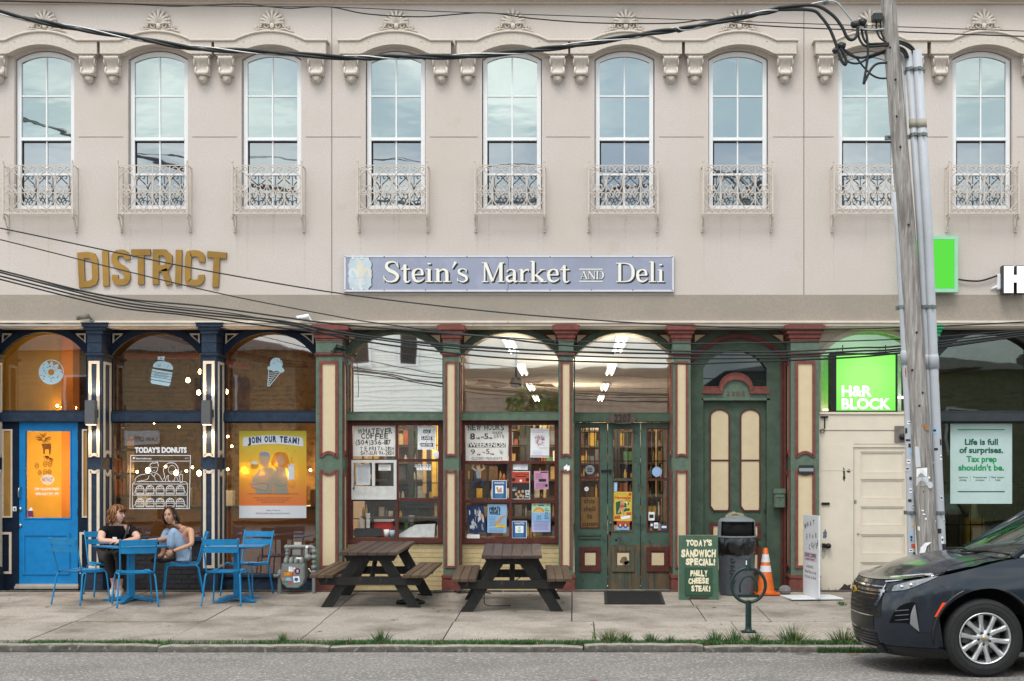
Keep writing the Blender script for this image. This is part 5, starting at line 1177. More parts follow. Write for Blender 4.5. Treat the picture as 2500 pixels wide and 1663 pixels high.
def d_gig(m,P,w,h,y):
 bar(m,P,y,.03,.97,.02,.42,1,.0022);bar(m,P,y,.03,.97,.42,.98,2,.0022);pg(m,P,y,[(.1,.50),(.25,.40),(.4,.47),(.5,.42),(.6,.47),(.75,.40),(.9,.50)],2,.003)
 for i in range(9):a=.15+.7*i/8;bar(m,P,y,a,a+.06,.07+.04*abs(i-4)/4,.11+.04*abs(i-4)/4,2)
 bar(m,P,y,.2,.8,.17,.21,2)
 for (u,v,r_) in ((.12,.30,.10),(.86,.30,.10),(.5,.34,.07)):disc(m,P,y,u,v,r_,w,h,2 if r_>.08 else 0,.0034)
 T(m,P,w,h,y,'$20',.05,.70,.05,0,.14,.02);T(m,P,w,h,y,'JUNE',.72,.74,.07,0,.24,.03);T(m,P,w,h,y,'24',.74,.85,.09,0,.2,.03);T(m,P,w,h,y,'7PM',.72,.94,.06,0,.2,.02)
 for (u,v) in ((.25,.82),(.4,.74),(.5,.86),(.6,.72),(.35,.92),(.62,.9)):disc(m,P,y,u,v,.07,w,h,3,.003,10,.09)
 lines(m,P,y,.04,.3,.60,.66,2,0)
sheet('poster','red and black music poster with JUNE 24 in white','poster',1249,1294,1150.5,1219,yg,ks('white','red','black','tan'),d_gig)
def d_pink(m,P,w,h,y):bar(m,P,y,.45,.95,.04,.10,1);lines(m,P,y,.08,.65,.14,.42,5,1);bar(m,P,y,.32,.84,.44,.58,1);lines(m,P,y,.08,.85,.66,.92,5,1);bar(m,P,y,.76,.94,.72,.86,1)
sheet('flyer','pink flyer with black print beside the music poster','flyer',1304,1339,1150,1195,yg,ks('pink','black'),d_pink,-.02)
def d_pastel(m,P,w,h,y):
 for k in range(46):a=rnd.uniform(0,6.28);r_=rnd.uniform(.05,.30);u,v=.5+r_*math.cos(a),.42+r_*.75*math.sin(a);stroke(m,P,y,[(u,v),(u+rnd.uniform(-.08,.08),v+rnd.uniform(-.06,.06)),(u+rnd.uniform(-.1,.1),v+rnd.uniform(-.06,.06))],.005,rnd.choice((1,2,3,2)),.003+k*.00002)
 lines(m,P,y,.06,.8,.08,.13,2,2);lines(m,P,y,.4,.95,.66,.70,2,4);lines(m,P,y,.08,.7,.78,.90,4,3);bar(m,P,y,.02,.98,.93,.97,1)
sheet('poster','pale poster with a pastel line drawing taped to the pane','poster',1295,1341,1046,1117,yg,ks('white','pink','red','sky','black'),d_pastel,.01)
def d_fest(m,P,w,h,y):
 bar(m,P,y,0.01,.99,.01,.33,1,.0022);bar(m,P,y,.01,.99,.33,.62,2,.0022);
 pg(m,P,y,[(.38+.30*math.cos(a),.30-.16*math.sin(a)) for a in [i*math.pi/10 for i in range(11)]],3);pg(m,P,y,[(.38+.2*math.cos(a),.30-.10*math.sin(a)) for a in [i*math.pi/10 for i in range(11)]],5,.003)
 pg(m,P,y,[(.28,.33),(.38,.22),(.48,.33),(.46,.40),(.30,.40)],0,.0034)
 for a in (.30,.38,.46):stroke(m,P,y,[(a,.40),(a+(a-.38)*.4,.60)],.006,4,n=1)
 for v in (.46,.53):stroke(m,P,y,[(.29,v),(.47,v)],.004,4,n=1)
 lines(m,P,y,.66,.95,.18,.52,7,4,.6);bar(m,P,y,.1,.2,.04,.09,3);bar(m,P,y,.8,.9,.04,.09,3);bar(m,P,y,.35,.65,.05,.09,4);lines(m,P,y,.08,.92,.64,.90,7,4)
sheet('poster','lilac and green festival poster with a tower and orange sun','poster',1298,1344,1229,1299,yg,ks('lilac','mint','sky','orange','blue','yellow'),d_fest)
def d_photo(m,P,w,h,y):
 for k in range(26):u=rnd.uniform(.05,.9);v=rnd.uniform(.1,.75);pg(m,P,y,[(u,v),(u+rnd.uniform(.03,.1),v+.02),(u+rnd.uniform(.02,.1),v+rnd.uniform(.1,.3)),(u-.02,v+.2)],rnd.choice((1,2,2,0)),.0025+k*.00004)
 disc(m,P,y,.82,.42,.09,w,h,3,.004,ry=.15);bar(m,P,y,.08,.35,.72,.84,2,.0042)
sheet('poster','dark blue grey photographic poster hanging crooked','poster',1142,1184,1233,1300,yg,ks('dkblue','grey','pgrey','tan'),d_photo,-.10)
sheet('notice','small white notice sheet at the top of its pane','notice',1252,1288.5,1132,1147,yg,ks('white','grey'),lambda m,P,w,h,y:lines(m,P,y,.5,.95,.2,.8,4,1),.02)
sheet('notice','white card lying at the foot of the dark poster','notice',1140,1171,1305,1314.5,yg,ks('white'),None)
def d_strip(m,P,w,h,y):
 for i in range(5):bar(m,P,y,.02+i*.2,.17+i*.2,.05+rnd.uniform(0,.1),.5,0,.0024);bar(m,P,y,.12+i*.175,.27+i*.175,.55,.95,0,.0026);bar(m,P,y,.05+i*.2,.12+i*.2,.2,.4,1,.003)
sheet('paper_tags','row of small white paper tags under the black and white poster','paper tags',1012,1054,1132,1149,yg,ks('white','pencil'),d_strip,base=None)
m=MB();yk=yg-.003;m.ball((X(1065,yk),yk,Z(1110,yk)),(W(9),.01,W(10)),seg=9,rings=5,smooth=False);o=m.build('paper_rosette',white_p);tag(o,'crumpled white paper rosette in the pane corner','rosette')
m=MB();ydl=yg;P_=lambda a,b:(X(a,ydl),Z(b,ydl))
m.plate([P_(*p) for p in [(1163,1146),(1174,1146),(1173,1158),(1171,1168),(1164,1168),(1162,1156)]],ydl-.004,1)
for pts,k in (([(1162,1149),(1153,1142),(1157,1134)],0),([(1174,1149),(1182,1143),(1179,1134)],0),([(1166,1168),(1157,1180),(1153,1196)],2),([(1170,1168),(1179,1178),(1176,1188)],2)):m.ribbon([P_(*p) for p in pts],W(4.5),ydl-.003,ydl-.001,k)
m.plate([(X(1168+5*math.cos(a),ydl),Z(1141+6*math.sin(a),ydl)) for a in [i*math.pi/6 for i in range(12)]],ydl-.005,0)
o=m.build('paper_doll',ks('tan','grey','dkblue'));tag(o,'small cut out paper doll with raised arms stuck in the poster window','doll')
t=thing('service_hatch','white framed service hatch set in the middle left pane of the coffee window','hatch',(0,0,0));yv=.434;m=MB()
for a in ((858,968,1123,1130),(858,863,1130,1214),(961,968,1130,1214),(858,968,1214,1220),(908,915,1130,1187)):pb(m,*a,yv-.02,yv+.02)
m.build('frame',[mat('grey_white_paint',(.60,.61,.60),.5,var=.1)],t);m=MB();pb(m,863,961,1187,1214,yv-.012,yv+.015);m.build('shelf_panel',[mat('worn_white',(.58,.58,.55),.6,var=.15,vscale=10)],t)
m=MB();m.tube([(X(866+.8*math.sin(k),yv),yv-.03,Z(1130+k*5.2,yv)) for k in range(12)],.006,5);m.ball((X(864,yv),yv-.03,Z(1192,yv)),.014);m.build('chain',[mat('dull_chain',(.10,.075,.05),.5,.6)],t)
sheet('notice','printed white notice sheet behind the service hatch','notice',870,904,1134,1184,yv+.021,ks('pgrey','grey'),lambda m,P,w,h,y:lines(m,P,y,.1,.9,.1,.85,14,1,.25))
sheet('notice','small cream price card in the service hatch','notice',924,954,1134,1149,yv+.021,[K['paper'],K['grey']],lambda m,P,w,h,y:lines(m,P,y,.15,.85,.25,.8,3,1))
yo=.443
def d_open(m,P,w,h,y):
 for (s,v,u,f) in (('this',.20,.16,.62),('deli',.46,.16,.66),('is',.70,.36,.28),('open',.95,.08,.86)):T(m,P,w,h,y,s,u,v,.17,1,f,.02)
sheet('door_sign','brown paper sign lettered this deli is open','sign',1418,1462,1214,1288,yo,[mat('kraft_paper',(.20,.11,.035),.7,var=.15,vscale=10),mat('kraft_ink',(.07,.03,.012),.7)],d_open)
def d_haw(m,P,w,h,y):
 lines(m,P,y,.05,.8,.04,.10,2,2);disc(m,P,y,.88,.08,.09,w,h,1);T(m,P,w,h,y,'Hawtsales',.06,.24,.11,1,.88,.03);pg(m,P,y,[(.12,.36),(.38,.30),(.36,.62),(.45,.76),(.14,.78)],3,.0024)
 pg(m,P,y,[(.36,.30),(.50,.26),(.56,.40),(.54,.54),(.60,.78),(.52,.78),(.44,.60),(.30,.74),(.22,.72),(.36,.50)],4,.003);bar(m,P,y,.34,.56,.44,.54,1,.0034);stroke(m,P,y,[(.62,.30),(.75,.27),(.9,.30),(.78,.34)],.007,2)
 for k in range(9):disc(m,P,y,.72+rnd.uniform(-.1,.12),.52+rnd.uniform(-.14,.16),.07,w,h,rnd.choice((0,3,5)),.0026+k*.0001)
 bar(m,P,y,.70,.96,.70,.80,1);pg(m,P,y,[(.05,.84),(.35,.80),(.38,.92),(.06,.94)],1);pg(m,P,y,[(.40,.86),(.92,.80),(.90,.90),(.45,.95)],5);lines(m,P,y,.46,.88,.84,.90,2,2)
sheet('poster','yellow comic style poster with a red title on the left door leaf','poster',1498,1543,1201,1272,yo,ks('yellow','red','black','deepgreen','tan','white'),d_haw,.01)
sheet('flyer','small blue and white flyer above the yellow poster','flyer',1498.5,1507,1178,1200,yo,ks('sky','white'),lambda m,P,w,h,y:lines(m,P,y,.1,.9,.15,.85,5,1,.5),.03)
def d_duo(m,P,w,h,y):
 bar(m,P,y,.0,1,.65,1,3)
 for u in (.28,.70):disc(m,P,y,u,.5,.17,w,h,2,.003,ry=.2);disc(m,P,y,u,.46,.09,w,h,1,.0034,ry=.13)
 lines(m,P,y,.1,.9,.78,.92,2,1)
sheet('flyer','small red and blue flyer with two faces under the yellow poster','flyer',1506,1536,1272.5,1294,yo,ks('red','skin','black','sky'),d_duo)
def round_sticker(label,px_,py,r_,mats,y,dr=None):
 m=MB();c=(X(px_,y),Z(py,y));m.plate([(c[0]+W(r_)*math.cos(2*math.pi*i/20),c[1]+W(r_)*math.sin(2*math.pi*i/20)) for i in range(20)],y,0)
 for k in range(3):m.rect(c[0]-W(r_*.55),c[0]+W(r_*.55),c[1]-W(r_*.1)+W(r_*.35)*(k-1),c[1]+W(r_*.1)+W(r_*.35)*(k-1),y-.001,1)
 return tag(m.build('round_sticker',mats),label,'sticker','round stickers on the deli doors')
round_sticker('dark grey round sticker on the side light',1440,1147,11.5,ks('grey','black'),yo);round_sticker('light blue round sticker on the right door leaf',1604,1152,12.5,ks('sky','lilac'),yo);round_sticker('small white round sticker low on the side light',1432,1194,5.5,ks('white','pgrey'),yo)
for (l_,r_,t_,b_,a_,c_,lb) in ((1583,1598,1250,1271,'white','black','white printed label above the sticker row on the right leaf'),(1587,1595,1274.5,1289,'maroon','white','dark maroon sticker at the foot of the right leaf pane'),(1596.5,1607,1276,1290,'white','sky','white sticker with a light blue square on the right leaf'),(1613,1630,1280.5,1293,'blue','white','blue and white card sticker in the right leaf corner')):
 sheet('sticker',lb,'sticker',l_,r_,t_,b_,yo,ks(a_,c_),lambda m,P,w,h,y:(bar(m,P,y,.15,.85,.3,.7,1)),group='stickers on the deli doors')
t=thing('house_number_sign','dark oval wooden plaque carved 2207 over the deli doors','number sign',(0,0,0));yn=.29
m=MB();ov=[(X(1519.5+33*(abs(math.cos(a))**.8)*(1 if math.cos(a)>0 else -1),yn),Z(1021.5-13.5*(abs(math.sin(a))**.7)*(1 if math.sin(a)>0 else -1),yn)) for a in [2*math.pi*i/28 for i in range(28)]]
m.prism(ov,yn,.33);m.build('plaque',[mat('dark_carved_wood',(.085,.060,.045),.7,var=.4,vscale=18,stretch=(1,1,5))],t)
m=MB();m.text('2207',X(1499,yn),Z(1029,yn),.16,yn-.012,bold=.02,fit=W(42),thick=.011,spacing=1.1);m.build('numeral',[mat('dark_numeral',(.030,.022,.018),.6)],t)
yf=.507
def d_donut(m,P,w,h,y):
 N=48;ro,ri=.5,.13;c=lambda a,r_:P(.5+r_*math.cos(a),.5-r_*math.sin(a))
 def outer(a):
  d=math.degrees(a)%360
  if 0<=d<112:
   return .36+.085*math.sin(R(d)*9.2)
  return .497
 v=[c(2*math.pi*i/N,ri) for i in range(N)]+[c(2*math.pi*i/N,outer(2*math.pi*i/N)) for i in range(N)]
 m.add([(p[0],y,p[1]) for p in v],[(i,(i+1)%N,N+(i+1)%N,N+i) for i in range(N)],0)
 m.ribbon([c(R(-4+120*i/20),.488) for i in range(21)],.012,y-.0004,m=0)
 for k in range(24):
  a=rnd.uniform(R(118),R(355)) if k<18 else rnd.uniform(0,R(110));r_=rnd.uniform(.2,.43) if k<18 else rnd.uniform(.18,.26);q=rnd.uniform(0,3.1);u,w_=.5+r_*math.cos(a),.5-r_*math.sin(a)
  m.ribbon([P(u-.028*math.cos(q),w_-.028*math.sin(q)),P(u+.028*math.cos(q),w_+.028*math.sin(q))],.008,y-.0012,m=1)
sheet('window_decal','pale blue donut decal with sprinkles in the fan window','window decal',94.5,155.5,878.5,939,yf,ks('decal','dkblue'),d_donut,base=None)
def d_burger(m,P,w,h,y):
 rr=lambda u0,u1,v0,v1,q:smooth_path([(u0,(v0+v1)/2),(u0+q,v0),((u0+u1)/2,v0),(u1-q,v0),(u1,(v0+v1)/2),(u1-q,v1),((u0+u1)/2,v1),(u0+q,v1)],4,True)
 pg(m,P,y,smooth_path([(.10,.44),(.10,.34),(.25,.22),(.55,.18),(.85,.22),(.98,.34),(.98,.42)],4),0,.0)
 for i,v in enumerate((.50,.59,.68,.77)):pg(m,P,y,rr(.08,.99,v,v+.085,.05),0,.0)
 pg(m,P,y,[(.10,.875),(.98,.875),(.98,.95),(.92,1.0),(.16,1.0),(.10,.95)],0,.0)
 for v in (.485,.575,.665,.755,.862):bar(m,P,y,.10,.96,v,v+.016,1,.001)
 for v in (.62,.71):stroke(m,P,y,[(.2+.1*k,v+(.012 if k%2 else -.012)) for k in range(7)],.006,1,.0014)
 for k in range(14):u,v=rnd.uniform(.2,.9),rnd.uniform(.26,.40);stroke(m,P,y,[(u,v),(u+.03,v+.02)],.006,1,.0014,n=1)
 stroke(m,P,y,[(.52,.20),(.52,.0)],.010,0,.0,n=1);pg(m,P,y,[(.52,.01),(.20,.06),(.26,.10),(.22,.16),(.52,.14)],0,.0005);T(m,P,w,h,y,'D',.36,.125,.06,1,.09,.02)
sheet('window_decal','pale blue burger decal with a little flag in the fan window','window decal',367,422,869,940,yf,ks('decal','dkblue'),d_burger,.17,base=None)
def d_cone(m,P,w,h,y):
 disc(m,P,y,.55,.24,.40,w,h,0,.0,24);disc(m,P,y,.13,.38,.13,w,h,0,.0002);disc(m,P,y,.93,.46,.13,w,h,0,.0003);pg(m,P,y,[(.1,.36),(.98,.36),(.96,.50),(.78,.56),(.7,.48),(.55,.47),(.38,.50),(.12,.42)],0,.0004)
 stroke(m,P,y,[(.08,.42),(.02,.99),(.10,1.0),(.80,.54)],.010,0,.0006,n=1)
 for k in range(6):v=.55+.075*k;e=.68-.12*k;stroke(m,P,y,[(.06,v),(.06+e*.5,v-.002),(.06+e,v-.045)],.008,0,.0008)
 for k in range(14):u,v,q=rnd.uniform(.42,.88),rnd.uniform(.06,.22),rnd.uniform(0,3);stroke(m,P,y,[(u,v),(u+.06*math.cos(q),v+.03*math.sin(q))],.007,1,.001,n=1)
sheet('window_decal','pale blue ice cream cone decal in the fan window','window decal',653,692,872,943,yf,ks('decal','dkblue'),d_cone,base=None)
yt=.4645
def d_donuts(m,P,w,h,y):
 q=lambda px_,py:((px_-316)/150.0,(py-1088)/156.0)
 def S(pts,wd=1.5,closed=False,n=1):stroke(m,P,y,[q(*p) for p in pts],W(wd),0,.0,closed,n)
 T(m,P,w,h,y,"TODAY'S DONUTS",(329-316)/150,(1105-1088)/156,.083,0,127/150,.05)
 S([(319,1112),(465,1112),(462,1242),(317,1242)],1.6,True);S([(319,1126),(465,1126)],1.2);T(m,P,w,h,y,'districtdonuts',(332-316)/150,(1121.5-1088)/156,.026,0,38/150,.02);disc(m,P,y,*q(327,1118.5),2.6/150,w,h,0,.0)
 for k in range(3):disc(m,P,y,*q(453+3*k,1119),.9/150,w,h,0,.0,6)
 S([(369,1145),(366,1137),(369,1132),(373,1130),(378,1131),(384,1129),(386,1134),(387,1139)],1.6,n=3);S([(369,1139),(368,1146),(372,1153),(378,1154),(384,1149),(385,1140)],1.2,n=3);S([(370,1142),(383,1141)],.9);S([(374,1149),(379,1149.5)],.9)
 S([(330,1176),(331,1168),(340,1161),(352,1158),(362,1156),(369,1156),(375,1164),(381,1156),(390,1162),(394,1170),(399,1177)],1.3,n=3);S([(330,1176),(345,1174),(360,1170),(364,1161)],1.1,n=3);S([(378,1164),(380,1173),(388,1176)],1.0,n=3)
 S([(399,1170),(402,1164),(400,1155),(399,1146),(404,1138),(410,1131),(418,1130),(427,1132),(433,1139),(436,1148),(434,1157),(437,1163)],1.5,n=3);S([(412,1141),(411,1149),(415,1156),(421,1157),(427,1151),(428,1142),(420,1136),(412,1141)],1.1,n=3);S([(416,1151),(420,1153),(424,1150)],.9,n=3)
 S([(403,1177),(406,1166),(411,1161),(411,1174),(425,1174),(428,1161),(432,1166),(436,1176)],1.2,n=2);S([(438,1159),(446,1159),(445,1178),(440,1178)],1.2,True);S([(441,1159),(442,1151),(445,1150)],1.0)
 S([(323,1242),(324,1181),(330,1176),(452,1176),(458,1181),(457,1242)],1.3);S([(324,1182),(458,1182)],1.2);S([(324,1209),(458,1209)],1.2);S([(324,1209),(331,1197),(450,1197),(457,1209)],.9);S([(323,1241),(331,1229),(450,1229),(457,1241)],.9)
 for rowy in (1206,1237.5):
  for k in range(5):
   cx_=341.5+24.6*k;S([(cx_-10,rowy-12.5),(cx_+10,rowy-12.5),(cx_+9.5,rowy),(cx_-9.5,rowy)],1.4,True);S([(cx_-9,rowy-13),(cx_-7,rowy-18),(cx_,rowy-21),(cx_+7,rowy-18),(cx_+9,rowy-13)],1.5,n=3);S([(cx_-5,rowy-14),(cx_-2,rowy-18),(cx_+5,rowy-16)],1.4,n=3);lines(m,lambda u,v:P(*q(u,v)),y+.0024,cx_-7,cx_+7.5,rowy-9.5,rowy-3,2,0,.35)
sheet('window_graphic','white line drawing of a donut counter under the words TODAYS DONUTS','window graphic',316,466,1088,1244,yt,ks('white'),d_donuts,base=None)
og=bpy.data.materials.new('poster_gradient');og.use_nodes=True;nt=og.node_tree;b_=nt.nodes['Principled BSDF'];b_.inputs['Roughness'].default_value=.5
tc=nt.nodes.new('ShaderNodeTexCoord');sx_=nt.nodes.new('ShaderNodeSeparateXYZ');mr=nt.nodes.new('ShaderNodeMapRange');cr=nt.nodes.new('ShaderNodeValToRGB')
mr.inputs[1].default_value=-.62;mr.inputs[2].default_value=.62;e0,e1=cr.color_ramp.elements;e0.position=.2;e0.color=(.74,.22,.05,1);e1.position=1.0;e1.color=(.56,.52,.06,1);e2=cr.color_ramp.elements.new(.55);e2.color=(.76,.42,.03,1)
for a_,c_ in ((tc.outputs['Object'],sx_.inputs[0]),(sx_.outputs[2],mr.inputs[0]),(mr.outputs[0],cr.inputs[0]),(cr.outputs[0],b_.inputs['Base Color'])):nt.links.new(a_,c_)
tr_=nt.nodes.new('ShaderNodeBsdfTranslucent');mx_=nt.nodes.new('ShaderNodeMixShader');mx_.inputs[0].default_value=.32
nt.links.new(cr.outputs[0],tr_.inputs[0]);nt.links.new(b_.outputs[0],mx_.inputs[1]);nt.links.new(tr_.outputs[0],mx_.inputs[2]);nt.links.new(mx_.outputs[0],nt.nodes['Material Output'].inputs[0])
def thin(k):
 m=K[k].copy();nt=m.node_tree;p=nt.nodes['Principled BSDF'];t_=nt.nodes.new('ShaderNodeBsdfTranslucent');x=nt.nodes.new('ShaderNodeMixShader');x.inputs[0].default_value=.62;t_.inputs[0].default_value=(.7,.6,.4,1)
 nt.links.new(p.outputs[0],x.inputs[1]);nt.links.new(t_.outputs[0],x.inputs[2]);nt.links.new(x.outputs[0],nt.nodes['Material Output'].inputs[0]);return m
def d_join(m,P,w,h,y):
 bar(m,P,y,0,1,.858,1,1,.0022)
 arc=lambda v,k=.035:[(u,v-k*math.sin(math.pi*u)) for u in [.06+.88*i/12 for i in range(13)]]
 pg(m,P,y,[(p[0],p[1]+.0) for p in arc(.085)]+[(.955,.13),(.95,.185)]+[(p[0],p[1]) for p in reversed(arc(.185))]+[(.05,.135)],1,.0022)
 s='JOIN OUR TEAM!';q_=[AD.get(c,1) for c in s];u=.125
 for ch,a_ in zip(s,q_):
  e_=.77*a_/sum(q_)
  if ch!=' ':T(m,P,w,h,y,ch,u,.158-.032*math.sin(math.pi*(u+.02)),.066,2,e_*.86,.06,rot=.20*(.5-u))
  u+=e_
 for k in range(26):
  u,v,q_=rnd.uniform(.1,.9),rnd.uniform(.19,.70),rnd.uniform(0,3)
  if not (.2<u<.8 and v>.27):stroke(m,P,y,[(u,v),(u+.02*math.cos(q_),v+.012*math.sin(q_))],.006,rnd.choice((2,1)),.0024,n=1)
 pg(m,P,y,[(.24,.72),(.25,.60),(.18,.60),(.22,.52),(.30,.44),(.38,.42),(.50,.42),(.53,.46),(.52,.60),(.47,.72)],3,.003);pg(m,P,y,smooth_path([(.31,.26),(.44,.26),(.45,.34),(.42,.40),(.36,.41),(.31,.36)],3,True),4,.0034);pg(m,P,y,smooth_path([(.30,.29),(.31,.25),(.38,.235),(.45,.26),(.46,.31),(.42,.29),(.33,.285)],3,True),5,.0038)
 pg(m,P,y,[(.17,.62),(.20,.585),(.36,.60),(.44,.62),(.40,.69),(.32,.68),(.19,.65)],4,.0036);stroke(m,P,y,[(.17,.62),(.36,.60),(.44,.62),(.40,.69),(.19,.65)],.004,2,.004,True,1);stroke(m,P,y,[(.30,.45),(.29,.53),(.39,.53),(.40,.44)],.004,2,.004,n=1)
 bar(m,P,y,.17,.29,.405,.435,6,.003);pg(m,P,y,smooth_path([(.17,.405),(.18,.37),(.23,.36),(.28,.37),(.29,.405)],3),7,.0034);pg(m,P,y,smooth_path([(.18,.38),(.19,.355),(.23,.35),(.27,.36),(.28,.385)],3),1,.0038)
 pg(m,P,y,smooth_path([(.48,.38),(.50,.30),(.54,.25),(.61,.24),(.70,.26),(.74,.33),(.75,.40),(.68,.43),(.55,.43)],3,True),8,.0028);pg(m,P,y,smooth_path([(.56,.31),(.61,.28),(.66,.31),(.66,.37),(.61,.41),(.56,.37)],3,True),4,.0034)
 pg(m,P,y,[(.51,.60),(.52,.45),(.57,.42),(.66,.42),(.71,.46),(.72,.62)],3,.0036);pg(m,P,y,[(.50,.72),(.52,.61),(.71,.61),(.73,.72)],3,.004);stroke(m,P,y,[(.52,.61),(.62,.635),(.71,.61)],.004,2,.0044,n=2);bar(m,P,y,.56,.66,.42,.47,4,.0042)
 bar(m,P,y,.73,.82,.40,.56,1,.003);bar(m,P,y,.72,.83,.385,.405,9,.0034);stroke(m,P,y,[(.77,.37),(.79,.35),(.77,.33),(.79,.30)],.004,2,.0034)
 c_=[(.78+.052*math.cos(a),.605+.04*math.sin(a)) for a in [i*math.pi/8 for i in range(16)]];stroke(m,P,y,c_,.010,7,.004,True,1);stroke(m,P,y,[(.78+.022*math.cos(a),.605+.017*math.sin(a)) for a in [i*math.pi/5 for i in range(10)]],.006,7,.004,True,1)
 stroke(m,P,y,[(.12,.722),(.89,.722)],.005,2,.0046,n=1)
 for v,s_,u,f in ((.772,"Whether you're looking for your next career path, or",.21,.58),(.798,"just seasonal work, we're always looking for",.26,.48),(.822,'the best members of our team!',.33,.35)):T(m,P,w,h,y,s_,u,v,.014,2,f,.0)
 T(m,P,w,h,y,'Apply Today at',.40,.918,.016,2,.21,.005);T(m,P,w,h,y,'districtdonuts.com/careers',.245,.955,.024,2,.51,.0)
hp_=sheet('hiring_poster','tall yellow and orange poster with a banner reading JOIN OUR TEAM','poster',584,748,1052,1265,yt,[og,K['pgrey'],K['dkblue']]+[thin(q) for q in ('teal','skin','sky','gold','tan','orange','white')],lambda m,P,w,h,y:(bar(m,P,y,0,1,0,1,0,0),d_join(m,P,w,h,y)),base=None)
def d_tax(m,P,w,h,y):
 bar(m,P,y,.12,.88,.085,.097,2,.0024);bar(m,P,y,.12,.88,.845,.858,1,.0024)
 for s,v,k,u,f in (('Life is full',.275,1,.235,.535),('of surprises.',.375,1,.145,.71),('Tax prep',.485,2,.26,.49),("shouldn't be.",.59,2,.13,.74)):T(m,P,w,h,y,s,u,v,.072,k,f,.035)
 for s,u,v,f in (('Upfront',.13,.685,.15),('pricing',.15,.718,.11),('Transparent',.365,.685,.23),('process',.41,.718,.14),('Real expert',.665,.685,.21),('help',.73,.718,.08)):T(m,P,w,h,y,s,u,v,.022,1,f,.01)
 for u in (.32,.63):bar(m,P,y,u,u+.004,.66,.73,2)
sheet('tax_poster','pale aqua poster reading Life is full of surprises, tax prep','poster',2320,2471,1031,1230,.463,ks('aqua','deepgreen','kgreen'),d_tax)
for px_,py_,lb in ((599,1149,'leftmost bulb glowing through the yellow poster'),(641,1155,'second bulb glowing through the yellow poster'),(676,1134,'highest bulb glowing through the yellow poster'),(703,1156,'rightmost bulb glowing through the yellow poster')):
 m=MB();m.ball((0,0,0),.020,seg=10,rings=7);o=m.build('pendant_bulb',glow('poster_bulb',(1.0,.72,.36),120),loc=(X(px_,.50),.50,Z(py_,.50)));tag(o,lb,'light bulb','warm pendant bulbs in the donut shop')
# ================================================================ THINGS ON THE PAVEMENT
def face(dx,dy):return math.atan2(-dx,dy)
def make_chair():
 t=thing('cafe_chair','x','chair',group='blue metal cafe chairs');r=.0115
 m=MB()
 for k in range(6):
  x0=-.205+.0695*k;P=[(-.20,.447),(-.10,.440),(.02,.437),(.12,.446),(.19,.452),(.215,.440)]
  v=[(x,y,z+(.010 if abs(x0+.03)>.12 else 0)+dz) for dz in (0,-.012) for (y,z) in P for x in (x0,x0+.0675)]
  n=len(P);f=[(2*i,2*i+1,2*i+3,2*i+2) for i in range(n-1)]+[(2*n+2*i,2*n+2*i+2,2*n+2*i+3,2*n+2*i+1) for i in range(n-1)]
  f+=[(2*i,2*i+2,2*n+2*i+2,2*n+2*i) for i in range(n-1)]+[(2*i+1,2*n+2*i+1,2*n+2*i+3,2*i+3) for i in range(n-1)]+[(0,2*n,2*n+1,1),(2*n-2,2*n-1,4*n-1,4*n-2)]
  m.add(v,f)
 m.build('seat',chair_blue,t)
 m=MB()
 for z0,z1,y in ((.795,.872,-.298),(.695,.765,-.272)):
  n=8;v=[]
  for i in range(n+1):
   u=-1+2*i/n;x=.222*u;yy=y-.035*(1-u*u)
   for (dy,z) in ((0,z0),(0,z1),(-.012,z1),(-.012,z0)):v.append((x,yy+dy-.3*(z-z0)*.4,z))
  m.add(v,[(4*i+a,4*i+(a+1)%4,4*i+4+(a+1)%4,4*i+4+a) for i in range(n) for a in range(4)]+[(0,1,2,3),(4*n,4*n+3,4*n+2,4*n+1)])
 m.build('backrest',chair_blue,t)
 m=MB()
 for s in (-1,1):
  m.tube(smooth_path([(s*.212,.19,.430),(s*.212,.0,.422),(s*.210,-.17,.432),(s*.214,-.215,.50),(s*.222,-.262,.68),(s*.232,-.318,.885)],5),r,8)
 m.tube([(-.212,-.18,.43),(.212,-.18,.43)],.010,6);m.tube([(-.212,.17,.43),(.212,.17,.43)],.010,6)
 m.build('frame',chair_blue,t)
 for s in (-1,1):
  m=MB();m.tube(smooth_path([(s*.212,.10,.428),(s*.214,.185,.430),(s*.222,.222,.395),(s*.232,.235,.30),(s*.255,.262,.0)],5),r,8);m.build('leg',chair_blue,t)
  m=MB();m.tube(smooth_path([(s*.212,-.06,.422),(s*.216,-.150,.424),(s*.226,-.195,.385),(s*.236,-.215,.28),(s*.258,-.268,.0)],5),r,8);m.build('leg',chair_blue,t)
 return t
ch0=make_chair()
CH=[(-6.51,-1.38,.45,.89,'empty blue metal chair nearest the blue door, turned away from the street'),(-5.73,-1.60,-.42,.9,'blue metal chair with its back to the street in front of the seated pair'),(-5.40,-.50,-.95,-.3,'blue metal chair under the woman in jeans'),(-6.46,-.46,.55,-.83,'blue metal chair under the man in the black shirt'),(-4.56,-1.48,.03,1,'blue metal chair with its back to the street at the second cafe table'),(-4.53,-.46,-.33,-.94,'empty blue metal chair behind the second cafe table beside the gas meter')]
for i,(x,y,dx,dy,lb) in enumerate(CH):
 c=ch0 if i==0 else copy_tree(ch0)
 c.location=(x,y,gz(y));c.rotation_euler=(0,0,face(dx,dy));c['label']=lb
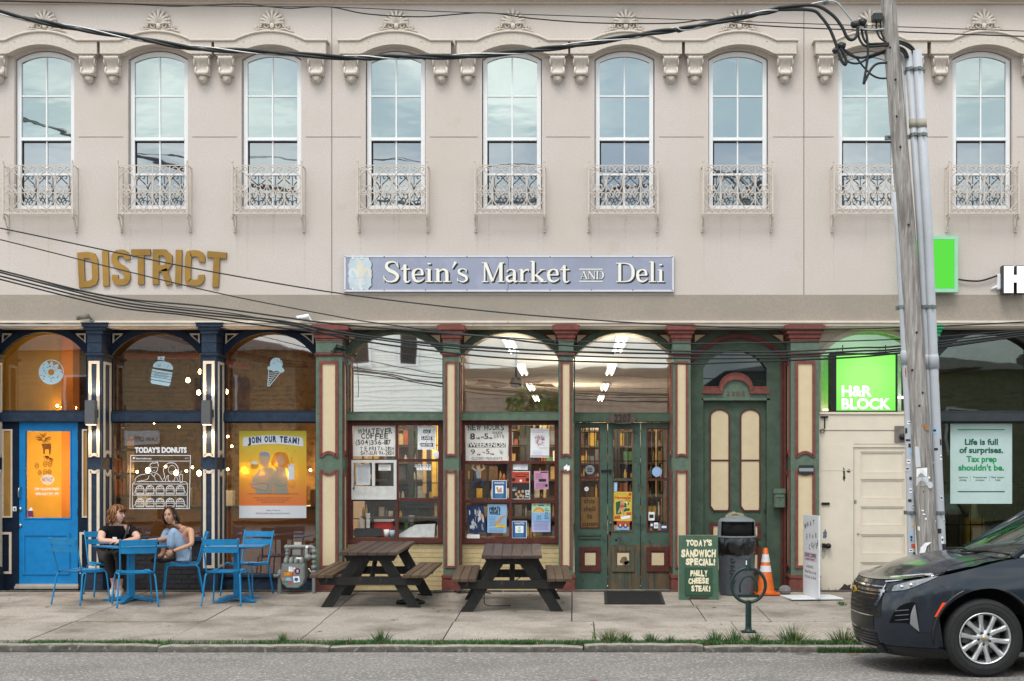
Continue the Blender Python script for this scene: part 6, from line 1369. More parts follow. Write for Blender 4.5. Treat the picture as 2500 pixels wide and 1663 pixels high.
def make_table():
 t=thing('cafe_table','x','table',group='blue square cafe tables');m=MB();h=.375
 m.bbox(-h,h,-h,h,.722,.735,.005);m.bbox(-h,h,-h,h,.7352,.7395,.002);m.build('tabletop',chair_blue,t)
 m=MB();m.bbox(-.042,.042,-.042,.042,.03,.721,.008);m.bbox(-.14,.14,-.14,.14,.700,.7215,.004);m.build('column',chair_blue,t)
 for k in range(4):
  m=MB();P=[(.03,.075),(.12,.068),(.22,.046),(.33,.020),(.375,.008)];v=[]
  for (x,z) in P:w=.045-.03*x;v+=[(x,-w,z),(x,w,z),(x,w,max(0,z-.04)),(x,-w,max(0,z-.04))]
  n=len(P);m.add(v,[(4*i+a,4*i+(a+1)%4,4*i+4+(a+1)%4,4*i+4+a) for i in range(n-1) for a in range(4)]+[(0,1,2,3),(4*n-4,4*n-1,4*n-2,4*n-3)])
  m.ball((.36,0,.012),(.03,.03,.012),seg=8,rings=5);m.xf(Matrix.Rotation(R(90*k+45),4,'Z'));m.build('foot',chair_blue,t)
 return t
t1=make_table();t1.location=(-5.94,-1.10,gz(-1.1));t1.rotation_euler=(0,0,R(42));t1['label']='blue square table turned cornerwise between the seated pair'
t2=copy_tree(t1);t2.location=(-4.52,-1.08,gz(-1.08));t2.rotation_euler=(0,0,R(5));t2['label']='blue square table beside the gas meter with empty chairs'
tz1=gz(-1.1)+.741
m=MB()
for s in (-1,1):m.tube([(s*.03+.024*math.cos(a),0,.018+.018*math.sin(a)) for a in [i*math.pi/6 for i in range(12)]],.004,5,closed=True);m.tube([(s*.055,0,.024),(s*.06,.06,.02),(s*.062,.11,.006)],.003,5)
for s in (-1,1):m.plate([(s*.03+.022*math.cos(a),.018+.016*math.sin(a)) for a in [i*math.pi/6 for i in range(12)]],.001)
m.tube([(-.008,0,.024),(.008,0,.024)],.003,5);o=m.build('sunglasses',black,loc=(-6.03,-1.22,tz1),);o.rotation_euler=(0,0,.3);tag(o,'dark sunglasses lying on the blue table in front of the man','sunglasses')
plank=mat('weathered_plank',(.058,.034,.027),.42,var=.35,vscale=7,bump=.3,bscale=40,stretch=(7,.5,7),island=.25,spec=.5)
plank_side=mat('bench_plank',(.085,.052,.032),.5,var=.35,vscale=7,bump=.3,bscale=40,stretch=(7,.5,7),island=.25)
dark_wood=mat('black_stained_wood',(.014,.013,.012),.6,var=.3,vscale=8,bump=.35,bscale=50,worn=(.13,.12,.11),wscale=7,wlo=.62,whi=.78,stretch=(3,3,1))
def make_picnic():
 t=thing('picnic_table','x','picnic table',group='dark wooden picnic tables')
 Ln=.86;pw=.123
 m=MB()
 for k in range(6):x=-.378+k*.1265;m.bbox(x,x+pw,-Ln+rnd.uniform(-.004,.004),Ln+rnd.uniform(-.004,.004),.690+rnd.uniform(-.002,.002),.732+rnd.uniform(-.003,.003),.006)
 m.build('tabletop',plank,t)
 for s in (-1,1):
  m=MB()
  for k in range(3):x=s*.60+(k-1)*.104;m.bbox(x-.050,x+.050,-Ln+rnd.uniform(-.004,.004),Ln,.400+rnd.uniform(-.002,.002),.438+rnd.uniform(-.002,.002),.006)
  m.build('bench',plank_side,t)
 for sy in (-1,1):
  y=sy*.60
  m=MB();m.prism([(-.36,.689),(.36,.689),(.30,.60),(-.30,.60)],y-.045*1,y-.005);m.build('top_batten',dark_wood,t)
  m=MB();yb=y-.086 if sy<0 else y+.046;m.prism([(-.70,.399),(.70,.399),(.64,.292),(-.64,.292)],yb,yb+.04);m.build('bench_beam',dark_wood,t)
  for s in (-1,1):
   m=MB();a=Vector((s*.19,.68));b=Vector((s*.57,.0));d=(b-a).normalized();nn=Vector((-d.y,d.x))*.068
   hw=.068/abs(d.y)
   m.prism([(a.x-hw,.688),(a.x+hw,.688),(b.x+hw,0),(b.x-hw,0)],y-.004,y+.040) if sy>0 else m.prism([(a.x-hw,.598),(a.x+hw,.598),(b.x+hw,0),(b.x-hw,0)],y-.045,y-.003)
   m.build('leg',dark_wood,t)
  m=MB();m.tube([(0,y-sy*.03,.34),(0,y*.25,.66)],.032,4,smooth=False);m.build('brace',dark_wood,t)
 m=MB();m.prism([(-.03,.688),(.03,.688),(.03,.60),(-.03,.60)],-.55,.55);m.build('centre_batten',dark_wood,t)
 return t
p1=make_picnic();p1.location=(-2.61,-1.12,gz(-1.12));p1.rotation_euler=(math.atan(SLOPE),0,R(-1.5));p1['label']='dark picnic table beside the gas meter under the coffee window'
p2=copy_tree(p1);p2.location=(-.80,-1.54,gz(-1.54));p2.rotation_euler=(math.atan(SLOPE),0,R(2));p2['label']='dark picnic table under the window of posters beside the deli doors'
m=MB();rn=random.Random(3);m.ball((0,0,.02),(.19,.10,.045),seg=16,rings=8)
m.v=[(x+rn.uniform(-.02,.02),y+rn.uniform(-.02,.02),max(.001,z+rn.uniform(-.012,.012))) for x,y,z in m.v];o=m.build('black_bag',black,loc=(X(1002,-1.45),-1.42,gz(-1.45)));tag(o,'limp black bag on the pavement under the first picnic table','bag')
m=MB();m.tube(smooth_path([(-2.15,-.5,gz(-.5)+.012),(-1.95,-.32,.002),(-1.7,-.22,.006),(-1.55,-.3,.0),(-1.3,-.25,.004),(-1.15,-.4,0.0)],6),.009,6);m.ball((-1.62,-.26,.015),(.06,.03,.02),seg=8,rings=5);m.ball((-1.55,-.24,.012),(.04,.03,.018),seg=8,rings=5)
o=m.build('extension_lead',black);tag(o,'black extension lead lying along the wall between the picnic tables','cable')
m=MB();x_,y_=-.80,-2.05;zg=gz(y_);m.tube(smooth_path([(x_-.35,y_+.05,zg+.35),(x_-.30,y_,zg+.52),(x_-.05,y_-.02,zg+.60),(x_+.12,y_,zg+.58),(x_+.15,y_+.02,zg+.45),(x_+.0,y_+.05,zg+.34)],6),.006,5)
m.tube(smooth_path([(x_-.33,y_+.3,zg+.3),(x_-.36,y_+.3,zg+.1),(x_-.3,y_+.3,zg+.03),(x_-.05,y_+.35,zg+.03),(x_-.02,y_+.35,zg+.03)],6),.006,5)
o=m.build('loose_cord',black);tag(o,'thin black cord looped round the second picnic table frame','cord')
met=mat('meter_grey',(.20,.215,.205),.45,var=.12,vscale=14,worn=(.10,.10,.095),wscale=30,wlo=.66,whi=.74)
t=thing('gas_meter','grey gas meter covered in stickers beside the green column','gas meter',(X(722,-.25),-.28,gz(-.28)));M_=lambda a:(a-722)/174.2;Zm=lambda b:Z(b,-.28)-gz(-.28)
m=MB();out=[(M_(691),Zm(1393)),(M_(690),Zm(1410)),(M_(695),Zm(1424)),(M_(706),Zm(1434)),(M_(734),Zm(1434)),(M_(745),Zm(1424)),(M_(749),Zm(1410)),(M_(748),Zm(1378))]+[(M_(694),Zm(1378))]
m.prism(out,-.12,.10);c=Vector((M_(720),Zm(1406)));m.prism([(c.x+(a-c.x)*.93,c.y+(b-c.y)*.94) for a,b in out],-.135,-.121);m.build('body',met,t)
m=MB()
for i in range(4):x=M_(701+i*12.5);m.ball((x,-.02,Zm(1372)),(.038,.10,.075),seg=10,rings=7)
m.bbox(M_(692),M_(748),-.11,.09,Zm(1380),Zm(1375),.006);m.build('top_cover',met,t)
m=MB()
for (a,b) in ((699,1382),(712,1381),(728,1381),(741,1382),(745,1392),(746,1402),(745,1412),(741,1421),(732,1429),(722,1431),(711,1430),(701,1425),(694,1414),(692,1402)):m.lathe([(0,-.012),(.008,-.010),(.009,0)],(M_(a),-.121,Zm(b)),6,axis='y')
m.build('bolt',met,t)
m=MB();m.tube(smooth_path([(M_(702),0,Zm(1366)),(M_(702),0,Zm(1344)),(M_(704),0,Zm(1337)),(M_(712),0,Zm(1335)),(M_(755),0,Zm(1335)),(M_(764),0,Zm(1337)),(M_(767),0,Zm(1345)),(M_(767),0,Zm(1400)),(M_(767),0,Zm(1454))],4),.026,10);m.ball((M_(700.5),0,Zm(1336)),.036)
for b in (1345,1354):m.tube([(M_(702),0,Zm(b)),(M_(702),0,Zm(b-3))],.034,8)
for b,r_ in ((1346,.036),(1360,.042),(1372,.030),(1385,.040),(1396,.034)):m.tube([(M_(767),0,Zm(b+5)),(M_(767),0,Zm(b-4))],r_,8)
m.lathe([(.0,-.07),(.04,-.06),(.05,-.03),(.05,.03),(0,.04)],(M_(753),0,Zm(1361)),12,axis='y');m.tube([(M_(749),0,Zm(1336)),(M_(749),0,Zm(1366)),(M_(744),0,Zm(1374))],.024,8);m.build('pipe',met,t)
m=MB();m.bbox(M_(717),M_(737),-.06,.05,Zm(1356),Zm(1342),.006);m.box(M_(719),M_(731),-.062,-.0605,Zm(1352),Zm(1347));m.build('index_box',met,t)
m=MB();m.bbox(M_(718),M_(736),.03,.05,Zm(1335),Zm(1324),.003);m.build('tag_plate',[mat('meter_tag',(.5,.46,.38),.6,var=.1)],t)
m=MB();m.tube([(M_(764),-.03,Zm(1400)),(M_(757),-.05,Zm(1389))],.006,5);m.ball((M_(757),-.05,Zm(1389)),.011);m.build('valve_lever',white_p,t)
m=MB();m.rect(M_(748),M_(754),Zm(1338),Zm(1332),-.028);m.build('tape_band',white_p,t)
ym=-.137
def stick(lb,pts,k,extra=None):
 m=MB();m.plate([(M_(a),Zm(b)) for a,b in pts],ym,0)
 if extra:extra(m)
 o=m.build('sticker',k,t);o['label']=lb
stick('red and yellow sticker lettered DSRT',[(698,1405),(698,1396),(701,1393),(723,1395),(721,1405)],[pm('sticker_red',(.55,.05,.01)),K['yellow']],lambda m:m.text('DSRT',M_(699.5),Zm(1403.5),.062,ym-.002,1,bold=.03,fit=M_(722+19.5)*1))
stick('round sticker in green, blue and red',[(710+8*math.cos(i*.524),1416-8*math.sin(i*.524)) for i in range(12)],ks('sky','kgreen','red'),lambda m:(m.plate([(M_(a),Zm(b)) for a,b in [(702,1416),(710,1416),(708,1423),(704,1421)]],ym-.002,1),m.plate([(M_(a),Zm(b)) for a,b in [(710,1416),(718,1416),(715,1422),(709,1424)]],ym-.002,2)))
stick('white sticker with a blue drawing',[(721,1406),(736,1405),(738,1419),(723,1421)],ks('white','blue'),lambda m:m.plate([(M_(729+5*math.cos(i*.7)),Zm(1413-(4+(i%2))*math.sin(i*.7))) for i in range(9)],ym-.002,1))
stick('black round sticker with a pale face',[(732+6.5*math.cos(i*.524),1393-7.5*math.sin(i*.524)) for i in range(12)],ks('black','pink'),lambda m:m.plate([(M_(732+3.4*math.cos(i*.7)),Zm(1393-4.5*math.sin(i*.7))) for i in range(9)],ym-.002,1))
stick('white square sticker',[(711,1382),(719,1382),(723,1390),(722,1394),(710,1394)],ks('white'))
stick('dark round stickers',[(715,1383),(727,1383),(727,1389),(715,1389)],ks('grey','white'),lambda m:[m.plate([(M_(c_+2.6*math.cos(i*.8)),Zm(1386-2.6*math.sin(i*.8))) for i in range(8)],ym-.002,1) for c_ in (718,724)])
stick('small orange and brown sticker',[(695,1409),(700,1410),(699,1416),(694,1415)],ks('orange'))
stick('white barcode label',[(729,1359),(741,1360),(740,1364),(729,1363)],ks('white'))
t=thing('standpipe_valve','short grey capped standpipe left of the gas meter','valve',(X(683,-.3),-.3,gz(-.3)));m=MB();z_=lambda b:Z(b,-.3)-gz(-.3)
m.lathe([(.033,0),(.033,z_(1432)),(.029,z_(1424)),(.029,z_(1418)),(.036,z_(1412)),(.040,z_(1402)),(.036,z_(1398)),(.026,z_(1394)),(.012,z_(1391)),(0,z_(1390))],n=14);m.build('pipe',met,t);m=MB();m.tube([(0,-.02,z_(1406)),(-.05,-.05,z_(1406))],.024,8);m.ball((-.055,-.055,z_(1406)),.028);m.build('outlet',met,t)
rub=mat('black_rubber',(.020,.021,.022),.55,var=.3,vscale=20)
m=MB();m.bbox(-.40,.40,-.68,.68,.002,.012,.004)
for k in range(26):y=-.62+k*.05;m.bbox(-.36,.36,y-.012,y+.012,.0125,.017,.002)
o=m.build('door_mat',rub,loc=(.82,-.82,gz(-.82)+.003));o.rotation_euler=(math.atan(SLOPE),0,R(-1));tag(o,'ribbed black rubber mat in front of the double doors','mat')
board_g=mat('board_green',(.045,.10,.062),.55,var=.18,vscale=10,worn=(.16,.22,.17),wscale=40,wlo=.70,whi=.76);board_d=mat('board_dark_green',(.018,.062,.030),.5,var=.1);chalk=mat('cream_brush_paint',(.74,.66,.46),.6,var=.06,vscale=18)
t=thing('sandwich_board','green A frame board lettered with the sandwich special, philly cheese steak','sandwich board',(1.69,-1.02,gz(-1.02)),R(-1));H=.875;w=.266
M=Matrix.Rotation(R(-7),4,'X')
def lean(m,k=1):
 m.xf(Matrix.Translation((0,0 if k>0 else .27,0))@Matrix.Rotation(R(-7*k),4,'X'));return m
m=MB();m.prism([(-w,0),(-w+.12,0),(-w+.15,.05),(w-.15,.05),(w-.12,0),(w,0),(w,H),(-w,H)],0,.018);lean(m).build('front_board',board_g,t)
m=MB();m.prism([(-w,0),(-w+.05,0),(-w+.06,.05),(w-.06,.05),(w-.05,0),(w,0),(w,H),(-w,H)],-.018,0);lean(m,-1).build('rear_board',[mat('board_back',(.5,.42,.27),.6,var=.1)],t)
m=MB();m.bbox(-.185,.185,-.014,-.001,.055,.435,.004,0);lean(m).build('special_panel',[board_d],t)
m=MB()
for s,z,u0,u1,sz,y_ in (("TODAY'S",.735,-.17,.19,.105,-.004),('SANDWICH',.585,-.235,.235,.125,-.004),('SPECIAL!',.475,-.175,.225,.110,-.004),('PHILLY',.325,-.115,.120,.100,-.018),('CHEESE',.225,-.14,.135,.095,-.018),('STEAK!',.120,-.10,.155,.095,-.018)):
 ws_=[AD.get(c,1) for c in s];f=(u1-u0)/sum(ws_);x=u0;m=MB()
 for c,a in zip(s,ws_):m.text(c,x,z+rnd.uniform(-.006,.006),sz*rnd.uniform(.98,1.1),y_,bold=.065,fit=f*a*.94,rot=rnd.uniform(-.09,.06));x+=f*a
 lean(m).build('lettering',chalk,t)
m=MB()
for x in (-.09,0,.09):m.ball((x,-.006,.452),.009,seg=6,rings=4)
lean(m).build('hook',galv,t)
bin_g=mat('bin_grey',(.10,.115,.135),.5,var=.12,vscale=10,worn=(.14,.15,.16),wscale=26,wlo=.68,whi=.76)
bag_m=mat('bin_bag',(.006,.006,.007),.22,var=.0,spec=.6)
t=thing('litter_bin','grey round litter bin with a domed lid and a black bag hanging over its rim','bin',(2.27,-.40,gz(-.40)))
m=MB();m.lathe([(.0,.0),(.225,.0),(.232,.02),(.262,.66),(.275,.68),(.275,.72),(.25,.72)],n=32);m.build('body',bin_g,t)
m=MB();n=60;rows_=[(.268,.80),(.285,.76),(.292,.70),(.289,.64),(.282,.585),(.272,.56)];v=[]
for k,(r_,z) in enumerate(rows_):
 for j in range(n):
  a=2*math.pi*j/n;q=r_+.010*math.sin(a*9+k*.9)+.006*math.sin(a*21-k*1.7)+rnd.uniform(-.003,.003);v.append((q*math.cos(a),q*math.sin(a),z+(.008*math.sin(a*5)+.005*math.sin(a*13) if k>=4 else 0)))
m.add(v,[(i*n+j,i*n+(j+1)%n,(i+1)*n+(j+1)%n,(i+1)*n+j) for i in range(len(rows_)-1) for j in range(n)],0,True);m.build('bag',bag_m,t)
m=MB()
n=24;prof=[(.270,.79),(.285,.80),(.285,.815),(.268,.82),(.258,1.02),(.232,1.05),(.13,1.08),(.12,1.092),(0,1.095)];v=[]
for (r_,z) in prof:
 for j in range(n):a=2*math.pi*j/n;v.append((r_*math.cos(a),r_*math.sin(a),z))
f=[]
for i in range(len(prof)-1):
 for j in range(n):
  mid=math.degrees(2*math.pi*(j+.5)/n)
  if i==3 and 217<mid<323:continue
  f.append((i*n+j,i*n+(j+1)%n,(i+1)*n+(j+1)%n,(i+1)*n+j))
m.add(v,f);m.bbox(-.19,.19,-.262,-.235,1.015,1.028,.004);lid=m.build('lid',mat('bin_lid_grey',(.17,.185,.20),.5,var=.12,vscale=12,worn=(.25,.26,.26),wscale=20,wlo=.66,whi=.76),t)
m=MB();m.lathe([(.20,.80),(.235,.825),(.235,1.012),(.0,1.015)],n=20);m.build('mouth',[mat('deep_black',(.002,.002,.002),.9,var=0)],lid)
m=MB();gb=lambda a,z:(-.10+.0,0)
for k in range(6):
 z0=.50-k*.075;pts=[]
 for q in range(9):a=R(252+rnd.uniform(-11,11));zz=z0-.07*q/9+rnd.uniform(-.02,.02);r_=.232+.03*zz/.66+.004;pts.append((r_*math.cos(a),r_*math.sin(a),zz))
 m.tube(smooth_path(pts,3),.0035,4)
m.build('graffiti',ink,t)
t=thing('traffic_cone','orange traffic cone with two white bands beside the litter bin','traffic cone',(2.67,-.42,gz(-.42)),R(8));t.scale=(.95,.95,.95);cone_o=mat('cone_orange',(.62,.12,.012),.5,var=.2,vscale=9,worn=(.22,.07,.02),wscale=10,wlo=.60,whi=.74);band_w=mat('cone_band',(.66,.66,.68),.4,var=.08,vscale=16,worn=(.5,.2,.1),wscale=15,wlo=.70,whi=.75)
cr=lambda z:.135-.105*(z-.035)/.645
m=MB();m.lathe([(cr(.035),.035),(cr(.68),.68),(.022,.683),(.018,.67)],n=24);m.lathe([(.15,.03),(.15,.045),(cr(.05)+.004,.06)],n=24);m.build('cone_body',cone_o,t)
for z0,z1 in ((.335,.425),(.475,.59)):m=MB();m.lathe([(cr(z0)+.0025,z0),(cr(z1)+.0025,z1)],n=24);m.build('band',band_w,t)
m=MB();m.bbox(-.18,.18,-.18,.18,0,.036,.012);m.build('base',cone_o,t)
m=MB();m.ball((0,0,.05),(.09,.08,.075),seg=9,rings=6,smooth=False);o=m.build('stone',[mat('grey_stone',(.19,.185,.18),.9,var=.3,vscale=14,bump=.4,bscale=40)],loc=(X(1916,-.35),-.35,gz(-.35)));tag(o,'grey broken stone between the cone and the red column base','stone')
rack_g=mat('rack_green',(.009,.030,.026),.4,var=.25,vscale=16,worn=(.16,.20,.19),wscale=26,wlo=.68,whi=.76)
t=thing('bike_rack','dark green post with a ring for locking bicycles near the kerb','bike rack',(2.0,-3.93,gz(-3.93)));m=MB();m.lathe([(.036,.0),(.034,.30),(.034,.36)],n=16);m.lathe([(.033,.70),(.033,.845),(.028,.855),(0,.857)],n=16);m.build('post',rack_g,t)
m=MB();m.tube([(.195*math.cos(a),0,.535+.195*math.sin(a)) for a in [2*math.pi*i/40 for i in range(40)]],.019,10,closed=True);m.build('ring',rack_g,t)
m=MB();m.bbox(-.085,.085,-.085,.085,0,.014,.004);m.lathe([(.05,.014),(.04,.03),(.036,.06)],n=16)
for a in (-.06,.06):m.lathe([(.012,.014),(.012,.028),(0,.03)],(a,-.055,0),6)
m.build('base_plate',rack_g,t);m=MB();m.tube([(.10*math.cos(a),0,.50+.14*math.sin(a)) for a in [R(200-220*i/14) for i in range(15)]],.012,6);m.bbox(-.12,.12,-.01,.01,.395,.43,.004);m.build('bracket',rack_g,t)
m=MB();m.rect(-.034,-.022,.77,.82,-.034);m.build('label_strip',white_p,t)
sw_m=mat('sign_white_board',(.70,.71,.73),.5,var=.05,vscale=5,worn=(.30,.26,.22),wscale=26,wlo=.73,whi=.77)
t=thing('coffee_sign','tall narrow white sign board on a flat foot lettered whatever coffee','sign',(3.245,-.80,gz(-.80)),R(-83));m=MB();m.bbox(-.37,.37,-.012,.012,.02,1.13,.004);m.build('board',sw_m,t)
m=MB()
m.bbox(-.30,.30,-.36,.36,0,.02,.006);m.build('foot',sw_m,t)
m=MB()
for s,pts in (('WHAT',[(-.30,.94),(-.17,.965),(-.03,.98),(.12,1.0)]),('EVeR',[(-.20,.80),(-.06,.81),(.08,.82),(.22,.83)]),('COffEE',[(-.08,.66),(.03,.69),(.13,.67),(.20,.70),(.26,.69),(.31,.73)])):
 for c,(u,z) in zip(s,pts):m.text(c,u,z,.098,-.0135,0,bold=.02,sx=1.0,rot=rnd.uniform(-.1,.15))
m.rect(-.31,.29,.50,.62,-.0130,1);m.text('DOPE COFFEE',-.27,.555,.075,-.0145,0,bold=.02,fit=.52);m.text('- MODS STAMPS -',-.24,.515,.032,-.0145,0,bold=.01,fit=.45)
m.text('HOURS',-.18,.405,.055,-.0135,0,fit=.30);m.text('Wed-Thurs 7a-4p',-.27,.335,.055,-.0135,0,fit=.52);m.text('Fri-Sun 7a-2ish',-.27,.265,.055,-.0135,0,fit=.52);m.build('lettering',[ink,pm('pale_pink',(.66,.52,.60))],t)
t=thing('mailbox','small green wall mailbox beside the tall green door','mailbox',(0,0,0));ymb=.20;m=MB();pb(m,1891,1917,1202,1240,ymb,.339,bev=.012);m.build('body',green,t);m=MB();pb(m,1889,1919,1193,1206,ymb-.015,.339,bev=.01);pb(m,1894,1914,1208,1214,ymb-.010,ymb-.001);pb(m,1902,1906,1216,1220,ymb-.012,ymb-.001);m.build('lid',green,t)
m=MB();pb(m,1950,1987,1136,1158.5,-.030,-.022,0,bev=.003);pr(m,1951,1986,1143,1151,-.0312,1);o=m.build('striped_plate',[ink,K['grey']]);tag(o,'black plate with a grey stripe on the wide green column','plate')
m=MB();m.plate([(X(a,-.0035),Z(b,-.0035)) for a,b in [(1376,1140),(1381,1137),(1384,1133),(1386,1138),(1391,1136),(1391,1149),(1384,1150),(1384,1146),(1377,1147)]],-.0035);o=m.build('paper_scrap',white_p);tag(o,'torn white scrap of paper on the column left of the double doors','paper scrap')
for i,(l,r,lb) in enumerate(((206.5,231,'grey box wall lamp on the navy column beside the blue door'),(491,513.5,'grey box wall lamp on the navy column between the donut windows'))):
 t=thing('wall_lamp',lb,'wall lamp',(0,0,0),group='grey wall lamps on the navy columns');y0=-.20;m=MB();pb(m,l,r,977,1036,y0,y0+.12,bev=.004);m.build('shade',[mat('lamp_grey',(.10,.10,.105),.6,var=.15,vscale=40)],t)
 m=MB();pb(m,r-3,r+6,1000,1019,y0+.121,-.021);m.build('bracket',black,t);m=MB();cxl=(X(l,y0)+X(r,y0))/2
 m.box(X(l+2,y0),X(r-2,y0),y0+.02,y0+.10,Z(1037.2,y0),Z(1036.3,y0));m.build('lens',glow('lamp_lens',(1,.62,.3),6),t)
 lamp('wall_lamp_down',(cxl+.02,y0+.09,Z(1040,y0)),13,(1,.66,.36),.03,95,(R(16),0,0));lamp('wall_lamp_up',(cxl+.02,y0+.09,Z(972,y0)),11,(1,.66,.36),.03,95,(R(164),0,0))
def sec_cam(lb,px_,py_,y,mt,yaw,s=1.0):
 t=thing('security_camera',lb,'camera',(X(px_,y),y,Z(py_,y)),group='small security cameras on the shopfronts');m=MB();m.tube([(-.075*s,-.05,-.018),(.06*s,.0,.012)],[.030,.034],12);m.tube([(-.080*s,-.053,-.020),(-.10*s,-.06,-.026)],[.036,.030],12);m.build('body',mt,t);m=MB();m.tube([(.06*s,0,.0),(.09*s,.02,-.04)],.016,8);m.lathe([(.04,0),(.04,.015),(.02,.02)],(.09*s,.03,-.06),10);m.build('mount',mt,t);m=MB();m.lathe([(0,-.002),(.022,0)],(-.101*s,-.0605,-.0265),10,axis='x');m.build('lens',black,t);t.rotation_euler=(0,0,yaw)
grey_c=mat('camera_grey',(.13,.12,.105),.5,var=.2)
sec_cam('dark grey security camera on the ledge above the first navy column',208,774,-.10,grey_c,.1);sec_cam('white security camera on the ledge above the ice cream window',743,774,-.10,white_p,.1);sec_cam('small black security camera on the wide green column',826,848,-.05,black,2.6,.7)
m=MB();m.tube([(X(a,-.05),-.05,Z(b,-.05)) for a,b in smooth_path([(832,853),(838,862),(843,880),(846,930),(845,960)],5)],.005,5);o=m.build('camera_cable',black);tag(o,'thin black cable hanging from the small black camera','cable')
m=MB();m.tube([(X(a,-.055),-.055,Z(b,-.055)) for a,b in [(-20,788),(30,790),(70,787.5),(110,790),(140,787),(190,789)]],.006,5);o=m.build('ledge_cable',[mat('brown_cable',(.12,.04,.03),.6)]);tag(o,'brown cable clipped along the ledge over the blue door','cable')
# ================================================================ GRASS, LITTER
grass_m=mat('grass_green',(.055,.130,.038),.6,var=.4,vscale=9,island=.45,spec=.2)
dry_m=mat('grass_dry',(.22,.20,.07),.7,var=.3,vscale=9,island=.4,spec=.2)
def blade(m,x,y,z,h,w,lx,ly,k):
 a=rnd.uniform(0,math.pi);dx,dy=w*math.cos(a),w*math.sin(a)
 m.add([(x-dx,y-dy,z),(x+dx,y+dy,z),(x+lx*.45+dx*.7,y+ly*.45+dy*.7,z+h*.62),(x+lx*.45-dx*.7,y+ly*.45-dy*.7,z+h*.62),(x+lx,y+ly,z+h)],[(0,1,2,3),(3,2,4)],k)
m=MB()
dens=lambda x:(.10 if x<-6.05 else .75 if x<-4.4 else .25 if x<-3.9 else .5 if x<-2.6 else 1.0 if x<.1 else .8 if x<3 else .9)
for k in range(21000):
 x=rnd.uniform(-6.2,4.6)
 q=.5+.5*math.sin(x*5.1+math.sin(x*2.3)*2)
 if rnd.random()>dens(x)*(.4+.6*q):continue
 y=-4.765+abs(rnd.gauss(0,.085));h=rnd.uniform(.008,.034);blade(m,x,y,gz(y)-.012,h+.012,.005,rnd.uniform(-.03,.03),rnd.uniform(-.03,.03),0 if rnd.random()<.92 else 1)
for k in range(900):
 x=rnd.uniform(2.6,4.0);y=rnd.uniform(-5.03,-4.96);blade(m,x,y,GUT_Z,rnd.uniform(.02,.09),.004,rnd.uniform(-.04,.04),rnd.uniform(-.05,.0),0)
for k in range(160):
 t_=rnd.random();blade(m,.235+rnd.gauss(0,.012),-4.5+t_*.55,gz(-4.3),rnd.uniform(.01,.03),.003,rnd.uniform(-.02,.02),0,rnd.randrange(2))
for k in range(420):x=rnd.uniform(-6,4);y=-3.087+rnd.gauss(0,.004);blade(m,x,y,gz(y)-.02,rnd.uniform(.02,.035),.003,rnd.uniform(-.01,.01),0,0) if math.sin(x*3)>.2 else None
for k in range(130):blade(m,3.52+rnd.uniform(-.04,.05),-1.5+rnd.uniform(-.12,.1),gz(-1.5),rnd.uniform(.02,.05),.003,rnd.uniform(-.03,.03),rnd.uniform(-.02,.02),0)
o=m.build('grass',[grass_m,dry_m],fix=False);tag(o,'low green grass and weeds in the seam behind the kerb','grass',kind='stuff')
for (px_,hpx,wpx,dr,lb) in ((692,32,26,.1,'small grass tuft at the kerb below the gas meter'),(930,48,44,.05,'spiky grass tuft at the kerb below the first picnic table'),(1488,50,60,.35,'yellowish grass tuft at the kerb below the door mat'),(1528,36,34,.15,'low grass tuft just right of the yellowish tuft'),(1590,36,34,.1,'small grass tuft at the kerb left of the sandwich board'),(1636,26,24,.1,'smallest grass tuft at the kerb below the sandwich board'),(1745,46,40,.05,'grass tuft at the kerb left of the bike rack'),(1792,52,46,.15,'grass tuft at the kerb close against the bike rack'),(1846,38,36,.1,'grass tuft at the kerb just right of the bike rack foot'),(1936,64,74,.2,'largest grass tuft at the kerb between bike rack and car'),(2060,60,74,.45,'dry topped grass tuft at the kerb by the car bumper'),(2112,40,40,.3,'grass tuft hidden under the car bumper')):
 yt_=-4.62;ppm=F/(D+yt_);m=MB();h=.82*hpx/ppm;w=wpx/ppm/2
 for k in range(int(40+wpx*3.0)):
  a=rnd.gauss(0,.5);q=rnd.uniform(.30,1.0)**1.3;blade(m,a*w*.7,rnd.uniform(-.06,.06),-.01,h*q*(1-.3*min(1,abs(a)))+.012,.0030,a*w*rnd.uniform(.3,1.7)*(.4+q)+rnd.gauss(0,.02),rnd.uniform(-.09,.05),1 if rnd.random()<dr else 0)
 o=m.build('grass_tuft',[grass_m,dry_m],loc=(X(px_,yt_),yt_,gz(yt_)),fix=False);tag(o,lb,'grass tuft','grass tufts along the kerb')
leaf_m=mat('dead_leaf',(.28,.10,.02),.7,var=.3,vscale=20);leaf_b=mat('brown_leaf',(.09,.05,.03),.7,var=.3)
for (px_,y,s,lb,mt) in ((2084,-5.2,.075,'orange dead leaf lying in the gutter near the car',leaf_m),(2040,-5.1,.05,'small brown dead leaf in the gutter left of the orange one',leaf_b),(1960,-5.12,.10,'long brown leaf in the gutter below the large grass tuft',leaf_b)):
 m=MB();m.add([(-s,0,.004),(-.3*s,-.35*s,.018),(.5*s,-.3*s,.01),(s,0,.006),(.4*s,.35*s,.014),(-.4*s,.3*s,.016)],[(0,1,4,5),(1,2,3,4)]);o=m.build('dead_leaf',mt,loc=(X(px_,y),y,-.248));tag(o,lb,'leaf','dead leaves in the gutter')
m=MB()
for (px_,y,w,h) in ((1290,-7.6,.10,.03),(1450,-7.3,.05,.015),(1496,-7.55,.11,.04),(1510,-7.6,.04,.02)):
 m.poly([(X(px_,y)+w*math.cos(a)*rnd.uniform(.5,1.1),y+h*4*math.sin(a)*rnd.uniform(.5,1.1),-.214) for a in [i*math.pi/6 for i in range(12)]])
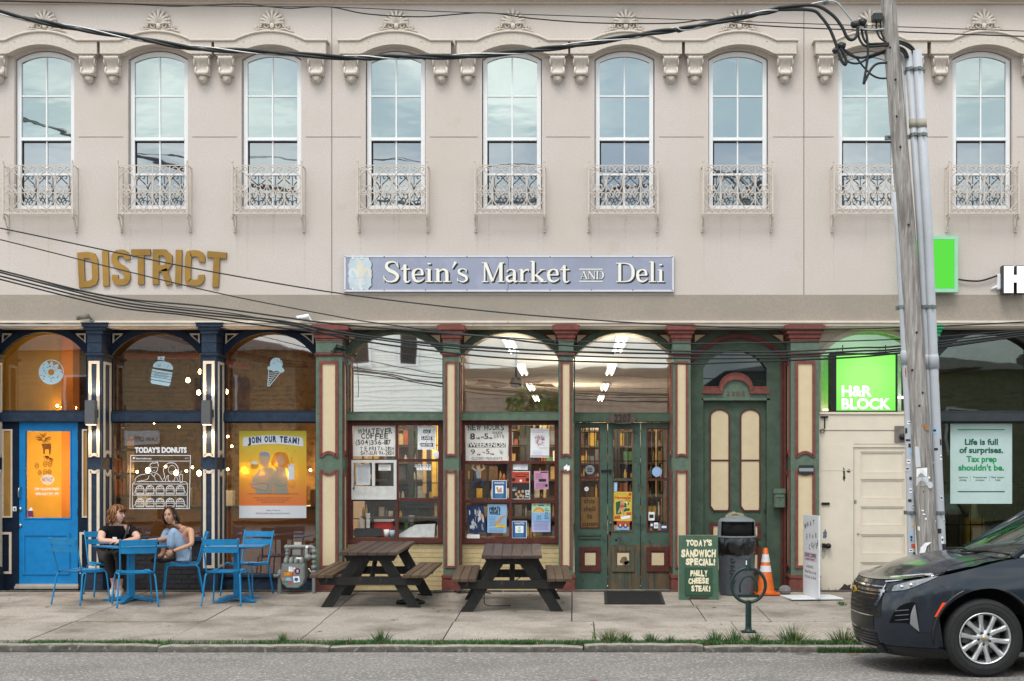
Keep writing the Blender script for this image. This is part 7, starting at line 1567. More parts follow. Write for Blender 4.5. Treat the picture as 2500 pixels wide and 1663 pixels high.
o=m.build('road_stain',[mat('dull_red_mark',(.20,.075,.07),.9,var=.3,vscale=30)]);tag(o,'dull red spots on the asphalt at the foot of the picture','stain',kind='structure')
# ================================================================ UTILITY POLE AND WIRES
YP=-4.2
def PX(a,b,y=YP):return Vector((X(a,y),y,Z(b,y)))
pole_m=mat('weathered_pole',(.30,.275,.255),.9,var=.35,vscale=3.2,bump=.6,bscale=20,stretch=(9,9,.7),col2=(.13,.11,.095),c2scale=2.0,c2lo=.46,c2hi=.70,worn=(.44,.42,.40),wscale=4.5,wlo=.52,whi=.66)
pvc=mat('grey_conduit',(.42,.44,.47),.5,var=.06,vscale=5);strut_m=mat('strut_steel',(.17,.20,.19),.5,.5,var=.2)
t=thing('utility_pole','weathered leaning wooden utility pole with grey conduits strapped to its side','utility pole',(0,0,0))
def cxp_(py):return 2168+(py)*(2213-2168)/560 if py<560 else 2213+(py-560)*54/795
m=MB();ys_=list(range(-140,1600,40));pts=[];rad=[]
for py in ys_:p=PX(cxp_(py),py);pts.append(p);rad.append((36+17*(py/1355))/2/(F/(D+YP))*(1+.018*math.sin(py*.05)))
m.tube(pts,rad,22);shaft=m.build('shaft',pole_m,t)
m=MB()
for (px_,py) in ((2168,123),(2181,201),(2184,290),(2193,364),(2213,553),(2232,814),(2239,992),(2250,1200),(2254,1288),(2222,905),(2247,960)):
 p=PX(px_,py);rr=.10;m.lathe([(0,-.006),(.012,-.004),(.014,.004)],(p.x,YP-rr-.012+abs(px_-cxp_(py))*.0008,p.z),7,axis='y')
m.build('knot_hole',[mat('knot_black',(.02,.018,.015),.9,var=0)],shaft)  # small dark discs modelling knot holes in the pole wood
CL={'a':[(2219,130),(2247,560),(2266,900),(2284,1380),(2290,1545)],'b':[(2239,124),(2266,560),(2279,880),(2299,1355),(2305,1548)],'c':[(2187,470),(2195,560),(2217,1000),(2225,1340),(2230,1546)],'d':[(2199,132),(2222,560),(2240,900)]}
for k_,yo_,r_ in (('a',.03,.046),('b',-.02,.052),('c',.02,.046),('d',.07,.03)):
 m=MB();m.tube([PX(a,b,YP+yo_) for a,b in CL[k_]],r_,14);cd=m.build('conduit',pvc,t)
 if k_!='d':
  m=MB()
  for (py0,py1) in (((292,312),) if k_!='c' else ()):
   i=[q for q in range(len(CL[k_])-1) if CL[k_][q][1]<=py0][-1];f_=lambda py:CL[k_][i][0]+(CL[k_][i+1][0]-CL[k_][i][0])*(py-CL[k_][i][1])/(CL[k_][i+1][1]-CL[k_][i][1]);m.tube([PX(f_(py0),py0,YP+yo_),PX(f_(py1),py1,YP+yo_)],r_+.006,14)
  if k_!='c':m.build('tape_collar',[mat('tan_tape',(.36,.33,.27),.8,var=.1)],cd)
  m=MB();py0,py1=(872,900) if k_!='c' else (862,890);i=[q for q in range(len(CL[k_])-1) if CL[k_][q][1]<=py0][-1];f_=lambda py:CL[k_][i][0]+(CL[k_][i+1][0]-CL[k_][i][0])*(py-CL[k_][i][1])/(CL[k_][i+1][1]-CL[k_][i][1]);m.tube([PX(f_(py0-6),py0-6,YP+yo_),PX(f_(py0),py0,YP+yo_),PX(f_(py1),py1,YP+yo_)],[r_,r_+.010,r_+.010],14);m.build('coupling',pvc,cd)
 if k_ in 'bc':
  cols_=[K['white'],K['black'],K['sky'],K['red'],K['pgrey'],K['yellow'],K['mint'],K['blue']]
  rr=random.Random(11 if k_=='b' else 5)
  spots=([(925,26,3,.7,.35),(1052,20,2,-.3,.9),(1080,18,1,.2,.7),(1097,7,1,-.1,1.2),(1117,16,0,.1,.9),(1216,16,4,.2,.7),(1272,9,4,.3,.8),(1296,14,1,-.2,.8),(1318,22,0,.3,.8),(1335,18,1,0,1.1),(1350,12,0,.2,.8)] if k_=='b' else [(910,28,3,-.8,.4),(1032,10,0,-.4,.9),(1052,16,1,-.5,.6),(1075,6,1,-.1,1.1),(1088,12,1,-.4,.5),(1103,13,2,.1,1.0),(1127,12,0,-.2,.8),(1145,14,4,-.3,.9),(1168,9,1,-.1,.8),(1198,14,0,-.4,.9),(1222,8,1,0,.9),(1235,12,4,.1,.8),(1280,9,5,-.2,.8),(1312,24,2,-.1,1.1),(1318,6,1,.1,.7),(1332,12,3,0,1.2),(1344,9,0,0,1.2),(1350,5,1,0,1.1)])
  for n_,(py,hh,ci,ang,aw) in enumerate(spots):
   ang+=.45*math.sin(py*1.7);aw*=.85+.3*math.sin(py);hh*=.8
   i=[q for q in range(len(CL[k_])-1) if CL[k_][q][1]<=py-hh/2][-1];P0,P1=PX(*CL[k_][i],YP+yo_),PX(*CL[k_][i+1],YP+yo_);g_=lambda q:P0+(P1-P0)*((q-CL[k_][i][1])/(CL[k_][i+1][1]-CL[k_][i][1]))
   a_,b_=g_(py-hh/2),g_(py+hh/2);m=MB();v=[];off=r_+.0015+.0003*n_
   for j in range(7):
    th=ang-aw/2+aw*j/6
    for c_ in (a_,b_):v.append((c_.x+off*math.sin(th),c_.y-off*math.cos(th),c_.z))
   m.add(v,[(2*j,2*j+1,2*j+3,2*j+2) for j in range(6)])
   if ci in (0,4) or hh>15:
    off+=.001;v=[]
    for j in range(4):
     th=ang-aw*.35+aw*.7*j/3
     for f2 in (.3,.62):c_=a_+(b_-a_)*f2;v.append((c_.x+off*math.sin(th),c_.y-off*math.cos(th),c_.z))
    m.add(v,[(2*j,2*j+1,2*j+3,2*j+2) for j in range(3)],1)
   m.build('sticker',[cols_[ci],ink if ci!=1 else white_p],cd)
for (py,l,r,tilt) in ((170,2200,2263,-6),(330,2165,2268,-4),(750,2192,2290,0),(1252,2212,2310,0)):
 m=MB();yy=YP-.03;a,b=PX(l,py-tilt/2,yy),PX(r,py+tilt/2,yy);d=(b-a)
 for s,(y0,y1) in enumerate(((.075,.115),)):
  n_=9
  m.add([(a.x,yy+y0,a.z-.022),(b.x,yy+y0,b.z-.022),(b.x,yy+y0,b.z+.022),(a.x,yy+y0,a.z+.022),(a.x,yy+y1,a.z-.022),(b.x,yy+y1,b.z-.022),(b.x,yy+y1,b.z+.022),(a.x,yy+y1,a.z+.022)],[(0,1,2,3),(7,6,5,4),(0,4,5,1),(3,2,6,7),(0,3,7,4),(1,5,6,2)])
 for k_,yo_,r_ in (('a',.03,.046),('b',-.02,.052),('c',.02,.046)):
  pts_=CL[k_]
  if not (pts_[0][1]<py<pts_[-1][1]):continue
  i=[q for q in range(len(pts_)-1) if pts_[q][1]<=py][-1];px_=pts_[i][0]+(pts_[i+1][0]-pts_[i][0])*(py-pts_[i][1])/(pts_[i+1][1]-pts_[i][1]);p=PX(px_,py,YP+yo_)
  m.lathe([(r_+.004,-.018),(r_+.007,-.018),(r_+.007,.018),(r_+.004,.018)],(p.x,p.y,p.z),14,smooth=False);m.bbox(p.x-.015,p.x+.015,p.y-r_-.03,p.y-r_-.004,p.z-.018,p.z+.018,.003)
 for k in range(5):
  q=a+d*((k+.5)/5);m.box(q.x-.018,q.x+.018,yy+.0735,yy+.0745,q.z-.006,q.z+.006,1)
 m.build('strut',[strut_m,ink],t)
def bill(lb,pts,mt,off=.012):
 m=MB();v=[]
 for a,b in pts:
  u=(a-cxp_(b))/((36+17*b/1355)/2);rr=(36+17*b/1355)/2/(F/(D+YP));v.append((X(a,YP),YP-math.sqrt(max(.0,1-min(.95,u*u)))*rr-off,Z(b,YP)))
 m.poly(v);o=m.build('bill',mt,t);o['label']=lb
bill('white paper bill stapled to the pole',[(2233,1144),(2246,1143),(2257,1142),(2257,1163),(2245,1164),(2233,1165)],[K['white']]);bill('lower white paper bill stapled to the pole',[(2233,1166),(2246,1165),(2260,1164),(2260,1184),(2246,1186),(2233,1186)],[K['pgrey']])
bill('torn white paper curling off the pole',[(2240,1360),(2243,1336),(2252,1324),(2267,1322),(2256,1332),(2252,1348),(2247,1360)],[K['white']],.02);bill('faded orange sticker on the pole',[(2247,1036),(2254,1035),(2264,1047),(2263,1053),(2255,1051),(2248,1043)],[pm('faded_orange',(.36,.17,.07))]);bill('round grey sticker on the pole',[(2264.5+7.5*math.cos(i*.63),1184-8.5*math.sin(i*.63)) for i in range(10)],[K['pgrey']])
bill('narrow white strip of notices on the pole',[(2229,1090),(2238,1092),(2242,1140),(2232,1142)],[K['pgrey']])
for (px_,py,w,h) in ((2276,1130,2,2),(2262,1166,3,3),(2250,1255,3,2),(2254,1266,2,3),(2279,1272,1.5,1.5),(2240,1290,2,6),(2247,1246,3,2)):bill('white paper scrap on the pole',[(px_-w,py-h),(px_+w,py-h*.6),(px_+w*.7,py+h),(px_-w,py+h*.5)],[K['white']],.008)
wire_m=mat('wire_black',(.012,.014,.015),.5,var=.1);alu=mat('bare_alu',(.42,.43,.43),.35,.8,var=.15);copper=mat('old_copper',(.05,.035,.03),.5,var=.2)
def cable(label,pts,r,y=YP,m_=None,name='overhead_wire',group='overhead wires',n=8,sag_end=True):
 m=MB();m.tube([PX(a,b,y) for a,b in smooth_path(pts,n)],r,6);o=m.build(name,m_ or wire_m);return tag(o,label,'wire' if name=='overhead_wire' else 'cable',group)
main=[(-900,-260),(-400,-90),(0,30),(153,63),(306,89),(459,115),(612,126),(840,140),(953,139.5),(1106,138),(1259,128),(1374,114),(1527,92),(1640,73),(1676,70),(1830,38),(1906,22),(1960,14)]
P=smooth_path(main,30);tot=len(P);t=thing('service_cable','thick twisted black and silver cable sagging across the upper windows','cable',(0,0,0),group='overhead wires')
for k,(mt,r_,rr) in enumerate(((wire_m,.0175,.018),(wire_m,.0175,.018),(alu,.0085,.021))):
 m=MB();pts=[]
 for i,(a,b) in enumerate(P):ph=i*.105+k*2.094;f_=1 if i<tot-12 else max(.3,(tot-i)/12);p=PX(a,b,YP);pts.append((p.x,p.y+rr*f_*math.cos(ph),p.z+rr*f_*math.sin(ph)))
 m.tube(pts[::2]+[pts[-1]],r_,7);m.build('strand',mt,t)
cable('upper thin straight wire across the top of the wall',[(-300,-20),(0,0),(290,8),(480,14),(640,16),(800,17),(1100,29),(1640,47),(2151,64),(2500,76),(2800,86)],.0055,-3.9,copper)
cable('thin wavy wire lashed below the top straight wire',[(-300,-10),(0,3),(270,8),(420,15),(520,12),(600,10),(700,20),(800,16.5),(896,34),(1030,41),(1183,31),(1297,45),(1450,56),(1640,57),(1734,48),(1868,63),(2151,76),(2500,89),(2800,98)],.0075,-3.85,wire_m)
cable('single thin wire running from the left edge below the word DISTRICT',[(-400,478),(15,560),(295,619),(536,667),(840,718),(1183,759),(1428,780),(1640,793),(1925,803),(2197,800),(2500,786),(2900,760)],.0085,-3.8)
cable('second thin wire crossing the letters of DISTRICT',[(-400,490),(0,585),(344,671),(574,724.6),(840,776),(915,788),(1106,812.6),(1259,826),(1412,833.6),(1640,839),(1868,837),(2197,828),(2500,805),(2900,765)],.0075,-3.75)
cable('topmost wire of the low dark bundle over the shop arches',[(-400,560),(0,660),(268,724),(497,747.5),(689,774),(840,793),(1183,822),(1374,843),(1640,856.6),(1906,858.5),(2097,849),(2197,845),(2500,809),(2900,760)],.011,-3.78)
cable('second wire of the low dark bundle over the shop arches',[(-400,565),(0,665),(268,732),(450,757),(689,784),(840,812),(1068,841),(1336,856.6),(1640,864),(1906,866),(2100,857),(2197,852),(2500,815),(2900,765)],.012,-3.70)
cable('lowest wire of the dark bundle over the shop arches',[(-400,572),(0,674),(268,739),(450,764),(689,790),(840,825),(1030,853),(1259,876),(1640,888),(1791,885),(2021,876),(2197,862),(2500,820),(2900,768)],.011,-3.66)
cable('third wire of the low dark bundle over the shop arches',[(-400,580),(0,682),(268,747),(450,769),(620,792),(760,810),(840,818),(1068,847),(1336,866),(1640,875),(1906,873),(2197,857),(2500,818),(2900,768)],.010,-3.62)
cable('faint wire just above the low dark bundle',[(-400,556),(0,664),(200,712),(383,744),(560,764),(760,800),(900,822),(1200,848),(1500,864)],.007,-3.6)
tg=[('black cable looping from the twisted cable to the upper connectors',[(1900,19),(1985,13),(2030,35),(2055,65),(2066,88),(2076,97),(2087,94),(2093,82),(2094,66)],.019,None),('black cable dropping from the twisted cable to the lower connectors',[(1900,24),(1980,25),(2005,42),(2025,70),(2038,100),(2045,122),(2053,145),(2063,158),(2066,150),(2060,132),(2052,118)],.018,None),('bare grey messenger wire running to the pole',[(1950,18),(2005,5),(2040,5),(2060,25),(2080,50),(2100,68),(2125,73),(2158,71)],.011,alu),('black cable hanging in a long loop below the connectors',[(2110,62),(2117,95),(2119,130),(2115,165),(2109,200),(2109,204),(2116,190),(2126,170),(2141,156),(2166,153)],.014,None),('upper black cable curving from the connectors into the pole',[(2095,72),(2097,92),(2110,111),(2135,113),(2170,110)],.014,None),('second black cable curving from the connectors into the pole',[(2103,66),(2107,90),(2118,106),(2140,107),(2170,106)],.014,None),('short black cable hanging from the pole box',[(2140,50),(2140,72),(2148,92),(2165,104)],.011,None),('short inner cable beside the pole box',[(2150,48),(2151,76),(2158,96)],.011,None),('black cable swinging low from the lower connectors to the pole',[(2055,116),(2075,134),(2100,141),(2125,136),(2168,122)],.015,None),('lowest black cable swinging from the lower connectors',[(2052,122),(2068,149),(2094,155),(2120,143),(2168,125)],.012,None),('black cable crossing down in front of the window to the pole',[(2060,120),(2090,141),(2107,162),(2127,182),(2147,191),(2172,191)],.011,None),('top black cable from the pole into the outer conduit',[(2175,100),(2197,101),(2217,108),(2230,119),(2238,136)],.014,None),('middle black cable from the pole into the outer conduit',[(2175,106),(2197,106),(2212,112),(2226,122),(2234,136)],.014,None),('black cable from the pole into the inner conduit',[(2178,112),(2198,116),(2210,124),(2217,140)],.014,None),('short black cable from the pole beside the inner conduit',[(2178,118),(2198,122),(2207,130),(2212,142)],.013,None)]
for i,(lb,pts,r_,mt) in enumerate(tg):cable(lb,pts,r_,YP-.12+.012*i if i<11 else YP-.02,mt,'service_lead','cables tangled at the pole',6)
for (lb,px_,py,w,h) in (('black taped connector block over the tangle',2089,60,14,9),('larger black taped connector beside the pole box',2106,54,11,10),('lower black taped connector with a frayed end',2054,112,13,9),('small black taped connector at the end of the tangle',2039,124,8,7),('grey hook clamp on the twisted cable at the top edge',2014,4,10,8)):
 m=MB();rn=random.Random(px_);p=PX(px_,py,YP-.08);m.ball((0,0,0),(W(w,YP),.05,W(h,YP)),seg=9,rings=6,smooth=False);m.v=[(a*rn.uniform(.8,1.15),b,c*rn.uniform(.8,1.15)) for a,b,c in m.v];o=m.build('cable_connector',wire_m if 'grey' not in lb else galv,loc=p);tag(o,lb,'connector','cable connectors at the pole')
m=MB();p=PX(2141,44,YP-.06);m.bbox(-W(12,YP),W(12,YP),-.06,.06,-W(9,YP),W(9,YP),.008);m.bbox(W(9,YP),W(16,YP),-.02,.02,-W(4,YP),W(4,YP),.004);o=m.build('pole_box',[mat('box_dark_green',(.02,.03,.028),.5)],loc=p);tag(o,'small dark box fixed to the side of the pole near the top','box')
# ================================================================ PARKED CAR (nose to the left, only its front reaches into the picture)
from mathutils.bvhtree import BVHTree
paint=mat('car_paint',(.010,.016,.025),.19,.0,var=.06,vscale=3,spec=.4,coat=.35)
trim_b=mat('car_black_trim',(.008,.008,.009),.35,var=0,spec=.5);chrome=mat('chrome',(.72,.72,.72),.12,1.0,var=0);rubber_t=mat('tyre_rubber',(.016,.016,.017),.75,var=.25,vscale=25,bump=.2,bscale=120);rim_m=mat('alloy_silver',(.64,.64,.65),.32,.85,var=.06)
car=thing('parked_car','dark grey SUV parked at the kerb with only its front in the picture','car',(0,0,0))
CX0,CYC,CZ0,WB=2.775,-6.16,-.225,1.02
LEN,HW_=4.65,.92
def lerp(a,b,t):return a+(b-a)*t
def table(tb,x):
 if x<=tb[0][0]:return tb[0][1]
 for (a,va),(b,vb) in zip(tb[:-1],tb[1:]):
  if x<=b:t=(x-a)/(b-a);return lerp(va,vb,t)
 return tb[-1][1]
nose=[(.17,.16),(.22,.07),(.30,.03),(.42,.005),(.56,.0),(.70,.012),(.80,.035),(.87,.075),(.92,.12)]
wide=[(.17,.84),(.25,.885),(.40,.912),(.60,.92),(.78,.915),(.92,.895),(1.02,.87),(1.10,.84),(1.2,.80)]
topz=[(0,.865),(.3,.90),(.55,.945),(.8,1.005),(1.05,1.065),(1.25,1.10),(1.6,1.13),(3.0,1.15),(4.2,1.17),(4.65,1.15)]
L0,PW=.80,2.5
def plan(s,z):
 """point on the lower body: s in 0..1 round the nose, then along the side; returns u, v(half width)"""
 w=table(wide,z);u0=table(nose,z)
 if s<=1:
  th=s*math.pi/2;return u0+L0*(1-max(0,math.cos(th))**(2/PW)),w*max(0,math.sin(th))**(2/PW)
 return u0+L0+(s-1)*(LEN-.25-u0-L0),w
def body_side(sg):
 S=[i/26 for i in range(27)]+[1+.9*(i/46)**1.0 for i in range(1,47)]+[2.0]
 NZ=16;v=[]
 for s in S:
  u_,_=plan(s,.6);zt=table(topz,u_ if s>.05 else u_);zb=.19
  for wc in (WB,WB+2.73):
   d=abs(u_-wc)
   if d<.465:zb=max(zb,.362+math.sqrt(.465**2-d*d))
  for k in range(NZ+1):
   z=zb+(zt-zb)*k/NZ;u,w=plan(s,z)
   sw=.018*math.exp(-((u-WB)/.35)**2)*math.exp(-((z-.80)/.18)**2)*(1 if s>.8 else 0)
   v.append((CX0+u,CYC+sg*(w+sw),CZ0+z))
 k=NZ+1;f=[(i*k+a,i*k+a+1,(i+1)*k+a+1,(i+1)*k+a) for i in range(len(S)-1) for a in range(NZ)]
 return v,f,S
m=MB()
for sg in (-1,1):v,f,S=body_side(sg);m.add(v,f,0,True)
NT,NF=24,14;v=[];cowl_c=1.03
for i in range(NF+1):
 fz=i/NF
 for j in range(NT+1):
  t_=-1+2*j/NT;at=abs(t_)
  zc_=lerp(.865,1.105,1-(1-fz)**1.9)
  s=at;u_e,w_e=plan(math.asin(min(1,at**(PW/2)))/(math.pi/2) if at<1 else 1,.865);ze0=table(topz,u_e)
  uc=cowl_c+.24*t_*t_;u=lerp(u_e+.0,uc,fz) if at<.999 else lerp(L0+.07,1.29,fz)
  ze=table(topz,u);w=table(wide,ze) if at>=.999 else None
  y=t_*lerp(w_e/max(at,1e-3),table(wide,table(topz,u)),fz) if 0<at<.999 else (t_*table(wide,ze) if at>=.999 else 0)
  z=lerp(ze0,lerp(zc_,ze,at**3.5),min(1,fz*3)) if fz<.334 else lerp(zc_,ze,at**3.5)
  ridge=.012*math.exp(-((at-.62)/.10)**2)*min(1,fz*3)
  v.append((CX0+u,CYC+y,CZ0+z+ridge))
m.add(v,[(i*(NT+1)+j,i*(NT+1)+j+1,(i+1)*(NT+1)+j+1,(i+1)*(NT+1)+j) for i in range(NF) for j in range(NT)],0,True)
tail=[(4.40,.19,.84),(4.62,.45,.86),(4.65,.80,.86),(4.58,1.15,.80)]
v=[(CX0+u,CYC+s*w,CZ0+z) for u,z,w in tail for s in (-1,1)];m.add(v,[(2*i,2*i+1,2*i+3,2*i+2) for i in range(3)])
v=[]
for u,z,w in ((2.02,1.585,.60),(2.4,1.65,.62),(3.2,1.665,.62),(4.0,1.62,.60),(4.35,1.54,.58)):
 for q in (-1,-.6,0,.6,1):v.append((CX0+u,CYC+q*w,CZ0+z-.03*q*q))
m.add(v,[(5*i+j,5*i+j+1,5*i+6+j,5*i+5+j) for i in range(4) for j in range(4)],0,True)
for s in (-1,1):
 for a,b in (((1.30,1.10,.825),(2.02,1.565,.61)),((2.45,1.13,.84),(2.55,1.61,.63)),((3.45,1.14,.84),(3.5,1.62,.63)),((4.5,1.15,.82),(4.32,1.53,.60))):
  m.tube([(CX0+a[0],CYC+s*a[2],CZ0+a[1]),(CX0+b[0],CYC+s*b[2],CZ0+b[1])],.035,6)
body=m.build('body',paint,car)
bvh=BVHTree.FromPolygons([Vector(p) for p in m.v],[tuple(f) for f in m.f])
def hit(px_,py_):
 o_=Vector((0,-D,EYE));d=Vector(((px_-CX)/F,1,-(py_-CY)/F)).normalized();loc,nrm,_,_=bvh.ray_cast(o_,d)
 if loc is None:return None
 if nrm.dot(d)>0:nrm=-nrm
 return loc,nrm
def on_body(lower,upper,off,n=14,k=5):
 """grid on the bodywork between two photo-pixel polylines, lifted off by off metres"""
 def res(P,t):
  L_=[0]
  for a,b in zip(P[:-1],P[1:]):L_.append(L_[-1]+math.hypot(b[0]-a[0],b[1]-a[1]))
  d=t*L_[-1]
  for i in range(len(P)-1):
   if d<=L_[i+1]+1e-9:q=(d-L_[i])/max(1e-9,L_[i+1]-L_[i]);return (lerp(P[i][0],P[i+1][0],q),lerp(P[i][1],P[i+1][1],q))
  return P[-1]
 v=[];ok=True;last=None
 for i in range(n+1):
  a,b=res(lower,i/n),res(upper,i/n)
  for j in range(k+1):
   h=hit(lerp(a[0],b[0],j/k),lerp(a[1],b[1],j/k))
   if h is None:h=last
   if h is None:h=(Vector((CX0,CYC,CZ0+.5)),Vector((-1,0,0)))
   last=h;v.append(tuple(h[0]+h[1]*off))
 return v,[(i*(k+1)+j,i*(k+1)+j+1,(i+1)*(k+1)+j+1,(i+1)*(k+1)+j) for i in range(n) for j in range(k)]
def mirror(v):return [(x,2*CYC-y,z) for x,y,z in v]
q=lambda pts:[(2050+a*.2825,1220+b*.2825) for a,b in pts]
def on_both(m,lo,up,off,k=0,n=14,kk=5):v,f=on_body(q(lo),q(up),off,n,kk);m.add(v,f,k,True);m.add(mirror(v),f,k,True)
def near(m,lo,up,off,k=0,n=14,kk=5):v,f=on_body(q(lo),q(up),off,n,kk);m.add(v,f,k,True)
m=MB()
zb=[(0,.50),(1,.50)]
def nose_band(m,z0,z1,v0,v1,off,k=0,n=16,nz=4):
 for sg in (-1,1):
  v=[]
  for i in range(n+1):
   t_=v0+(v1-v0)*i/n
   for j in range(nz+1):
    z=lerp(z0,z1,j/nz);w=table(wide,z);a=min(.999,t_/w);s=math.asin(a**(PW/2))/(math.pi/2);u,vv=plan(s,z);nx,ny=-math.cos(s*math.pi/2),math.sin(s*math.pi/2);v.append((CX0+u+nx*off,CYC+sg*(vv+ny*off),CZ0+z))
  m.add(v,[(i*(nz+1)+j,i*(nz+1)+j+1,(i+1)*(nz+1)+j+1,(i+1)*(nz+1)+j) for i in range(n) for j in range(nz)],k,True)
m=MB();nose_band(m,.53,.80,0,.60,.004);nose_band(m,.40,.525,0,.50,.004);nose_band(m,.245,.375,0,.52,.004);gr_=m.build('grille',trim_b,car)
m=MB()
for z in (.575,.615,.655,.695):nose_band(m,z,z+.010,0,.56,.012,nz=1)
for z in (.265,.295,.325,.352):nose_band(m,z,z+.008,.0,.50,.012,nz=1)
m.build('grille_bar',mat('gloss_black',(.02,.02,.022),.15,var=0,spec=.7),gr_)
m=MB();nose_band(m,.765,.790,.09,.62,.016,nz=2);nose_band(m,.735,.748,.09,.60,.014,nz=1);nose_band(m,.81,.822,.0,.60,.010,nz=1);nose_band(m,.53,.540,0,.50,.010,nz=1)
on_both(m,[(310,915),(335,915),(368,830),(395,765)],[(310,905),(340,850),(378,768),(410,725)],.012,0,8,2);gb=m.build('chrome_trim',chrome,gr_)
m=MB();u,vv=plan(.02,.755);c=(CX0+u-.03,CYC,CZ0+.752)
for dy0,dy1,dz in ((-.085,.085,.018),(-.032,.032,.034)):m.bbox(c[0]-.008,c[0]+.012,c[1]+dy0,c[1]+dy1,c[2]-dz,c[2]+dz,.004)
m.build('emblem',mat('gold_emblem',(.55,.36,.08),.35,.5,var=.05),gr_)
lens=mat('lamp_lens_clear',(.20,.21,.22),.08,.4,var=.3,vscale=28,spec=.8,coat=1.0)
for sg in (0,1):
 m=MB();v,f=on_body(q([(405,800),(500,795),(620,765),(720,725),(800,690),(930,612)]),q([(425,765),(480,725),(560,708),(650,692),(760,668),(925,606)]),.006,20,5);m.add(mirror(v) if sg else v,f,0,True);hl=m.build('headlight',trim_b,car)
 m=MB();v,f=on_body(q([(455,790),(560,783),(640,758),(745,715),(850,668)]),q([(475,745),(560,722),(640,702),(745,684),(855,655)]),.010,12,4);m.add(mirror(v) if sg else v,f,0,True);m.build('lens',lens,hl)
 m=MB()
 for lo,up in (([(400,718),(430,714),(560,700),(700,684),(845,662)],[(410,690),(440,692),(560,682),(700,669),(850,655)]),([(440,684),(560,674),(700,660),(850,648)],[(440,672),(560,662),(700,650),(852,642)])):
  v,f=on_body(q(lo),q(up),.013,14,2);m.add(mirror(v) if sg else v,f,0,True)
 m.build('running_light',mat('lamp_white',(.62,.64,.66),.15,.6,var=.05) if not sg else MATS['lamp_white'],hl)
 m=MB();h0=hit(*q([(540,755)])[0]);h1=hit(*q([(620,740)])[0])
 for h in (h0,h1):
  if h:p=h[0]+h[1]*.012;m.ball((p.x,(2*CYC-p.y) if sg else p.y,p.z),(.022,.022,.018),seg=10,rings=6)
 m.build('projector',chrome,hl)
 m=MB();v,f=on_body(q([(430,1062),(520,1062),(600,1068),(650,1115),(692,1160)]),q([(470,975),(520,920),(580,892),(640,885),(662,905)]),.006,12,6);m.add(mirror(v) if sg else v,f,0,True);fv=m.build('fog_vent',MATS['vent_black'] if sg else mat('vent_black',(.004,.004,.005),.7,var=0,spec=.1),car)
 m=MB()
 for y0 in (958,998,1038):v,f=on_body(q([(485,y0+6),(600,y0-2)]),q([(485,y0),(600,y0-10)]),.012,8,1);m.add(mirror(v) if sg else v,f,0,True)
 m.build('vent_slat',mat('slat_grey',(.10,.11,.12),.3,var=0) if not sg else MATS['slat_grey'],fv)
 m=MB();v,f=on_body(q([(612,1070),(625,1085),(690,1140)]),q([(618,990),(638,930),(655,905)]),.016,8,5);m.add(mirror(v) if sg else v,f,0,True);m.build('fin',mat('satin_silver',(.36,.36,.38),.35,.8,var=.04) if not sg else MATS['satin_silver'],fv)
 m=MB();v,f=on_body(q([(818,1012),(855,1012)]),q([(888,890),(928,890)]),.006,4,8);m.add(mirror(v) if sg else v,f,0,True);m.build('side_marker',mat('marker_orange',(.75,.055,.012),.25,var=.05,emit=.25) if not sg else MATS['marker_orange'],car)
m=MB();nose_band(m,.165,.262,0,.872,.006,n=30);m.build('lip_and_shade_band',trim_b,car)  # black lower bumper; round the corner the black paints in shade
m=MB();nose_band(m,.205,.240,.05,.46,.018,nz=2);m.build('skid_plate',mat('skid_silver',(.34,.34,.35),.3,.7,var=.1),car)
m=MB()
for lo in ([(930,612),(945,585),(975,568),(1180,522),(1370,490),(1415,462),(1425,448)],[(805,705),(880,748),(965,805)],[(700,1155),(835,1155)]):
 up=[(a,b-7) for a,b in lo];v,f=on_body(q(lo),q(up),.002,24,1);m.add(v,f,0);m.add(mirror(v),f,0)
m.build('shut_line',trim_b,car)
for wu in (WB,WB+2.73):
 for sg in (-1,1):
  m=MB();v=[];n=30
  for i in range(n+1):
   a=R(0)+R(180)*i/n
   for r_,yo_ in ((.466,-.02),(.468,.006),(.488,.006),(.492,-.004)):
    z=.362+r_*math.sin(a);w=table(wide,max(.17,z));v.append((CX0+wu+r_*math.cos(a),CYC+sg*(w+yo_+.006),CZ0+z))
  m.add(v,[(4*i+a,4*i+a+1,4*i+5+a,4*i+4+a) for i in range(n) for a in range(3)],0,True);m.build('arch_trim',trim_b,car)
m=MB()
for wu in (WB,WB+2.73):m.lathe([(.472,-.91),(.472,-.60),(.30,-.60)],(CX0+wu,CYC,CZ0+.362),28,axis='y',a0=R(-8),a1=R(188));m.lathe([(.472,.91),(.472,.60),(.30,.60)],(CX0+wu,CYC,CZ0+.362),28,axis='y',a0=R(-8),a1=R(188))
m.box(CX0+.20,CX0+4.4,CYC-.60,CYC+.60,CZ0+.20,CZ0+.55);m.box(CX0+1.55,CX0+3.25,CYC-.83,CYC+.83,CZ0+.21,CZ0+.40);m.box(CX0+.12,CX0+.45,CYC-.55,CYC+.55,CZ0+.19,CZ0+.26);m.build('underbody',mat('underbody_black',(.006,.006,.006),.8,var=0),car)
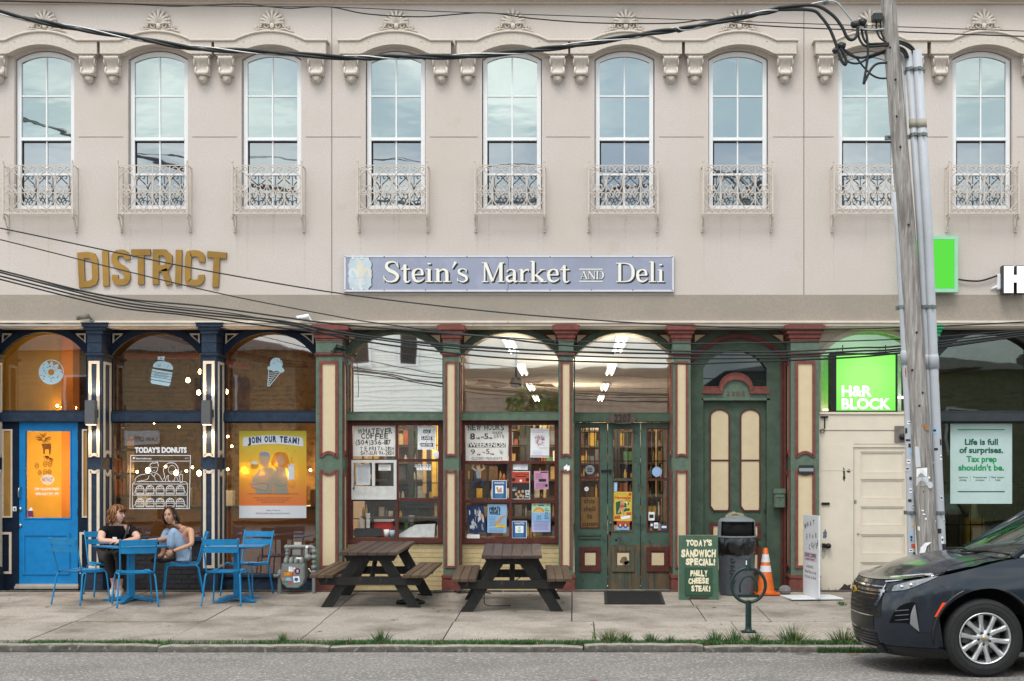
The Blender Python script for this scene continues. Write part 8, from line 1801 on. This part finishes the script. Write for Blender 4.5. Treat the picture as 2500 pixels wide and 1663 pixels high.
def make_wheel():
 w=bpy.data.objects.new('wheel',None);put(w,car);m=MB()
 m.lathe([(.236,-.10),(.262,-.115),(.315,-.112),(.345,-.098),(.360,-.075),(.3625,-.03),(.3625,.03),(.360,.075),(.345,.098),(.315,.112),(.262,.115),(.236,.10)],n=56,axis='y')
 for r_ in (.285,.325):m.lathe([(r_-.003,-.1165),(r_,-.1185),(r_+.003,-.1165)],n=56,axis='y')
 m.build('tyre',rubber_t,w)
 m=MB();m.lathe([(.237,-.104),(.241,-.112),(.230,-.116),(.222,-.100),(.212,-.07),(.205,.06),(.236,.10)],n=56,axis='y')
 for k in range(5):
  a=R(90+72*k)
  for s in (-1,1):
   a2=a+s*R(17.5);p0=Vector((.048*math.cos(a+s*.55),.048*math.sin(a+s*.55)));p1=Vector((.222*math.cos(a2),.222*math.sin(a2)));d=(p1-p0).normalized();nn=Vector((-d.y,d.x));v=[]
   for p,hw,yf in ((p0,.027,-.088),(p0+(p1-p0)*.5,.020,-.098),(p1,.024,-.108)):
    for e,y in ((-hw,yf+.010),(-hw*.45,yf-.004),(hw*.45,yf-.004),(hw,yf+.010)):g=p+nn*e;v.append((g.x,y,g.y))
    for e in (hw,-hw):g=p+nn*e;v.append((g.x,yf+.05,g.y))
   m.add(v,[(6*i+a_,6*i+(a_+1)%6,6*i+6+(a_+1)%6,6*i+6+a_) for i in range(2) for a_ in range(6)])
 m.lathe([(0,-.088),(.072,-.086),(.080,-.070),(.08,-.03)],n=24,axis='y');m.build('rim',rim_m,w)
 m=MB()
 for k in range(5):a=R(90+36+72*k);m.lathe([(0,-.100),(.010,-.100),(.0135,-.094),(.0135,-.086)],(.056*math.cos(a),0,.056*math.sin(a)),6,axis='y');
 m.build('lug_nut',mat('lug_black',(.03,.03,.03),.4,.6,var=0),w);m=MB();m.lathe([(0,-.099),(.027,-.098),(.030,-.092),(.030,-.086)],n=18,axis='y');m.bbox(-.018,.018,-.1012,-.0985,-.004,.004,.001);m.bbox(-.007,.007,-.1012,-.0985,-.008,.008,.001);m.build('centre_cap',mat('cap_gold',(.42,.36,.25),.35,.7,var=.05),w)
 m=MB();m.lathe([(.06,-.02),(.165,-.02),(.165,.0),(.06,.0)],n=32,axis='y');m.bbox(-.20,-.11,-.05,.04,-.07,.07,.015);m.build('brake',mat('brake_grey',(.12,.12,.12),.45,.6,var=.1),w)
 m=MB();m.lathe([(0,.05),(.235,.05)],n=24,axis='y');m.build('wheel_back',MATS['underbody_black'],w);return w
w0=make_wheel();w0.location=(CX0+WB,CYC-.80,CZ0+.362);w0.rotation_euler=(0,R(8),0)
for (u,s) in ((WB,1),(WB+2.73,-1),(WB+2.73,1)):
 c=copy_tree(w0,car);c.location=(CX0+u,CYC+s*.80,CZ0+.362);c.rotation_euler=(0,R(20),math.pi if s>0 else 0)
car_glass=pane('car_glass',.30,(.9,1,.93),through=(.40,.55,.46));m=MB();v=[]
for i in range(9):
 f_=i/8
 for j in range(13):
  t_=-1+2*j/12;u=lerp(cowl_c+.24*t_*t_+.015,2.02+.05*t_*t_,f_);z=lerp(1.105-.012*t_*t_,1.60-.035*t_*t_,f_-.10*f_*(f_-1)*1.0);y=t_*lerp(.80,.60,f_);v.append((CX0+u,CYC+y,CZ0+z))
m.add(v,[(13*i+j,13*i+j+1,13*i+14+j,13*i+13+j) for i in range(8) for j in range(12)],0,True);m.build('windscreen',car_glass,car)
m=MB()
for s in (-1,1):
 m.add([(CX0+u,CYC+s*w,CZ0+z) for u,z,w in ((1.36,1.105,.828),(2.42,1.125,.838),(2.52,1.60,.632),(2.06,1.575,.622))],[(0,1,2,3)]);m.add([(CX0+u,CYC+s*w,CZ0+z) for u,z,w in ((2.48,1.125,.838),(4.45,1.145,.825),(4.28,1.53,.605),(2.58,1.61,.632))],[(0,1,2,3)])
m.add([(CX0+u,CYC+s*w,CZ0+z) for u,z,w,s in ((4.58,1.15,.80,-1),(4.58,1.15,.80,1),(4.35,1.54,.58,1),(4.35,1.54,.58,-1))],[(0,1,2,3)]);m.build('side_glass',car_glass,car)
m=MB();v=[]
for j in range(13):t_=-1+2*j/12;u=cowl_c+.24*t_*t_;v+=[(CX0+u-.055,CYC+t_*.80,CZ0+1.098-.01*t_*t_+.010),(CX0+u+.03,CYC+t_*.80,CZ0+1.112-.012*t_*t_)]
m.add(v,[(2*j,2*j+1,2*j+3,2*j+2) for j in range(12)],0,True)
for (a,b) in (((1.02,-.1),(1.30,-.72)),((1.03,.45),(1.10,-.15))):m.tube([(CX0+a[0],CYC+a[1],CZ0+1.125),(CX0+(a[0]+b[0])/2+.02,CYC+(a[1]+b[1])/2,CZ0+1.145),(CX0+b[0],CYC+b[1],CZ0+1.135)],.010,5)
m.build('wiper_cowl',trim_b,car)
m=MB();m.bbox(CX0+1.5,CX0+1.9,CYC-.62,CYC+.62,CZ0+.85,CZ0+1.10,.08);m.bbox(CX0+2.3,CX0+2.6,CYC-.6,CYC-.1,CZ0+.7,CZ0+1.45,.08);m.bbox(CX0+2.3,CX0+2.6,CYC+.1,CYC+.6,CZ0+.7,CZ0+1.45,.08);m.box(CX0+1.45,CX0+4.3,CYC-.78,CYC+.78,CZ0+.5,CZ0+.55);m.build('cabin',MATS['underbody_black'],car)
# ================================================================ THE SEATED PAIR
def skin_graph(name,nodes,edges,mt,parent=None,sub=2,root=None):
 """one continuous surface grown round a skeleton: nodes {name: (x, y, z, radius)}"""
 ids={k:i for i,k in enumerate(nodes)};me=bpy.data.meshes.new(name);me.from_pydata([n[:3] for n in nodes.values()],[(ids[a],ids[b]) for a,b in edges],[]);o=put(bpy.data.objects.new(name,me),parent)
 md=o.modifiers.new('skin','SKIN');md.use_smooth_shade=True;md.branch_smoothing=.6
 for i,n in enumerate(nodes.values()):
  sv=me.skin_vertices[0].data[i];r_=n[3];sv.radius=r_ if isinstance(r_,tuple) else (r_,r_);sv.use_root=(list(nodes)[i]==(root or list(nodes)[0]))
 s=o.modifiers.new('sub','SUBSURF');s.levels=s.render_levels=sub
 evaluated(o)
 for p in o.data.polygons:p.use_smooth=True
 o.data.materials.clear();o.data.materials.append(mt);return o
def join_into(o,mb,mats):
 """append the shapes of mb to the mesh of o so that the body stays one mesh"""
 me=o.data;v=[tuple(p.co) for p in me.vertices];f=[tuple(p.vertices) for p in me.polygons];k=len(v)
 nm=bpy.data.meshes.new(me.name);nm.from_pydata(v+mb.v,[],f+[tuple(i+k for i in q) for q in mb.f])
 for q in mats:nm.materials.append(q)
 nm.polygons.foreach_set('material_index',[0]*len(f)+mb.m);nm.polygons.foreach_set('use_smooth',[True]*(len(f)+len(mb.f)));nm.update();o.data=nm
 bm=bmesh.new();bm.from_mesh(nm);bmesh.ops.recalc_face_normals(bm,faces=list(bm.faces));bm.to_mesh(nm);bm.free()
def head(mb,c,yaw,pitch=0.0,roll=0.0,s=1.0,smile=.5,lip=2):
 """head in metres round its centre, facing -y before it is turned; materials: 0 skin, 1 white, 2 dark, 3 lips"""
 st=len(mb.v);seg,rings=28,22
 v=[]
 for i in range(rings+1):
  th=math.pi*i/rings
  for j in range(seg):
   ph=2*math.pi*j/seg;x,y,z=math.sin(th)*math.cos(ph),math.sin(th)*math.sin(ph),math.cos(th)
   fr=max(0,-y);X_,Y_,Z_=.074*x,.094*y,.116*z
   if z<0:X_*=1-.30*(-z)**1.3;Y_=Y_*(1-.12*(-z))-.012*(-z)*(1 if y<0 else -1.5)
   if fr>.2:
    Y_+=.010*(fr-.2)
    Y_+=.010*math.exp(-((z-.12)/.16)**2)*fr
    Y_-=.007*math.exp(-((z+.62)/.16)**2)*math.exp(-(x/.35)**2)
    Y_-=.010*math.exp(-((z+.88)/.14)**2)*math.exp(-(x/.35)**2)
    Y_-=.006*math.exp(-((z+.18)/.2)**2)*math.exp(-((abs(x)-.55)/.2)**2)
   v.append((X_,Y_,Z_))
 mb.add(v,[(i*seg+j,i*seg+(j+1)%seg,(i+1)*seg+(j+1)%seg,(i+1)*seg+j) for i in range(rings) for j in range(seg)],0,True)
 yf=-.083
 mb.tube([(0,yf+.004,.018),(0,yf-.012,-.010),(0,yf-.023,-.030),(0,yf-.012,-.041)],[.008,.010,.0135,.007],8)
 for e in (-1,1):
  mb.ball((e*.010,yf-.006,-.036),(.008,.009,.007),seg=8,rings=5)
  mb.ball((e*.030,yf+.011,.012),(.0135,.0095,.0056),1,10,6);mb.ball((e*.030+.001,yf+.0035,.0118),(.0068,.0045,.0058),2,8,5);mb.tube([(e*.015,yf+.003,.017),(e*.030,yf-.000,.0205),(e*.046,yf+.011,.015)],.0028,5,2)
  mb.tube([(e*.014,yf+.001,.033),(e*.030,yf+.001,.037),(e*.048,yf+.013,.031)],[.003,.0036,.002],5,2)
  mb.ball((e*.0735,.008,-.006),(.010,.018,.030),0,10,7)
 mb.tube([(-.031,yf+.020,-.064+.010*smile),(-.015,yf+.005,-.0695),(0,yf+.001,-.071),(.015,yf+.005,-.0695),(.031,yf+.020,-.064+.010*smile)],[.0015,.0038,.0046,.0038,.0015],6,3)
 M=Matrix.Translation(c)@Matrix.Rotation(yaw,4,'Z')@Matrix.Rotation(roll,4,'Y')@Matrix.Rotation(pitch,4,'X')@Matrix.Scale(s,4);mb.xf(M,st);return M
def hand(mb,wrist,direction,palm_n,s=1.0,curl=.5,left=False):
 """palm with four unequal bent fingers and a side thumb; direction = wrist to knuckles, palm_n = palm normal"""
 st=len(mb.v);d=Vector(direction).normalized();n=Vector(palm_n).normalized();sd=d.cross(n).normalized()*(-1 if left else 1);n=sd.cross(d).normalized()*(-1 if left else 1)
 w=Vector(wrist);P=lambda a,b,c_:w+(d*a+sd*b+n*c_)*s
 v=[P(a,b,c_) for a,hw,h in ((-.01,.022,.016),(.03,.036,.014),(.075,.040,.012),(.088,.037,.009)) for b,c_ in ((-hw,-h*.5),(-hw*.6,-h),(hw*.6,-h),(hw,-h*.5),(hw,h*.5),(hw*.6,h),(-hw*.6,h),(-hw,h*.5))]
 mb.add(v,[(8*i+a,8*i+(a+1)%8,8*i+8+(a+1)%8,8*i+8+a) for i in range(3) for a in range(8)]+[tuple(range(8)),tuple(range(31,23,-1))],0,True)
 for k,(b,L_) in enumerate(((-.030,.072),(-.010,.080),(.010,.075),(.029,.060))):
  c1=curl*(.9+.12*k);a1,a2,a3=c1*.6,c1*1.4,c1*1.9;p=[(.080,0)];
  for q,a in zip((.42,.32,.26),(a1,a2,a3)):p.append((p[-1][0]+L_*q*math.cos(a),p[-1][1]+L_*q*math.sin(a)))
  mb.tube([P(a,b,c_) for a,c_ in p],[.0095*s,.0090*s,.0080*s,.0060*s],7)
 mb.tube([P(.015,-.028,.004),P(.045,-.050,.012),P(.066,-.056,.024),P(.082,-.050,.034)],[.013*s,.011*s,.0095*s,.007*s],7)
skin_p=mat('skin_pale',(.64,.38,.29),.55,var=.06,vscale=30,spec=.3);skin_t=mat('skin_tan',(.50,.275,.175),.55,var=.06,vscale=30,spec=.3);eye_w=mat('eye_white',(.75,.73,.70),.3,var=0);eye_d=mat('eye_dark',(.03,.018,.012),.3,var=0);lips=mat('lip_pink',(.42,.14,.12),.45,var=0)
man=thing('person','person in a black t shirt with long auburn hair leaning on the blue table','person',(0,0,0))
hips=(-6.40,-.50,.53);chest=(-6.275,-.66,.86);nk=(-6.255,-.69,.985);hc=Vector((-6.235,-.715,1.105))
N=dict(pelvis=(*hips,.13),belly=(-6.34,-.585,.68,(.135,.115)),chest=(*chest,(.150,.120)),neck0=(-6.262,-.68,.955,.065),neck=(*nk,.052),skull=(hc.x,hc.y,hc.z-.05,.05),ls=(-6.095,-.60,.915,.066),le=(-5.945,-.75,.775,.045),lw=(-6.10,-1.00,.742,.028),rs=(-6.435,-.755,.905,.066),re=(-6.385,-.965,.752,.047),rw=(-6.09,-.985,.748,.028),lh=(-6.33,-.53,.515,.095),lk=(-6.12,-.93,.515,.066),la=(-6.17,-.86,.135,.040),lt=(-6.13,-1.0,.02,.034),rh=(-6.47,-.55,.515,.095),rk=(-6.33,-.87,.535,.066),ra=(-6.255,-.80,.16,.040),rt=(-6.24,-.95,.03,.034))
E=[('pelvis','belly'),('belly','chest'),('chest','neck0'),('neck0','neck'),('neck','skull'),('chest','ls'),('ls','le'),('le','lw'),('chest','rs'),('rs','re'),('re','rw'),('pelvis','lh'),('lh','lk'),('lk','la'),('la','lt'),('pelvis','rh'),('rh','rk'),('rk','ra'),('ra','rt')]
bodyo=skin_graph('body',N,E,skin_p,man)
mb=MB();yaw_m=math.atan2(.96,.28);yaw_m=R(66);head(mb,hc,yaw_m,R(-2),0,1.0,.9)
hand(mb,(-6.085,-.985,.752),(.9,.15,-.05),(0,-.2,-1),.95,.35);hand(mb,(-6.105,-1.005,.748),(-.9,-.25,-.02),(0,0,-1),.95,.4,True)
join_into(bodyo,mb,[skin_p,eye_w,eye_d,lips])
tee=mat('black_tee',(.010,.011,.013),.85,var=.2,vscale=14,bump=.3,bscale=30,spec=.15);trouser=mat('washed_black_denim',(.035,.031,.029),.85,var=.35,vscale=9,bump=.3,bscale=40,spec=.15,worn=(.075,.066,.058),wscale=6,wlo=.55,whi=.75);white_shoe=mat('white_canvas',(.62,.60,.58),.7,var=.08,vscale=20)
T_=dict(pelvis=(-6.40,-.51,.56,.143),belly=(-6.34,-.585,.68,(.155,.135)),chest=(-6.275,-.66,.86,(.170,.138)),neck0=(-6.262,-.678,.945,.082),ls=(-6.095,-.60,.913,.080),lsl=(-6.00,-.695,.82,.072),rs=(-6.435,-.755,.903,.080),rsl=(-6.405,-.872,.818,.072))
skin_graph('t_shirt',T_,[('pelvis','belly'),('belly','chest'),('chest','neck0'),('chest','ls'),('ls','lsl'),('chest','rs'),('rs','rsl')],tee,man)
Q_=dict(pelvis=(-6.40,-.50,.535,.142),lh=(-6.33,-.53,.52,.108),lk=(-6.12,-.93,.52,.082),ll=(-6.155,-.885,.30,.068),la=(-6.165,-.868,.215,.058),rh=(-6.47,-.55,.52,.108),rk=(-6.33,-.87,.54,.082),rl=(-6.285,-.828,.32,.068),ra=(-6.268,-.81,.225,.058))
skin_graph('trousers',Q_,[('pelvis','lh'),('lh','lk'),('lk','ll'),('ll','la'),('pelvis','rh'),('rh','rk'),('rk','rl'),('rl','ra')],trouser,man)
for (a,b,c) in (((-6.17,-.84,.075),(-6.145,-.94,.045),(-6.12,-1.06,.012)),((-6.258,-.785,.09),(-6.25,-.88,.058),(-6.235,-1.0,.022))):
 m=MB();m.tube([(a[0]-.005,a[1]+.05,a[2]-.02),a,b,c,(c[0]+.004,c[1]-.035,c[2]-.002)],[.032,.050,.050,.042,.02],12);m.build('shoe',white_shoe,man)
def strands(mb,M,n,gen,rn):
 for k in range(n):
  pts,r0=gen(rn,k);P=[tuple(M@Vector(p)) for p in smooth_path(pts,3)];q=len(P);mb.tube(P,[r0*(1-.65*i/(q-1)) for i in range(q)],4,k%3)
auburn=[mat('hair_auburn_%s'%a,c,.5,var=.3,vscale=30,spec=.4) for a,c in (('mid',(.20,.075,.022)),('light',(.32,.135,.045)),('deep',(.085,.032,.012)))]
Mm=Matrix.Translation(hc)@Matrix.Rotation(yaw_m,4,'Z')@Matrix.Rotation(R(-2),4,'X')
mb=MB();st=0;rn=random.Random(4)
mb.ball((0,.020,.030),(.088,.094,.102),2,20,14)
mb.v=[(x,max(y,-.052+.02*rn.random()) if z<.07 else y,z) for x,y,z in mb.v];mb.xf(Mm)
def gen_m(rn,k):
 a=rn.uniform(0,2*math.pi);front=math.sin(a)<-.55;sx,sy=math.cos(a),math.sin(a);r_=rn.uniform(.7,1.1)
 if front:return [(sx*.02,.0,.128),(sx*.055,sy*.070,.118),(sx*.080,-.085-rn.uniform(0,.02),.070),(sx*.085+.01*sx,-.088,rn.uniform(.030,.055))],.010
 ln=rn.uniform(-.135,-.05);kx,ky=rn.uniform(-.02,.02),rn.uniform(-.02,.02)
 return [(sx*.02,sy*.02+.01,.132),(sx*.065,sy*.075+.015,.105),(sx*.096*r_+kx,sy*.106*r_+.020+ky,.03),(sx*.100*r_-kx,sy*.110*r_+.024-ky,-.04),(sx*(.104+rn.uniform(-.02,.035)),sy*.118+.032,ln)],.012
strands(mb,Mm,230,gen_m,rn);mb.build('hair',auburn,man,fix=False)
m=MB();m.tube(smooth_path([(-6.10,-.70,.96),(-6.10,-.765,.87),(-6.13,-.80,.76)],5),.016,5);m.bbox(-6.18,-6.08,-.87,-.81,.70,.76,.01);m.build('shoulder_strap',black,man)
m=MB();m.bbox(-6.27,-6.21,-.842,-.836,.775,.80,.002);m.build('chest_tag',white_p,man)
wom=thing('person','person in a pink top and light blue jeans hugging their knees on a chair','person',(0,0,0))
hw_=Vector((-5.545,-.655,1.082))
N=dict(pelvis=(-5.36,-.55,.555,.118),belly=(-5.355,-.565,.70,(.098,.088)),chest=(-5.385,-.585,.83,(.110,.094)),neck0=(-5.415,-.60,.925,.050),neck=(-5.455,-.625,.965,.042),skull=(hw_.x,hw_.y,hw_.z-.05,.045),ls=(-5.245,-.675,.895,.047),le=(-5.195,-.82,.70,.035),lw=(-5.455,-.88,.605,.024),rs=(-5.47,-.50,.905,.048),re=(-5.62,-.62,.76,.036),rw=(-5.80,-.80,.752,.024),lh=(-5.36,-.63,.545,.098),lk=(-5.475,-.73,.895,.060),la=(-5.505,-.72,.56,.038),lt=(-5.60,-.76,.50,.034),rh=(-5.40,-.47,.545,.098),rk=(-5.625,-.55,.885,.060),ra=(-5.655,-.58,.56,.038),rt=(-5.72,-.62,.50,.034))
bodyw=skin_graph('body',N,E,skin_t,wom)
mb=MB();yaw_w=R(-8);head(mb,hw_,yaw_w,R(-2),R(-7),.97,.9)
hand(mb,(-5.46,-.885,.602),(-.75,.18,-.55),(.2,1,.1),.88,.8);hand(mb,(-5.805,-.805,.752),(-.95,-.25,.05),(0,-.2,-1),.88,.5,True)
join_into(bodyw,mb,[skin_t,eye_w,eye_d,lips])
pink=mat('dusty_pink_top',(.44,.225,.215),.7,var=.12,vscale=12,bump=.3,bscale=40);denim=mat('light_denim',(.235,.335,.47),.85,var=.16,vscale=7,bump=.3,bscale=60,worn=(.40,.50,.61),wscale=5,wlo=.50,whi=.75)
T_=dict(b0=(-5.355,-.565,.665,(.104,.094)),b1=(-5.355,-.568,.73,(.112,.100)),b2=(-5.39,-.59,.825,(.128,.112)),b3=(-5.385,-.585,.868,(.098,.088)))
skin_graph('strap_top',T_,[('b0','b1'),('b1','b2'),('b2','b3')],pink,wom)
m=MB()
for a,b,c in (((-5.40,-.685,.87),(-5.325,-.690,.940),(-5.28,-.62,.90)),((-5.48,-.60,.87),(-5.47,-.57,.935),(-5.42,-.48,.90))):m.tube(smooth_path([a,b,c],4),.008,6)
m.build('strap',pink,wom)
Q_=dict(pelvis=(-5.365,-.55,.575,.108),lh=(-5.365,-.63,.56,.104),lm=(-5.415,-.685,.73,.092),lk=(-5.475,-.73,.897,.074),ll=(-5.498,-.73,.75,.073),la=(-5.505,-.722,.615,.068),rh=(-5.40,-.475,.56,.104),rm=(-5.51,-.515,.73,.092),rk=(-5.625,-.55,.887,.074),rl=(-5.645,-.57,.75,.073),ra=(-5.655,-.582,.62,.068))
skin_graph('jeans',Q_,[('pelvis','lh'),('lh','lm'),('lm','lk'),('lk','ll'),('ll','la'),('pelvis','rh'),('rh','rm'),('rm','rk'),('rk','rl'),('rl','ra')],denim,wom)
shoe_b=mat('black_leather',(.018,.014,.012),.4,var=.2,vscale=20)
for (a,b,c) in (((-5.49,-.715,.51),(-5.55,-.74,.495),(-5.635,-.78,.475)),((-5.64,-.575,.51),(-5.70,-.61,.495),(-5.77,-.65,.475))):
 m=MB();m.tube([(a[0]+.045,a[1]-.0,a[2]-.022),a,b,c,(c[0]-.03,c[1]-.012,c[2]-.004)],[.026,.044,.044,.038,.018],12);m.build('shoe',shoe_b,wom)
m=MB();m.lathe([(.030,-.006),(.033,0),(.030,.006)],n=14);m.xf(Matrix.Translation((-5.425,-.878,.615))@Matrix.Rotation(R(70),4,'Y'));m.build('hair_tie',black,wom)
brown=[mat('hair_brown_%s'%a,c,.45,var=.3,vscale=30,spec=.4) for a,c in (('mid',(.055,.028,.016)),('light',(.105,.055,.030)),('deep',(.022,.012,.008)))]
Mw=Matrix.Translation(hw_)@Matrix.Rotation(yaw_w,4,'Z')@Matrix.Rotation(R(-7),4,'Y')@Matrix.Rotation(R(-2),4,'X')@Matrix.Scale(.97,4)
mb=MB();mb.ball((0,.022,.026),(.083,.090,.100),2,20,14);mb.v=[(x,max(y,-.045) if z<.075 else y,z) for x,y,z in mb.v];mb.xf(Mw);rn=random.Random(9)
def gen_w(rn,k):
 a=rn.uniform(-.9,math.pi+.9);sx,sy=math.cos(a),math.sin(a);ln=rn.uniform(-.13,-.07);w_=rn.uniform(.9,1.08)
 if sy<-.2:sx=1 if sx>0 else -1;return [(.006*sx,-.03,.126),(sx*.050,-.068,.095),(sx*.078*w_,-.060,.03),(sx*.088*w_,-.030,-.05),(sx*(.078+rn.uniform(0,.03)),-.015,ln)],.011
 return [(sx*.01,sy*.02-.01,.128),(sx*.062,sy*.075+.012,.100),(sx*.086*w_,sy*.098*w_+.018,.02),(sx*.108*w_,sy*.112+.024,-.05),(sx*(.088+rn.uniform(0,.035)),sy*.105+.02,ln)],.013
strands(mb,Mw,190,gen_w,rn);mb.build('hair',brown,wom,fix=False)
